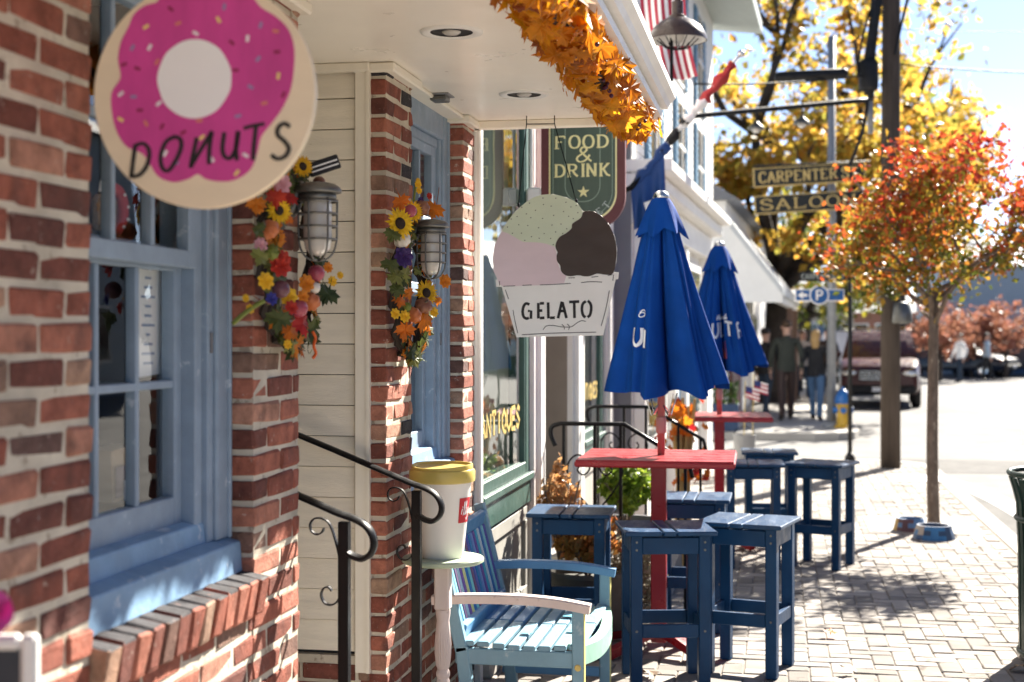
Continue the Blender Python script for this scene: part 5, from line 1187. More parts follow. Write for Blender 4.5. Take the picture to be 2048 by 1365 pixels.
lp = [(.111, .318), (.112, .335), (.110, .3385), (.1045, .3385), (.101, .330), (0.0, .322)]
b = MB(); n_ = 56
for i in range(n_):
    a = 2 * math.pi * i / n_; dip = .010 * max(0, math.cos(a - R(250)))
    for (r_, z_) in lp: b.v.append((r_ * math.cos(a), r_ * math.sin(a), z_ - (dip if z_ > .325 else 0)))
for i in range(n_):
    for j in range(len(lp) - 1): b.f.append((i * 6 + j, ((i + 1) % n_) * 6 + j, ((i + 1) % n_) * 6 + j + 1, i * 6 + j + 1)); b.mi.append(0)
b.build('lid_top', lidm, t, auto=True)
def oncup(a, z): r_ = .083 + (z - .06) / (.215) * .023 + .0012; return (r_ * math.cos(a), r_ * math.sin(a), z)
b = MB(); a0, a1, z0_, z1_ = R(322), R(364), .130, .220
for i in range(8):
    for j in range(4):
        q = [oncup(a0 + (a1 - a0) * u / 8, z0_ + (z1_ - z0_) * v / 4) for u, v in ((i, j), (i + 1, j), (i + 1, j + 1), (i, j + 1))]; b.add(q, [(0, 1, 2, 3)])
lb = b.build('label', flat('labelred', (.5, .02, .03)), t)
b = MB()
def cs(u, v): a = a0 + (a1 - a0) * u; r_ = oncup(a, z0_ + (z1_ - z0_) * v); return (r_[0] * 1.012, r_[1] * 1.012, r_[2])
for st_ in ([(.16, .35), (.22, .58)], [(.24, .62), (.245, .66)], [(.30, .3), (.38, .55), (.42, .8), (.36, .82), (.36, .45), (.42, .32)], [(.46, .32), (.54, .6), (.58, .82), (.52, .82), (.52, .45), (.58, .32)], [(.64, .6), (.66, .38), (.74, .42), (.8, .62)], [(.8, .62), (.76, .3), (.66, .12), (.6, .2)]):
    P_ = cr([(p[0], p[1]) for p in st_], 4) if len(st_) > 2 else [Vector(p) for p in st_]
    for k in range(len(P_) - 1):
        d = P_[k + 1] - P_[k]; d = d.normalized() if d.length else Vector((1, 0)); n2 = Vector((-d.y, d.x)) * .028
        b.add([cs(*(P_[k] + n2)), cs(*(P_[k] - n2)), cs(*(P_[k + 1] - n2)), cs(*(P_[k + 1] + n2))], [(0, 1, 2, 3)])
b.build('label_lettering', M['paper'], lb)

# ================================================================== NEIGHBOUR STEPS: RAILINGS WITH HEART SCROLLS
def heart_rail(y, label, dz=0.0):
    t = thing('heart_railing', label, 'railing', (0, y, 0), 0, 'thin iron railings with heart scrolls')
    xa, xb, xc = NX + .12, NX + .49, NX + .86
    zt_ = 1.08 + dz
    b = MB(); b.tube(cr([(xa - .03, 0, zt_ - .13), (xa - .055, 0, zt_ - .07), (xa - .05, 0, zt_ - .02), (xa, 0, zt_)], 4) + [Vector((xb, 0, zt_)), Vector((xc, 0, zt_ - .22)), Vector((xc + .02, 0, zt_ - .30))], .013, 8); b.build('handrail', M['iron'], t, True)
    for x_, z0_, z1_ in ((xa + .02, .30, zt_), (xa + .20, .30, zt_), (xb - .02, .30, zt_), (xb + .20, .15, zt_ - .11), (xc - .02, 0.0, zt_ - .2)): MB().cbox(x_ - .009, x_ + .009, -.009, .009, z0_, z1_, .001).build('baluster', M['iron'], t)
    b = MB()
    for sg in (-1, 1):
        c = xa + .20
        pts = [(c, .56), (c + sg * .10, .68), (c + sg * .155, .78), (c + sg * .15, .86), (c + sg * .10, .90), (c + sg * .045, .87), (c + sg * .03, .82), (c + sg * .065, .785), (c + sg * .10, .81), (c + sg * .085, .84)]
        b.tube(cr([(p[0], 0, p[1] + dz) for p in pts], 4), .006, 6)
    b.build('heart_scroll', M['iron'], t, True)
heart_rail(8.15, 'thin black railing with heart scroll on the near side of the green shop steps')
heart_rail(9.72, 'thin black railing with heart scroll on the far side of the green shop steps', .02)

# ================================================================== PLANTS BY THE STEPS
def bush(name, label, cat, loc, rad, n, leaf, stops, tub=None, tubm=None, stems=8, tall=1.0, seed=1, part='foliage', trans=.4):
    rnd = random.Random(seed); t = thing(name, label, cat, loc); zb = tub[2] if tub else 0
    if tub:
        rx, ry, h = tub; b = MB(); b.lathe([(0, 0), (rx * .8, 0), (rx, h * .92), (rx * 1.06, h * .93), (rx * 1.06, h), (rx * .95, h), (rx * .9, h - .05), (0, h - .05)], 22, sy=ry / rx); b.build('tub', tubm, t, auto=True)
    b = MB()
    for k in range(stems):
        a = rnd.uniform(0, 6.28); e = rnd.uniform(.4, .95); b.tube([(0, 0, zb - .05), (rad[0] * .4 * math.cos(a), rad[1] * .4 * math.sin(a), zb + rad[2] * .7), (rad[0] * e * math.cos(a), rad[1] * e * math.sin(a), zb + rad[2] * rnd.uniform(1.1, 1.8) * tall)], [.008, .006, .003], 5)
    b.build('stems', M['bark'], t)
    b = MB()
    for k in range(n):
        while True:
            v = Vector((rnd.uniform(-1, 1), rnd.uniform(-1, 1), rnd.uniform(-1, 1)))
            if .25 < v.length < 1: break
        v *= .75 + .25 * mnoise.noise(v * 2.3 + Vector((seed, 0, 0))) * 1.6
        p = Vector((v.x * rad[0], v.y * rad[1], zb + rad[2] + v.z * rad[2])); d = Vector((rnd.gauss(0, 1), rnd.gauss(0, 1), rnd.gauss(0, 1))).normalized(); u = d.orthogonal().normalized(); l = leaf * rnd.uniform(.6, 1.3); s_ = d.cross(u) * l * .34
        b.add([p - u * l * .5, p + s_ + d * l * .1, p + u * l * .55, p - s_ + d * l * .1], [(0, 1, 2, 3)])
    b.build(part, leafmat(name + str(seed) + '_leaf', stops, trans), t)
    return t
tan = [(0, (.30, .16, .07)), (.5, (.45, .27, .13)), (.8, (.5, .24, .08)), (1, (.2, .12, .06))]
tubw = pm('weathered_tub', (.10, .10, .085), .8, .2, 8, .4, 30); p = G(1158, 1215); p2 = (NX + .30, 7.55, 0)
bush('tub_shrub', 'orange brown bushy plant in a low dark tub behind the shaded stool', 'plant', (-1.02, 7.62, 0), (.23, .21, .17), 1500, .045, [(0, (.08, .09, .02)), (.4, (.30, .18, .05)), (.75, (.45, .22, .06)), (1, (.5, .12, .04))], (.23, .22, .33), tubw, seed=2)
bush('dried_plant', 'tall dried tan flower stalks against the white pilaster of the green shop', 'plant', (-1.17, 7.62, .0), (.15, .13, .25), 800, .04, tan, None, None, 12, 1.0, 4).location.z = .40
bush('dried_plant', 'spindly dried tan plume rising beside the white pilaster', 'plant', (-1.22, 7.86, .52), (.05, .05, .22), 320, .035, tan, None, None, 6, 1.0, 8)
bush('flower_box_plant', 'leafy green plant with yellow blooms beside the shop step railing', 'plant', (-.93, 8.75, .30), (.22, .22, .20), 1400, .05, [(0, (.05, .10, .01)), (.5, (.20, .30, .03)), (.85, (.40, .45, .06)), (.95, (.6, .35, .02)), (1, (.45, .3, .5))], (.22, .2, .16), M['greydark'], seed=5)
bush('pale_shrub', 'pale shrub covered in dry white seed heads behind the red table post', 'shrub', (-.77, 7.78, 0), (.20, .20, .30), 2400, .028, [(0, (.14, .13, .08)), (.4, (.34, .30, .22)), (.8, (.5, .46, .36)), (1, (.2, .2, .1))], None, None, 14, 1.0, 6, trans=.3)
# corn stalk bundle with orange leaves tied to the far railing
t = thing('corn_stalk_bundle', 'bundle of golden corn stalks with orange leaves by the far shop steps', 'decoration', (-.66, 9.95, 0))
for k in range(9):
    a = R(k * 40); r_ = .055 if k else 0; MB().tube([(r_ * math.cos(a), r_ * math.sin(a), 0), (r_ * .6 * math.cos(a), r_ * .6 * math.sin(a), .55), (r_ * 1.6 * math.cos(a + .3), r_ * 1.6 * math.sin(a + .3), 1.05 + .05 * (k % 3))], [.022, .02, .01], 6).build('stalk', pm('corn%d' % k, (.42, .28, .11), .8, .2, 10, .3, 40), t)
for k in range(70):
    a = rnd.uniform(0, 6.28); q = Vector((math.cos(a), math.sin(a), rnd.uniform(-.4, .6))).to_track_quat('Z', 'Y').to_euler(); s_ = rnd.uniform(.07, .11); link('leaf', rnd.choice(OM + RM[:1]), t, (rnd.uniform(.04, .2) * math.cos(a), rnd.uniform(.04, .2) * math.sin(a), rnd.choice((.62, .75, .9, 1.0, 1.1)) + rnd.uniform(-.06, .06)), q, (s_,) * 3)
# ================================================================== TREES
def limb_tree(name, label, cat, base, trunk_h, trunk_r, crown_c, crown_r, nleaf, leaf, stops, bark, seed, levels=3, fork=5, clump=.42, trans=.55, lean=(0, 0), holes=.0, group=None, nclump=None, zr=None):
    rnd = random.Random(seed); t = thing(name, label, cat, base, 0, group)
    tr = MB(); top = Vector((lean[0], lean[1], trunk_h)); wob = [Vector((rnd.uniform(-1, 1), rnd.uniform(-1, 1), 0)) * trunk_r * .5 for _ in range(4)]
    path = [Vector((0, 0, -.05)), top * .3 + wob[0], top * .65 + wob[1], top]
    n_ = 12; pc = cr(path, 4); tr.tube(pc, [trunk_r * (1.25 if i == 0 else 1.0 - .28 * i / len(pc)) for i in range(len(pc))], 12)
    tr.build('trunk', bark, t, True)
    tips = []; lb = MB(); cc = Vector(crown_c); rr_ = Vector(crown_r)
    def inside(p): q = p - cc; return (q.x / rr_.x) ** 2 + (q.y / rr_.y) ** 2 + (q.z / rr_.z) ** 2
    def grow(p, d, L, r_, lev):
        q = p + d * L; mid = p + d * L * .5 + Vector((rnd.uniform(-1, 1), rnd.uniform(-1, 1), rnd.uniform(-1, 1))) * L * .08
        lb.tube([p, mid, q], [r_, r_ * .8, r_ * .6], 6 if lev else 7)
        if lev >= levels or inside(q) > 1.15: tips.append(q); return
        for k in range(rnd.choice((2, 3, 3))):
            v = (d + Vector((rnd.gauss(0, .55), rnd.gauss(0, .55), rnd.gauss(.08, .4)))).normalized(); grow(q, v, L * rnd.uniform(.6, .85), r_ * .6, lev + 1)
        tips.append(q)
    for k in range(fork):
        a = 2 * math.pi * k / fork + rnd.uniform(-.3, .3); tgt = cc + Vector((math.cos(a) * rr_.x * .75, math.sin(a) * rr_.y * .75, rnd.uniform(-.5, .7) * rr_.z)); v = (tgt - top); L = v.length
        grow(top * rnd.uniform(.82, 1.0), v.normalized(), L * .5, trunk_r * .5, 1)
    lb.build('limbs', bark, t, True)
    # leaf clumps gathered round shoot tips and through the crown volume
    cl_ = []
    for q in tips:
        if inside(q) < 1.25: cl_.append(q)
    want = nclump or int(len(cl_) * 1.2) + 40
    while len(cl_) < want:
        v = Vector((rnd.uniform(-1, 1), rnd.uniform(-1, 1), rnd.uniform(-1, 1)))
        if v.length < 1 and v.length > .3 and mnoise.noise(v * 2.2 + Vector((seed * 3.1, 0, 0))) > holes - .25: cl_.append(Vector((cc.x + v.x * rr_.x, cc.y + v.y * rr_.y, cc.z + v.z * rr_.z)))
    b = MB(); per = max(1, nleaf // len(cl_))
    for q in cl_:
        cs_ = clump * rnd.uniform(.5, 1.2)
        for k in range(int(per * rnd.uniform(.5, 1.5))):
            p = q + Vector((rnd.gauss(0, cs_ * .5), rnd.gauss(0, cs_ * .5), rnd.gauss(0, cs_ * .38))); d = Vector((rnd.gauss(0, 1), rnd.gauss(0, 1), rnd.gauss(0, 1) - .3)).normalized(); u = d.orthogonal().normalized()
            u.rotate(Matrix.Rotation(rnd.uniform(0, 6.28), 3, d)); l = leaf * rnd.uniform(.6, 1.25); s_ = d.cross(u) * l * .36
            b.add([p - u * l * .5, p + s_ + d * l * .12, p + u * l * .55, p - s_ + d * l * .12], [(0, 1, 2, 3)])
    stuff_ = b.build('crown', leafmat(name + str(seed) + '_leaf', stops, trans, zr=zr), t)
    return t
tb = G(1868, 1052)
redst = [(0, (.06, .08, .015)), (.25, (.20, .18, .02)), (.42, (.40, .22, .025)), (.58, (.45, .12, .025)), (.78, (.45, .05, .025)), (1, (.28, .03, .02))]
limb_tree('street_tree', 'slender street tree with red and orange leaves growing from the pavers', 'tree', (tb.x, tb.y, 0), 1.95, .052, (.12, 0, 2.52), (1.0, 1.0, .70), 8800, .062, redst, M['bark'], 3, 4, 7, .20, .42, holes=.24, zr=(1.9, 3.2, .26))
p = W(1545, HOR, 33)
yst = [(0, (.11, .13, .03)), (.25, (.32, .28, .05)), (.5, (.55, .38, .06)), (.75, (.56, .31, .05)), (1, (.36, .16, .04))]
limb_tree('autumn_tree', 'big yellow and gold leaved tree with dark limbs behind the white building', 'tree', (p.x, p.y, ROADZ), 3.2, .34, (1.35, 0, 7.0), (3.7, 3.0, 4.6), 9000, .23, yst, M['barkdark'], 12, 4, 7, .75, .65, (.1, 0), .2)
p = W(1795, HOR, 44)
limb_tree('autumn_tree', 'golden leaved tree standing behind the wooden utility pole', 'tree', (p.x, p.y, ROADZ), 3.5, .28, (.1, 0, 6.6), (2.5, 2.4, 3.6), 5200, .24, yst, M['barkdark'], 21, 4, 6, .7, .65, (0, 0), .2)
p = W(1610, HOR, 52)
limb_tree('autumn_tree', 'dark green and yellow tree at the far end of the pavement', 'tree', (p.x, p.y, ROADZ), 2.6, .3, (0, 0, 4.6), (3.6, 3.2, 3.0), 5000, .3, [(0, (.03, .05, .012)), (.5, (.10, .13, .02)), (.8, (.35, .30, .03)), (1, (.5, .3, .02))], M['barkdark'], 31, 3, 6, .9, .5)
for i, (px, D, sc_) in enumerate(((1880, 52, 1.0), (1945, 56, .9), (2010, 55, 1.05), (1838, 60, .9))):
    p = W(px, HOR, D)
    limb_tree('orange_tree', ('round coral leaved tree before the blue grey building, left of its row', 'small coral leaved tree in the middle of the far row', 'coral leaved tree at the right end of the far row', 'coral leaved tree farthest down the road')[i], 'tree', (p.x, p.y, ROADZ), 1.0 * sc_, .09, (0, 0, 1.9 * sc_), (1.25 * sc_, 1.2 * sc_, .95 * sc_), 1600, .17, [(0, (.16, .08, .05)), (.4, (.32, .15, .09)), (1, (.40, .15, .11))], M['barkdark'], 50 + i, 2, 5, .38, .45, group='coral trees across the road')

# ================================================================== UTILITY POLE, WIRES, SIGNS
pp = G(1781, 936)
t = thing('utility_pole', 'brown wooden utility pole with black cables and conduit at the pavement corner', 'utility pole', (pp.x, pp.y, 0))
MB().tube([(0, 0, -.1), (0, 0, 3), (.01, 0, 6), (.0, 0, 9)], [.118, .112, .105, .095], 18).build('pole', M['wood'], t, True)
cp = lambda px, py, d=0: W(px, py, 17.0 + d) - Vector((pp.x, pp.y, 0))
b = MB()
for pts, r_ in (([(1752, -30), (1745, 60), (1735, 130), (1738, 190)], .05), ([(1765, -30), (1752, 50), (1745, 120), (1742, 200)], .035), ([(1820, -20), (1800, 60), (1790, 110)], .018), ([(1735, 200), (1728, 250), (1712, 300), (1700, 330)], .02), ([(1740, 20), (1722, 90), (1715, 150)], .014)):
    q_ = cr([cp(x, y, -.16) for x, y in pts], 5); MB().tube(q_, r_, 8).build('cable', M['black'], t, True)
q0, q1 = cp(1737, 120, -.15), cp(1737, 185, -.15); MB().lathe([(0, 0), (.10, .02), (.115, .06), (.115, q0.z - q1.z - .05), (.09, q0.z - q1.z), (0, q0.z - q1.z)], 18, tuple(q1)).build('cable_closure', M['black'], t, True)
q0, q1 = cp(1741, 190, -.14), cp(1741, 268, -.14); MB().tube([q1, q0], .036, 10).build('conduit', M['galv'], t, True)
b = MB(); b.cbox(-.10, .10, -.16, -.11, 2.35, 2.40, .004); b.tube([(-.14, -.13, 2.3), (-.14, -.13, 1.95)], .03, 8); b.build('pole_bracket', M['darkmetal'], t)
MB().lathe([(0, 0), (.11, 0), (.12, .02), (.10, .24), (0, .26)], 16, (.12, -.17, 1.72)).build('meter_box', M['darkmetal'], t, True)
def wire(name, label, a, c, r_, sag, mat_, extra=None):
    tt = thing(name, label, 'wire', tuple(a)); a, c = Vector(a), Vector(c)
    MB().tube([(a.lerp(c, k / 14) - a) - Vector((0, 0, sag * 4 * (k / 14) * (1 - k / 14))) for k in range(15)], r_, 6).build('strand', mat_, tt, True); return tt
wire('overhead_wire', 'thin upper overhead wire crossing the pale sky', cp(1790, 58) + Vector((pp.x, pp.y, 0)), W(2300, 46, 21), .004, .08, M['black'])
wire('overhead_wire', 'dark lower overhead wire crossing the sky to the right of the pole', cp(1790, 128) + Vector((pp.x, pp.y, 0)), W(2300, 148, 20), .010, .05, M['black'])
tw_ = wire('overhead_cable', 'thick black cable strung from the white building to the utility pole', W(1352, 236, 15.6), cp(1740, 200) + Vector((pp.x, pp.y, 0)), .034, .0, M['black'])
tw2 = wire('overhead_wire', 'thin service wire running from the pole back to the white building', W(1390, 168, 15.2), cp(1770, 145) + Vector((pp.x, pp.y, 0)), .012, .05, M['black'])
a = W(1550, 156, 16.4)
t = thing('splice_box', 'long black splice box hung on the wires above the lettered signs', 'cable box', tuple(a), TH)
c_ = W(1682, 146, 16.6) - a; L_ = c_.length
MB().tube([(0, 0, 0), (.04, 0, .005), (L_ - .04, 0, .05), (L_, 0, .055)], [.04, .065, .065, .04], 12).build('housing', M['black'], t, True)
for i, (px, py) in enumerate(((1604, 222), (1512, 232))):
    a = W(px, py - 16, 16.25)
    t = thing('cable_lamp', ('small metal lamp hanging from the thick cable near the pole', 'small round lamp hanging from the thick cable near the white building')[i], 'lamp', tuple(a))
    MB().tube([(0, 0, .02), (0, 0, -.16)], .008, 6).build('stem', M['black'], t); MB().lathe([(.02, 0), (.03, -.02), (.09, -.07), (.10, -.10), (.085, -.10), (0, -.05)], 16, (0, 0, -.15)).build('shade', M['darkmetal'], t, True)
    MB().ell((0, 0, -.24), (.05, .05, .055), 12, 8).build('bulb', M['lampglass'], t, True)
# grey pole with the saloon signs
gp_ = W(1663, HOR, 24.4)
t = thing('steel_pole', 'tall pale grey steel pole behind the black and gold signs', 'pole', (gp_.x, gp_.y, 0))
MB().tube([(0, 0, 0), (0, 0, 3), (0, 0, 6.7)], [.085, .072, .065], 14).build('shaft', M['galv'], t, True)
MB().lathe([(0, 0), (.17, 0), (.17, .03), (.1, .1), (0, .1)], 16).build('base_plate', M['galv'], t, True)
def sign_board(px0, px1, py0, py1, D, word, label, tilt):
    s = F / D; a = W(px0, py1, D); wd, ht = (px1 - px0) / s, (py1 - py0) / s
    t = thing('gold_letter_sign', label, 'sign', tuple(a), R(6)); t.rotation_euler = (0, R(tilt), R(6)); t['group'] = 'black and gold hanging boards'
    MB().cbox(0, wd, -.025, .025, 0, ht, .006).build('board', flat('signgold', (.50, .36, .13)), t); MB().box(.022, wd - .022, -.028, -.0255, .018, ht - .018).build('field', flat('signblack', (.004, .005, .0045)), t)
    b = MB(); serif_text(b, word, .10, wd - .10, ht * .22, ht * .78, .030, FACE, .030); b.build('lettering', flat('signgold', (.50, .36, .13)), t)
    MB().box(.05, wd - .05, .0255, .028, .025, ht - .025).build('back_field', M['signblack'], t)
sign_board(1507, 1728, 338, 376, 23.8, 'CARPENTER ST', 'upper black and gold sign board lettered with the street name', -3)
sign_board(1509, 1728, 393, 430, 23.8, 'SALOON', 'lower black and gold sign board reading saloon', -3)
t = thing('sign_bracket', 'black iron bracket carrying the two gold lettered boards', 'bracket', (gp_.x, gp_.y - .1, 0), R(6))
b = MB(); zb = W(1663, 334, 24.2).z
b.tube([(-1.35, -.28, zb), (.6, -.28, zb + .06)], .02, 8); b.tube([(0, 0, zb), (0, -.28, zb + .03)], .02, 8)
b.tube([(-1.2, -.28, zb), (-1.2, -.28, zb - .95)], .008, 6); b.tube([(.45, -.28, zb), (.45, -.28, zb - .95)], .008, 6); b.build('arm', M['black'], t, True)
# parking sign and street name on the black post
bp = G(1700, 921)
t = thing('sign_post', 'slim black sign post at the pavement corner left of the utility pole', 'post', (bp.x, bp.y, 0))
MB().tube([(0, 0, 0), (0, 0, 2.75)], .028, 10).build('shaft', M['black'], t, True); MB().lathe([(0, 0), (.07, 0), (.06, .05), (.03, .1), (0, .1)], 14).build('foot', M['black'], t, True); MB().ell((0, 0, 2.77), (.04, .04, .05), 10, 6).build('finial', M['black'], t, True)
sx = F / 18.1; a = W(1590, 603, 18.0)
t = thing('parking_sign', 'blue directional parking sign with white arrow and letter P on the black post', 'sign', (a.x, a.y, a.z), R(8))
wd, ht = 97 / sx, 24 / sx; blu_ = flat('signblue', (.02, .10, .30))
MB().cbox(0, wd, -.008, .008, 0, ht, .003).build('board', M['paper'], t); MB().box(.012, wd - .012, -.0095, -.0082, .012, ht - .012).build('field', blu_, t)
cxp, czp = wd * .49, ht * .5; cir = lambda r_: [(cxp + r_ * math.cos(R(i * 12)), czp + r_ * math.sin(R(i * 12))) for i in range(30)]
MB().prism(cir(.125), .0082, .0105, FACE).build('roundel', M['paper'], t); MB().prism(cir(.108), .0105, .0125, FACE).build('roundel_field', blu_, t)
b = MB(); b.ribbon([(cxp - .03, czp - .065), (cxp - .03, czp + .065)], .024, .0135, FACE); b.ribbon(cr([(cxp - .03, czp + .058), (cxp + .02, czp + .056), (cxp + .038, czp + .028), (cxp + .02, czp), (cxp - .03, czp - .002)], 4), .02, .0135, FACE)
b.add([(.03, czp, .011), (.10, czp + .05, .011), (.10, czp - .05, .011)], [(0, 2, 1)], FACE); b.ribbon([(.10, czp), (.15, czp)], .035, .011, FACE); b.build('lettering', M['paper'], t)
MB().tube([(wd * .3, .012, ht * .5), (bp.x - a.x + .05, .012, ht * .5)], .012, 6).build('mount', M['black'], t)
a = W(1600, 563, 18.0)
t = thing('street_name_sign', 'small black street name sign with pale letters above the blue parking sign', 'sign', (a.x, a.y, a.z), R(8))
wd, ht = 92 / sx, 19 / sx; MB().cbox(0, wd, -.008, .008, 0, ht, .003).build('board', M['black'], t)
b = MB(); serif_text(b, 'CARPENTER ST', .02, wd - .02, .03, ht - .03, .009, FACE, .0095); b.build('lettering', flat('palegrey', (.42, .46, .42)), t)
MB().tube([(wd * .5, .012, ht * .5), (bp.x - a.x + .03, .012, ht * .5)], .01, 6).build('mount', M['black'], t)

# ================================================================== BARN LAMP, FLAGS
bl = W(1355, 82, 9.5)
t = thing('barn_lamp', 'brown enamel barn lamp with wire guard hanging beyond the porch gutter', 'lamp', tuple(bl))
br_ = pm('brown_enamel', (.055, .035, .028), .3, .15, 8, .05, 40); r0 = 59 / (F / 9.5)
MB().lathe([(r0, 0), (r0 * .995, .018), (r0 * .95, .045), (r0 * .8, .09), (r0 * .55, .13), (r0 * .32, .152), (r0 * .30, .165), (r0 * .20, .175), (r0 * .20, .26), (0, .27)], 40).build('shade', br_, t, auto=True)
MB().lathe([(r0 * .97, .002), (r0 * .9, .045), (r0 * .72, .085), (r0 * .3, .14), (0, .145)], 32).build('shade_lining', M['white'], t, True)
MB().ell((0, 0, .05), (.05, .05, .07), 14, 9).build('bulb', M['lampglass'], t, True)
b = MB()
for k in range(6): a = R(k * 30); b.tube([(r0 * .7 * math.cos(a), r0 * .7 * math.sin(a), .01), (r0 * .4 * math.cos(a), r0 * .4 * math.sin(a), -.045), (0, 0, -.06), (-r0 * .4 * math.cos(a), -r0 * .4 * math.sin(a), -.045), (-r0 * .7 * math.cos(a), -r0 * .7 * math.sin(a), .01)], .004, 5)
b.build('wire_guard', M['iron'], t)
MB().tube(cr([(0, 0, .26), (0, 0, .42), (-.10, 0, .56), (-.35, 0, .60), (NX - bl.x, 0, .52)], 6), .022, 10).build('gooseneck', br_, t, True)
MB().tube([(-.04, .0, .02), (-.04, .0, -.27)], .012, 8).build('drop_rod', M['iron'], t)
# national flag: hangs from a staff on the wall above
f0 = W(1278, -60, 10.6)
t = thing('striped_flag', 'red and white striped flag hanging above the barn lamp', 'flag', tuple(f0))
cl_ = [M['paper'], flat('flagred', (.42, .03, .06)), flat('flagblue', (.02, .04, .18))]
fl = MB(); nx_, nz_ = 26, 20; Wf, Hf = .34, .82
for i in range(nx_ + 1):
    for j in range(nz_ + 1):
        u, v = i / nx_, j / nz_; fl.v.append((u * Wf + .10 * v * v, .05 * math.sin(u * 9 + v * 2) * (.3 + v), -v * Hf - .12 * u * (1 - v) + .0))
for i in range(nx_):
    for j in range(nz_):
        a = i * (nz_ + 1) + j; fl.f.append((a, a + 1, a + nz_ + 2, a + nz_ + 1)); fl.mi.append(1 if (i // 2) % 2 == 0 else 0)
fl.build('flag_cloth', cl_, t, True)
MB().tube([(-.25, 0, -.16), (.02, 0, .02), (.45, 0, .24)], .014, 8).build('flagstaff', M['white'], t)
# furled banner on a slanting staff
a0 = W(1262, 376, 10.9); a1 = W(1482, 108, 10.9); dv = a1 - a0
t = thing('furled_banner', 'furled red, white and blue banner on a slanting staff over the umbrellas', 'flag', tuple(a0))
MB().tube([(0, 0, 0), dv], .013, 8).build('staff', M['paper'], t, True); MB().ell(tuple(dv), (.03, .03, .03), 10, 7).build('finial', M['chrome'], t, True)
MB().tube([Vector((-.12, 0, -.05)), Vector((0, 0, 0)), dv * .10], .022, 8).build('holder', M['iron'], t, True)
def wrap(name, k0, k1, r_, mat_, seed):
    rn = random.Random(seed); pts = [dv * (k0 + (k1 - k0) * i / 8) + Vector((rn.uniform(-.01, .01), rn.uniform(-.01, .01), rn.uniform(-.02, .01))) for i in range(9)]
    pr_ = [(math.cos(R(i * 36)) * (1 + .35 * math.sin(i * 2.2 + seed)), math.sin(R(i * 36)) * (1 + .3 * math.cos(i * 1.7))) for i in range(10)]
    MB().sweep(pts, pr_, scl=[r_ * (.8 + .3 * math.sin(i * 1.3 + seed)) for i in range(9)]).build(name, mat_, t, True)
wrap('white_fold', .50, .70, .035, M['paper'], 1); wrap('red_fold', .66, .93, .042, flat('bannerred', (.38, .03, .03)), 2); wrap('black_fold', .28, .50, .034, M['black'], 3); wrap('pale_fold', .44, .58, .03, M['paper'], 4); wrap('blue_fold', .02, .34, .036, flat('bannerblue', (.015, .06, .22)), 5)
# hanging blue end
cl = MB(); nx_, nz_ = 18, 14
for i in range(nx_ + 1):
    for j in range(nz_ + 1):
        u, v = i / nx_, j / nz_; q = dv * (.0 + .30 * u); cl.v.append((q.x + .02 * v - .0 * u, q.y + .045 * math.sin(u * 12 + v) * v, q.z - v * (.30 + .22 * u) - .02))
for i in range(nx_):
    for j in range(nz_): a = i * (nz_ + 1) + j; cl.f.append((a, a + 1, a + nz_ + 2, a + nz_ + 1)); cl.mi.append(0)
cl.build('blue_cloth', M['bannerblue'], t, True)
b = MB(); b.add([(.10, -.03, -.12), (.16, -.03, -.10), (.24, -.035, -.42), (.20, -.035, -.46)], [(0, 1, 2, 3)]); b.build('white_stripe', M['paper'], t)
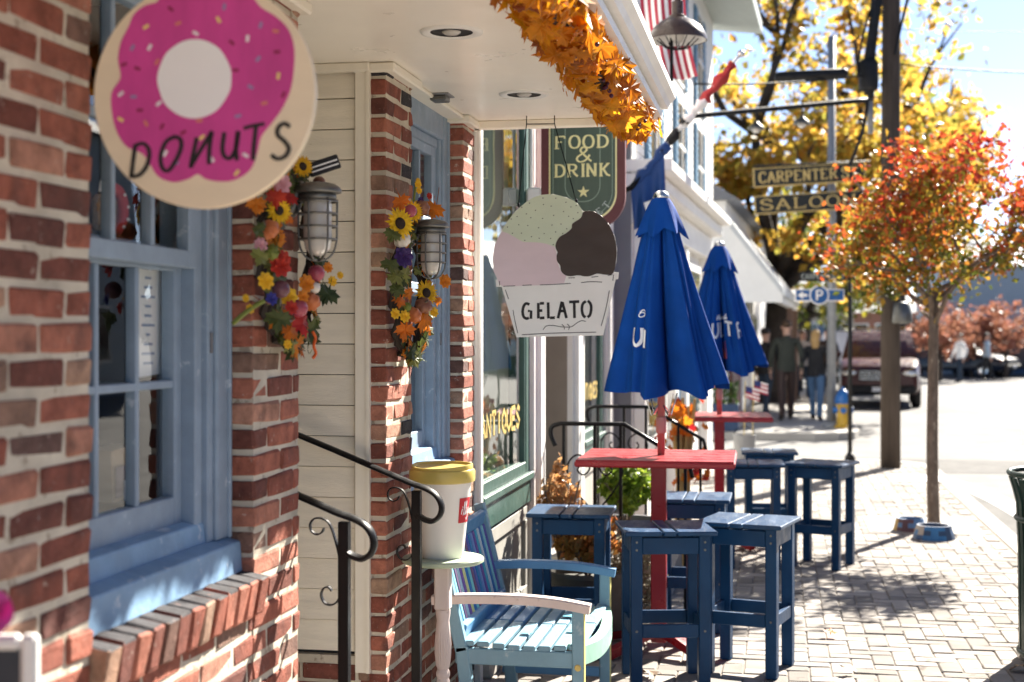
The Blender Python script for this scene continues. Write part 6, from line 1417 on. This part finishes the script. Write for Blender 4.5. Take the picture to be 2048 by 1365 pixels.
# ================================================================== PEOPLE
def person(name, label, loc, rz, height, cols, pose, hair='short', bag=False, hat=None):
    """one skinned figure; cols = (skin, top, trousers, shoes, hair)"""
    k = height / 1.75
    J = {'pel': (0, 0, .95), 'wai': (0, .005, 1.08), 'che': (0, .01, 1.30), 'nek': (0, 0, 1.47), 'hd0': (0, -.01, 1.55), 'hd1': (0, -.02, 1.66), 'hd2': (0, 0, 1.735)}
    st = pose.get('stride', .1); el = pose.get('elbow', .1)
    for s, n_ in ((-1, 'l'), (1, 'r')):
        f = st * s
        J['hip' + n_] = (s * .095, 0, .92); J['kne' + n_] = (s * .105, -f * .6 - .02, .50); J['ank' + n_] = (s * .11, -f, .09); J['toe' + n_] = (s * .125, -f - .15, .035)
        J['sho' + n_] = (s * .19, 0, 1.41); J['elb' + n_] = (s * .255, f * .5 + .02, 1.14); hnd = pose.get('hand' + n_, (s * .25, f * .5 - el, .90)); J['wri' + n_] = hnd
        J['pal' + n_] = (hnd[0], hnd[1] - .02, hnd[2] - .09)
    E = [('pel', 'wai'), ('wai', 'che'), ('che', 'nek'), ('nek', 'hd0'), ('hd0', 'hd1'), ('hd1', 'hd2')]
    for n_ in 'lr': E += [('pel', 'hip' + n_), ('hip' + n_, 'kne' + n_), ('kne' + n_, 'ank' + n_), ('ank' + n_, 'toe' + n_), ('che', 'sho' + n_), ('sho' + n_, 'elb' + n_), ('elb' + n_, 'wri' + n_), ('wri' + n_, 'pal' + n_)]
    RAD = {'pel': (.155, .12), 'wai': (.145, .115), 'che': (.165, .12), 'nek': (.055, .06), 'hd0': (.07, .08), 'hd1': (.08, .095), 'hd2': (.06, .07), 'hip': (.10, .10), 'kne': (.068, .07), 'ank': (.05, .055), 'toe': (.045, .035), 'sho': (.075, .07), 'elb': (.055, .055), 'wri': (.042, .038), 'pal': (.038, .022)}
    keys = list(J); me = bpy.data.meshes.new('body'); me.from_pydata([tuple(c * k for c in J[q]) for q in keys], [(keys.index(a), keys.index(b_)) for a, b_ in E], [])
    o = bpy.data.objects.new('body', me); COL.objects.link(o); sm = o.modifiers.new('skin', 'SKIN'); sm.use_smooth_shade = True; ss = o.modifiers.new('sub', 'SUBSURF'); ss.levels = 2; ss.render_levels = 2
    for i, q in enumerate(keys):
        r_ = RAD[q] if q in RAD else RAD[q[:3]]; me.skin_vertices[0].data[i].radius = (r_[0] * k, r_[1] * k)
    me.skin_vertices[0].data[0].use_root = True
    dg = bpy.context.evaluated_depsgraph_get(); ev = bpy.data.meshes.new_from_object(o.evaluated_get(dg)); bpy.data.objects.remove(o)
    for c in cols[:4]: ev.materials.append(c)
    for p_ in ev.polygons:
        c = p_.center / k; r_xy = abs(c.x)
        if c.z > 1.49: mi = 0
        elif c.z > .90: mi = 0 if (r_xy > .20 and c.z < .91 + .0) else 1
        elif r_xy > .195 and c.z > .70: mi = 0
        elif c.z > .11: mi = 2
        else: mi = 3
        if r_xy > .195 and .83 < c.z <= .90: mi = 1 if c.z > .87 else 0
        p_.material_index = mi; p_.use_smooth = True
    t = thing(name, label, 'person', loc, rz); bd = link('body', ev, t)
    h_ = MB()
    if hair == 'long': h_.ell((0, .018 * k, 1.675 * k), (.092 * k, .105 * k, .10 * k), 16, 10); h_.ell((0, .075 * k, 1.54 * k), (.085 * k, .05 * k, .17 * k), 14, 9)
    else: h_.ell((0, .016 * k, 1.695 * k), (.086 * k, .10 * k, .075 * k), 16, 10)
    h_.build('hair', cols[4], bd, True)
    fc_ = MB(); fc_.ell((0, -.115 * k, 1.625 * k), (.014 * k, .022 * k, .022 * k), 8, 6); nz = fc_.build('nose', cols[0], bd, True)
    for s in (-1, 1):
        MB().ell((s * .032 * k, -.098 * k, 1.655 * k), (.012 * k, .008 * k, .008 * k), 8, 5).build('eye', M['black'], bd, True); MB().ell((s * .086 * k, 0, 1.63 * k), (.012 * k, .022 * k, .032 * k), 8, 6).build('ear', cols[0], bd, True)
    MB().ell((0, -.103 * k, 1.582 * k), (.026 * k, .008 * k, .008 * k), 10, 5).build('mouth', flat('lips', (.35, .12, .1)), bd, True)
    for n_ in 'lr':          # five fingers on each hand
        s = -1 if n_ == 'l' else 1; px_, py_, pz_ = J['pal' + n_]; hb = MB()
        for q in range(4):
            o_ = -.027 + q * .018; L_ = (.062, .072, .068, .052)[q]
            hb.tube([((px_) * k, (py_ + o_) * k, (pz_ - .02) * k), ((px_ + s * -.004) * k, (py_ + o_) * k, (pz_ - .02 - L_ * .6) * k), ((px_ - s * .02) * k, (py_ + o_) * k, (pz_ - .02 - L_) * k)], [.009 * k, .0085 * k, .007 * k], 6)
        hb.tube([((px_ - s * .004) * k, (py_ - .03) * k, (pz_ + .03) * k), ((px_ - s * .012) * k, (py_ - .052) * k, pz_ * k), ((px_ - s * .016) * k, (py_ - .055) * k, (pz_ - .025) * k)], [.011 * k, .0095 * k, .008 * k], 6)
        hb.build('fingers', cols[0], bd, True)
    jk = MB(); jk.lathe([(.165 * k, .86 * k), (.168 * k, .95 * k), (.155 * k, 1.05 * k)], 24, sy=.78); jk.build('jacket_hem', cols[1], bd, True)
    if bag:
        g = MB(); g.cbox(.23 * k, .30 * k, -.06, .16, .62 * k, .92 * k, .03); g.tube([(.265 * k, -.02, .9 * k), (.25 * k, .0, 1.2 * k), (.15 * k, .03, 1.46 * k)], .012, 6); g.build('shoulder_bag', bag, bd, True)
    return t
blk = flat('blackcloth', (.012, .012, .014), .8); olive = flat('olivecloth', (.035, .04, .032), .8); denim = flat('denim', (.06, .12, .22), .8); dkden = flat('darkdenim', (.02, .035, .06), .8); brn = flat('browncloth', (.045, .028, .025), .8); shoe = flat('shoe', (.03, .025, .022), .6)
hb_ = flat('hairbrown', (.06, .035, .02), .6); hk = flat('hairblack', (.02, .015, .012), .6); hbl = flat('hairblond', (.42, .26, .10), .6); lt = flat('lightcloth', (.5, .46, .42), .8)
q = G(1531, 838); person('person', 'walker in black jacket and dark jeans beside the far blue umbrella', (q.x, q.y, 0), R(150), 1.70, (M['skin'], blk, dkden, shoe, hk), {'stride': .22, 'elbow': .2})
q = G(1573, 842); person('person', 'tall walker in dark olive jacket and brown trousers seen from behind', (q.x, q.y, 0), R(190), 1.84, (M['skin'], olive, brn, shoe, hb_), {'stride': -.2, 'elbow': .05})
q = G(1632, 843); person('person', 'walker in black top and blue jeans with long fair hair and raised arm', (q.x, q.y, 0), R(165), 1.66, (M['skin'], blk, denim, shoe, hbl), {'stride': .2, 'handr': (.20, -.20, 1.30)}, 'long')
q = G(1606, 800); person('person', 'distant walker in a pale coat between the two nearer couples', (q.x, q.y, 0), R(20), 1.68, (M['skin'], lt, dkden, shoe, hb_), {'stride': .08}, 'long')
q = G(1548, 806); person('person', 'distant walker in a red top between the black and olive jackets', (q.x, q.y, 0), R(10), 1.66, (M['skin'], flat('redcloth', (.25, .03, .03)), dkden, shoe, hb_), {'stride': .2}, 'long')
q = G(1592, 786); person('person', 'distant walker in a grey jacket behind the tall olive walker', (q.x, q.y, 0), R(170), 1.74, (M['skin'], flat('greycloth', (.14, .14, .15)), blk, shoe, hk), {'stride': -.18})
q = G(1655, 792); person('person', 'distant walker in dark clothes near the steel pole', (q.x, q.y, 0), R(0), 1.72, (M['skin'], brn, blk, shoe, hk), {'stride': .12})
q = W(1920, HOR, 50); person('person', 'distant walker in white shirt crossing beyond the street tree trunk', (q.x, q.y, ROADZ), R(-60), 1.72, (M['skin'], M['paper'], dkden, shoe, hk), {'stride': .16})
q = W(1974, HOR, 52); person('person', 'distant walker in pale blue shirt at the far road edge', (q.x, q.y, ROADZ), R(70), 1.75, (M['skin'], flat('paleblue', (.3, .38, .46)), blk, shoe, hk), {'stride': .14})

# ================================================================== VEHICLES
def vehicle(label, loc, rz, body, kind='suv', cat='car', rack=False):
    t = thing('parked_car', label, cat, loc, rz)      # faces local -Y
    L, Wd, H = (4.7, 1.86, 1.80) if kind == 'suv' else (4.5, 1.80, 1.45)
    hw = Wd / 2
    if kind == 'suv': sec = [(-2.35, .40, .80, .82), (-2.30, .34, .98, .92), (-2.05, .32, 1.10, .98), (-1.1, .32, 1.16, 1.0), (.2, .32, 1.17, 1.0), (1.6, .32, 1.15, 1.0), (2.28, .34, 1.10, .96), (2.35, .42, 1.0, .9)]
    else: sec = [(-2.25, .36, .62, .82), (-2.18, .30, .74, .92), (-1.9, .28, .82, .97), (-.9, .28, .95, 1.0), (.3, .28, .97, 1.0), (1.5, .28, 1.0, .99), (2.15, .30, .98, .94), (2.25, .4, .85, .88)]
    b = MB(); V = []
    for (y, z0, z1, wk) in sec:
        w_ = hw * wk
        V += [(-w_ * .90, y, z0), (-w_, y, z0 + .12), (-w_, y, z1 - .16), (-w_ * .94, y, z1 - .03), (-w_ * .8, y, z1), (w_ * .8, y, z1), (w_ * .94, y, z1 - .03), (w_, y, z1 - .16), (w_, y, z0 + .12), (w_ * .90, y, z0)]
    fs = []
    for i in range(len(sec) - 1):
        for j in range(10): a = i * 10 + j; b2 = i * 10 + (j + 1) % 10; fs.append((a, b2, b2 + 10, a + 10))
    fs += [tuple(range(10)), tuple(range(len(V) - 10, len(V)))[::-1]]
    b.add(V, fs); bo = b.build('body', body, t, auto=True)
    zb = 1.12 if kind == 'suv' else .92
    cab = [(-1.15, 0, zb), (-.42, 0, H - .03), (-.25, 0, H), (1.5, 0, H - .02), (1.95, 0, H - .12), (2.22, 0, zb)] if kind == 'suv' else [(-1.0, 0, zb), (-.15, 0, H - .03), (.05, 0, H), (.9, 0, H - .01), (1.2, 0, H - .07), (1.9, 0, zb)]
    n_ = len(cab); b = MB(); V = []
    for s in (-1, 1):
        for (y, _, z) in cab: V.append((s * hw * (.95 - .17 * (z - zb) / (H - zb)), y, z))
    b.add(V, [tuple(range(n_)), tuple(range(n_, 2 * n_))[::-1]] + [(i, i + n_, i + n_ + 1, i + 1) for i in range(n_ - 1)]); b.build('cabin', body, t, auto=True)
    def lerp(a, c, f): return tuple(a[i] + (c[i] - a[i]) * f for i in range(3))
    def pane(i, f0, f1, nm, off):
        q = []
        for (f, s) in ((f0, -1), (f0, 1), (f1, 1), (f1, -1)):
            p_ = lerp(cab[i], cab[i + 1], f); q.append((s * (hw * (.95 - .17 * (p_[2] - zb) / (H - zb)) - .07), p_[1] + off[0], p_[2] + off[1]))
        MB().add(q, [(0, 1, 2, 3)]).build(nm, M['carglass'], t)
    pane(0, .06, .95, 'windscreen', (-.012, .012)); pane(n_ - 2, .1, .85, 'rear_window', (.015, .012))
    for s in (-1, 1):
        y0_, y1_ = cab[0][1] + .35, cab[-1][1] - .35; z0_, z1_ = zb + .05, H - .14
        for (ya, yb) in ((y0_ + .2, (y0_ + y1_) / 2 - .05), ((y0_ + y1_) / 2 + .05, y1_)):
            xx = lambda z: s * (hw * (.95 - .17 * (z - zb) / (H - zb)) + .006)
            MB().add([(xx(z0_), ya - .12, z0_), (xx(z0_), yb, z0_), (xx(z1_), yb - .05, z1_), (xx(z1_), ya + .1, z1_)], [(0, 1, 2, 3)]).build('side_window', M['carglass'], t)
        MB().cbox(s * hw + (0 if s > 0 else -.2), s * hw + (.2 if s > 0 else 0), cab[0][1] + .28, cab[0][1] + .38, zb + .02, zb + .17, .03).build('mirror', body, t)
        hl = MB().ell((s * hw * .72, sec[1][0] - .02, sec[1][2] - .16), (.19, .05, .085), 14, 8).build('headlight', M['chrome'], t, True)
        for yy in (-L * .315, L * .31):
            rw = .37 if kind == 'suv' else .32; Mw = Matrix.Translation((s * (hw - .10), yy, rw)) @ Matrix.Rotation(R(90), 4, 'Y')
            wh = MB().lathe([(rw * .62, -.10), (rw * .92, -.11), (rw, -.07), (rw, .07), (rw * .92, .11), (rw * .62, .10)], 28, M=Mw).build('wheel', M['black'], t, True)
            MB().lathe([(0, .085 * s), (rw * .2, .095 * s), (rw * .55, .08 * s), (rw * .63, .10 * s)], 20, M=Mw).build('rim', M['chrome'], wh, True)
    zf = sec[1][2]
    gr = MB(); gr.cbox(-hw * .5, hw * .5, sec[0][0] - .03, sec[0][0] + .02, zf - .34, zf - .08, .01); gr.build('grille', M['black'], t)
    for k in range(4): MB().box(-hw * .48, hw * .48, sec[0][0] - .04, sec[0][0] - .03, zf - .31 + k * .06, zf - .295 + k * .06).build('grille_bar', M['chrome'], t)
    MB().cbox(-hw * .88, hw * .88, sec[0][0] - .08, sec[0][0] + .06, .34, .54, .04).build('bumper', M['black'], t)
    MB().box(-.16, .16, sec[0][0] - .09, sec[0][0] - .082, .40, .50).build('plate', M['paper'], t)
    if rack:
        for s in (-1, 1): MB().tube([(s * .62, -.2, H - .0), (s * .62, -.15, H + .07), (s * .62, 1.4, H + .07), (s * .62, 1.45, H)], .02, 6).build('roof_rail', M['chrome'], t)
        for yy in (.1, 1.1): MB().tube([(-.62, yy, H + .07), (.62, yy, H + .07)], .018, 6).build('roof_bar', M['chrome'], t)
    return t
carp = lambda n_, c: pm(n_, c, .3, .05, 3, 0, spec=.3, **{'Coat Weight': .25, 'Coat Roughness': .08})
maroon_p = carp('dark_maroon_car', (.055, .009, .010)); white_p = carp('white_car', (.7, .7, .7)); navy_p = carp('navy_car', (.012, .018, .035)); grey_p = carp('grey_car', (.08, .085, .09))
q = G(1773, 818, ROADZ); vehicle('dark maroon off-roader with roof rack facing the viewer beside the utility pole', (q.x, q.y + 2.3, ROADZ), R(-4), maroon_p, 'suv', 'car', True)
q = W(1700, HOR, 42); vehicle('white off-roader parked behind the maroon one along the far kerb', (q.x, q.y, ROADZ), R(-4), white_p, 'suv', 'car', True)
for i, (px, D, rz, m_, kd, lb_) in enumerate(((1915, 57, 60, navy_p, 'car', 'navy saloon car parked beyond the street tree'), (2000, 58.5, 75, grey_p, 'suv', 'dark grey off-roader parked by the blue grey building'), (2085, 58, 80, navy_p, 'suv', 'navy off-roader half out of the picture at the far right'))):
    q = W(px, HOR, D); vehicle(lb_, (q.x, q.y, ROADZ), R(rz), m_, kd)

# ================================================================== STREET FURNITURE
q = G(1686, 856)
t = thing('fire_hydrant', 'yellow fire hydrant with blue top on the far pavement corner', 'hydrant', (q.x, q.y, 0))
hy, hb2 = flat('hydrantyellow', (.55, .33, .03), .4), flat('hydrantblue', (.02, .12, .36), .4)
MB().lathe([(0, 0), (.15, 0), (.15, .03), (.11, .05), (.10, .36), (.12, .38), (.12, .41), (0, .41)], 20).build('barrel', hy, t, auto=True)
MB().lathe([(.0, .41), (.135, .41), (.14, .43), (.14, .47), (.12, .55), (.08, .62), (.03, .65), (.03, .69), (0, .69)], 20).build('bonnet', hb2, t, auto=True)
for a in (0, 180, 270): MB().lathe([(0, .17), (.05, .17), (.055, .15), (.055, .08), (0, .08)], 12, M=Matrix.Translation((0, 0, .30)) @ Matrix.Rotation(R(a), 4, 'Z') @ Matrix.Rotation(R(90), 4, 'Y')).build('nozzle_cap', hb2, t, auto=True)

cu = (2034 - 1024) / F * 6.9; ctr = Vector(((cu + .30) * CT - 6.9 * ST, (cu + .30) * ST + 6.9 * CT, 0))
t = thing('litter_bin', 'dark green slatted metal litter bin at the right edge', 'bin', tuple(ctr))
gb = pm('bin_green', (.012, .035, .026), .35, .2, 8, .1, 60)
for k in range(28):
    a = R(k * 360 / 28); c, s = math.cos(a), math.sin(a); b = MB(); b.sweep([(.27 * c, .27 * s, .03), (.275 * c, .275 * s, .55), (.285 * c, .285 * s, .78), (.30 * c, .30 * s, .84), (.318 * c, .318 * s, .90)], [(-.018, -.005), (-.018, .005), (.018, .005), (.018, -.005)], up=(c, s, 0)); b.build('slat', gb, t)
for zz, r_ in ((.05, .275), (.70, .286), (.92, .32)): MB().tube([(r_ * math.cos(R(i * 10)), r_ * math.sin(R(i * 10)), zz) for i in range(36)], .014, 8, closed=True).build('hoop', gb, t, True)
MB().lathe([(0, .04), (.24, .04), (.25, .80), (.245, .80), (.235, .05), (0, .05)], 28).build('liner', M['black'], t, True)

# painted low bowls at the tree foot, tree grate, cover plate
def bowl(px, py, label, cl5, rz, r0):
    q = G(px, py); t = thing('painted_bowl', label, 'bowl', (q.x, q.y, 0), rz, 'painted bowls at the tree foot')
    n_ = 16; r1, h = r0 * .80, .105; b = MB(); prof = [(r0, 0), (r0 * .93, h * .35), (r0 * .86, h * .7), (r1, h), (r1 - .02, h), (r1 - .03, h - .05), (0, h - .05)]; rn = random.Random(px)
    for i in range(n_):
        a0, a1 = 2 * math.pi * i / n_, 2 * math.pi * (i + 1) / n_
        for j in range(len(prof) - 1):
            b.cur = (i // 3 + (1 if j == 1 and i % 2 else 0) + (3 if j == 0 and rn.random() < .3 else 0)) % 5 if j < 3 else 4
            (ra, za), (rb, zb_) = prof[j], prof[j + 1]; b.add([(ra * math.cos(a0), ra * math.sin(a0), za), (ra * math.cos(a1), ra * math.sin(a1), za), (rb * math.cos(a1), rb * math.sin(a1), zb_), (rb * math.cos(a0), rb * math.sin(a0), zb_)], [(0, 1, 2, 3)])
    b.build('bowl_body', [flat('bowl' + str(c), c) for c in cl5], t)
    MB().lathe([(0, h - .03), (r1 - .028, h - .03)], 16).build('water', M['carglass'], t)
bowl(1820, 1062, 'low painted bowl with yellow and maroon panels left of the street tree', [(.48, .32, .02), (.20, .05, .06), (.40, .24, .05), (.10, .05, .06), (.08, .17, .32)], R(10), .135)
bowl(1868, 1077, 'low painted bowl with blue and brown panels in front of the street tree', [(.05, .10, .20), (.22, .14, .10), (.42, .36, .30), (.04, .16, .34), (.03, .06, .12)], R(30), .165)
t = struct(MB().box(tb.x - .55, tb.x + .35, tb.y - .5, tb.y + .5, -.012, .004).build('tree_pit', M['concrete'])); b = MB()
for k in range(9): b.box(tb.x - .53, tb.x - .20, tb.y - .46 + k * .105, tb.y - .42 + k * .105, .004, .008)
stuff(b.build('grate_bars', M['galv'], t))
q = G(1832, 958)
t = thing('utility_cover', 'pale square metal cover set flush in the pavers behind the tree', 'cover plate', (q.x, q.y, 0)); MB().cbox(-.30, .30, -.36, .36, -.01, .006, .003).build('plate', M['concrete'], t); MB().box(-.27, .27, -.33, .33, .006, .009).build('lid', M['white'], t)

# planter with small flags near the far umbrella
q = G(1463, 862)
t = thing('blue_planter', 'dark blue planter box behind the far red table', 'planter', (q.x - .1, q.y, 0)); MB().cbox(-.22, .22, -.2, .2, 0, .45, .01).build('box', flat('planterblue', (.015, .04, .10)), t); MB().box(-.19, .19, -.17, .17, .44, .455).build('soil', M['barkdark'], t)
b = MB()
for k in range(160):
    v = Vector((rnd.uniform(-.2, .2), rnd.uniform(-.18, .18), .45 + rnd.random() * .35)); d = Vector((rnd.gauss(0, 1), rnd.gauss(0, 1), rnd.gauss(0, 1))).normalized(); u = d.orthogonal() * .05; b.add([v - u, v + d.cross(u) * .4, v + u, v - d.cross(u) * .4], [(0, 1, 2, 3)])
b.build('foliage', leafmat('planter_leaf', [(0, (.02, .05, .01)), (1, (.07, .12, .02))], .3), t)
for i, (px, py) in enumerate(((1487, 800), (1504, 788))):
    a = W(px, py, 16.3); t = thing('stick_flag', ('small stick flag in the metal pail behind the far table', 'second small stick flag standing a little higher behind the far table')[i], 'flag', (a.x, a.y, .1))
    MB().tube([(0, 0, 0), (.02, 0, a.z + .12)], .006, 6).build('stick', M['gold'], t); z_ = a.z + .06
    fb = MB(); nx_ = 8
    for k in range(nx_ + 1):
        for j in range(7): fb.v.append((.02 + .02 * k, .015 * math.sin(k * .9), z_ - j * .022 - .006 * k))
    for k in range(nx_):
        for j in range(6): q2 = k * 7 + j; fb.f.append((q2, q2 + 1, q2 + 8, q2 + 7)); fb.mi.append(2 if (k < 4 and j < 3) else (1 if j % 2 else 0))
    fb.build('flag_cloth', cl_, t, True)
q = W(1489, HOR, 16.35); t = thing('metal_pail', 'small galvanised pail holding the stick flags behind the far table', 'pail', (q.x, q.y, 0)); MB().lathe([(0, 0), (.10, 0), (.13, .42), (.135, .42), (.135, .44), (.12, .44), (.09, .05), (0, .05)], 20).build('pail_body', M['galv'], t, auto=True); MB().tube([(-.13, 0, .42), (-.1, 0, .5), (0, 0, .54), (.1, 0, .5), (.13, 0, .42)], .006, 6).build('bail', M['iron'], t)

# chalkboard corner at lower left with a pink paper flower
a = W(14, 1262, 2.15)
t = thing('chalkboard_sign', 'white framed chalkboard standing against the near brick wall', 'sign board', (a.x - .12, a.y - .06, 0), R(15))
zt_ = a.z; bk = MB()
for (x0_, x1_, z0_, z1_) in ((-.02, .0, .5, zt_), (.16, .185, .5, zt_), (0, .16, zt_ - .022, zt_), (0, .16, .5, .53)): bk.cbox(x0_, x1_, -.012, .012, z0_, z1_, .006)
bk.build('frame', M['white'], t); MB().box(0, .16, -.004, .006, .53, zt_ - .022).build('slate', flat('slateboard', (.03, .035, .045)), t)
for x_ in (-.01, .17): MB().beam((x_, .0, .52), (x_, -.03, 0), .02, .02).build('leg', M['white'], t); MB().beam((x_, .02, .9), (x_, .16, 0), .02, .02).build('leg', M['white'], t)
a2 = W(-22, 1226, 2.1)
t = thing('pink_bloom', 'bright pink bloom at the lower left corner beside the chalkboard', 'flower', tuple(a2)); b = MB()
for k in range(40):
    v = Vector((rnd.gauss(0, 1), rnd.gauss(0, 1), rnd.gauss(0, 1))).normalized(); u = v.orthogonal().normalized() * .014; b.add([v * .006 + u * .4, v * .006 - u * .4, v * .032 - u, v * .036, v * .032 + u], [(0, 1, 2, 3, 4)])
b.build('petals', flat('hotpink', (.5, .06, .28)), t); MB().tube([(0, 0, 0), (-.03, 0, -.3), (-.04, 0, -a2.z + .02)], .004, 6).build('stem', flat('stemgreen', (.06, .12, .03)), t)

# ================================================================== FALLEN LEAVES
for i, (px, py, ms, s_, lb_) in enumerate(((1661, 1276, OM, .09, 'single orange fallen leaf on the sunlit pavers'), (1697, 1350, [maple_mesh(70, flat('paleleaf', (.45, .38, .28)))], .10, 'pale curled fallen leaf near the bottom edge of the pavers'), (1297, 1356, [maple_mesh(71, flat('brownleaf', (.16, .09, .04)))], .13, 'brown curled fallen leaf at the foot of the shaded stool'), (2038, 1345, [maple_mesh(72, flat('brownleaf', (.16, .09, .04)))], .12, 'brown fallen leaf beside the litter bin'), (1905, 1070, [maple_mesh(73, flat('brownleaf', (.16, .09, .04)))], .08, 'brown fallen leaf beside the painted bowls'))):
    q = G(px, py); o = link('fallen_leaf', ms[0], None, (q.x, q.y, .03), (R(12), R(8), i * 1.1), (s_,) * 3); tag(o, lb_, 'leaf')
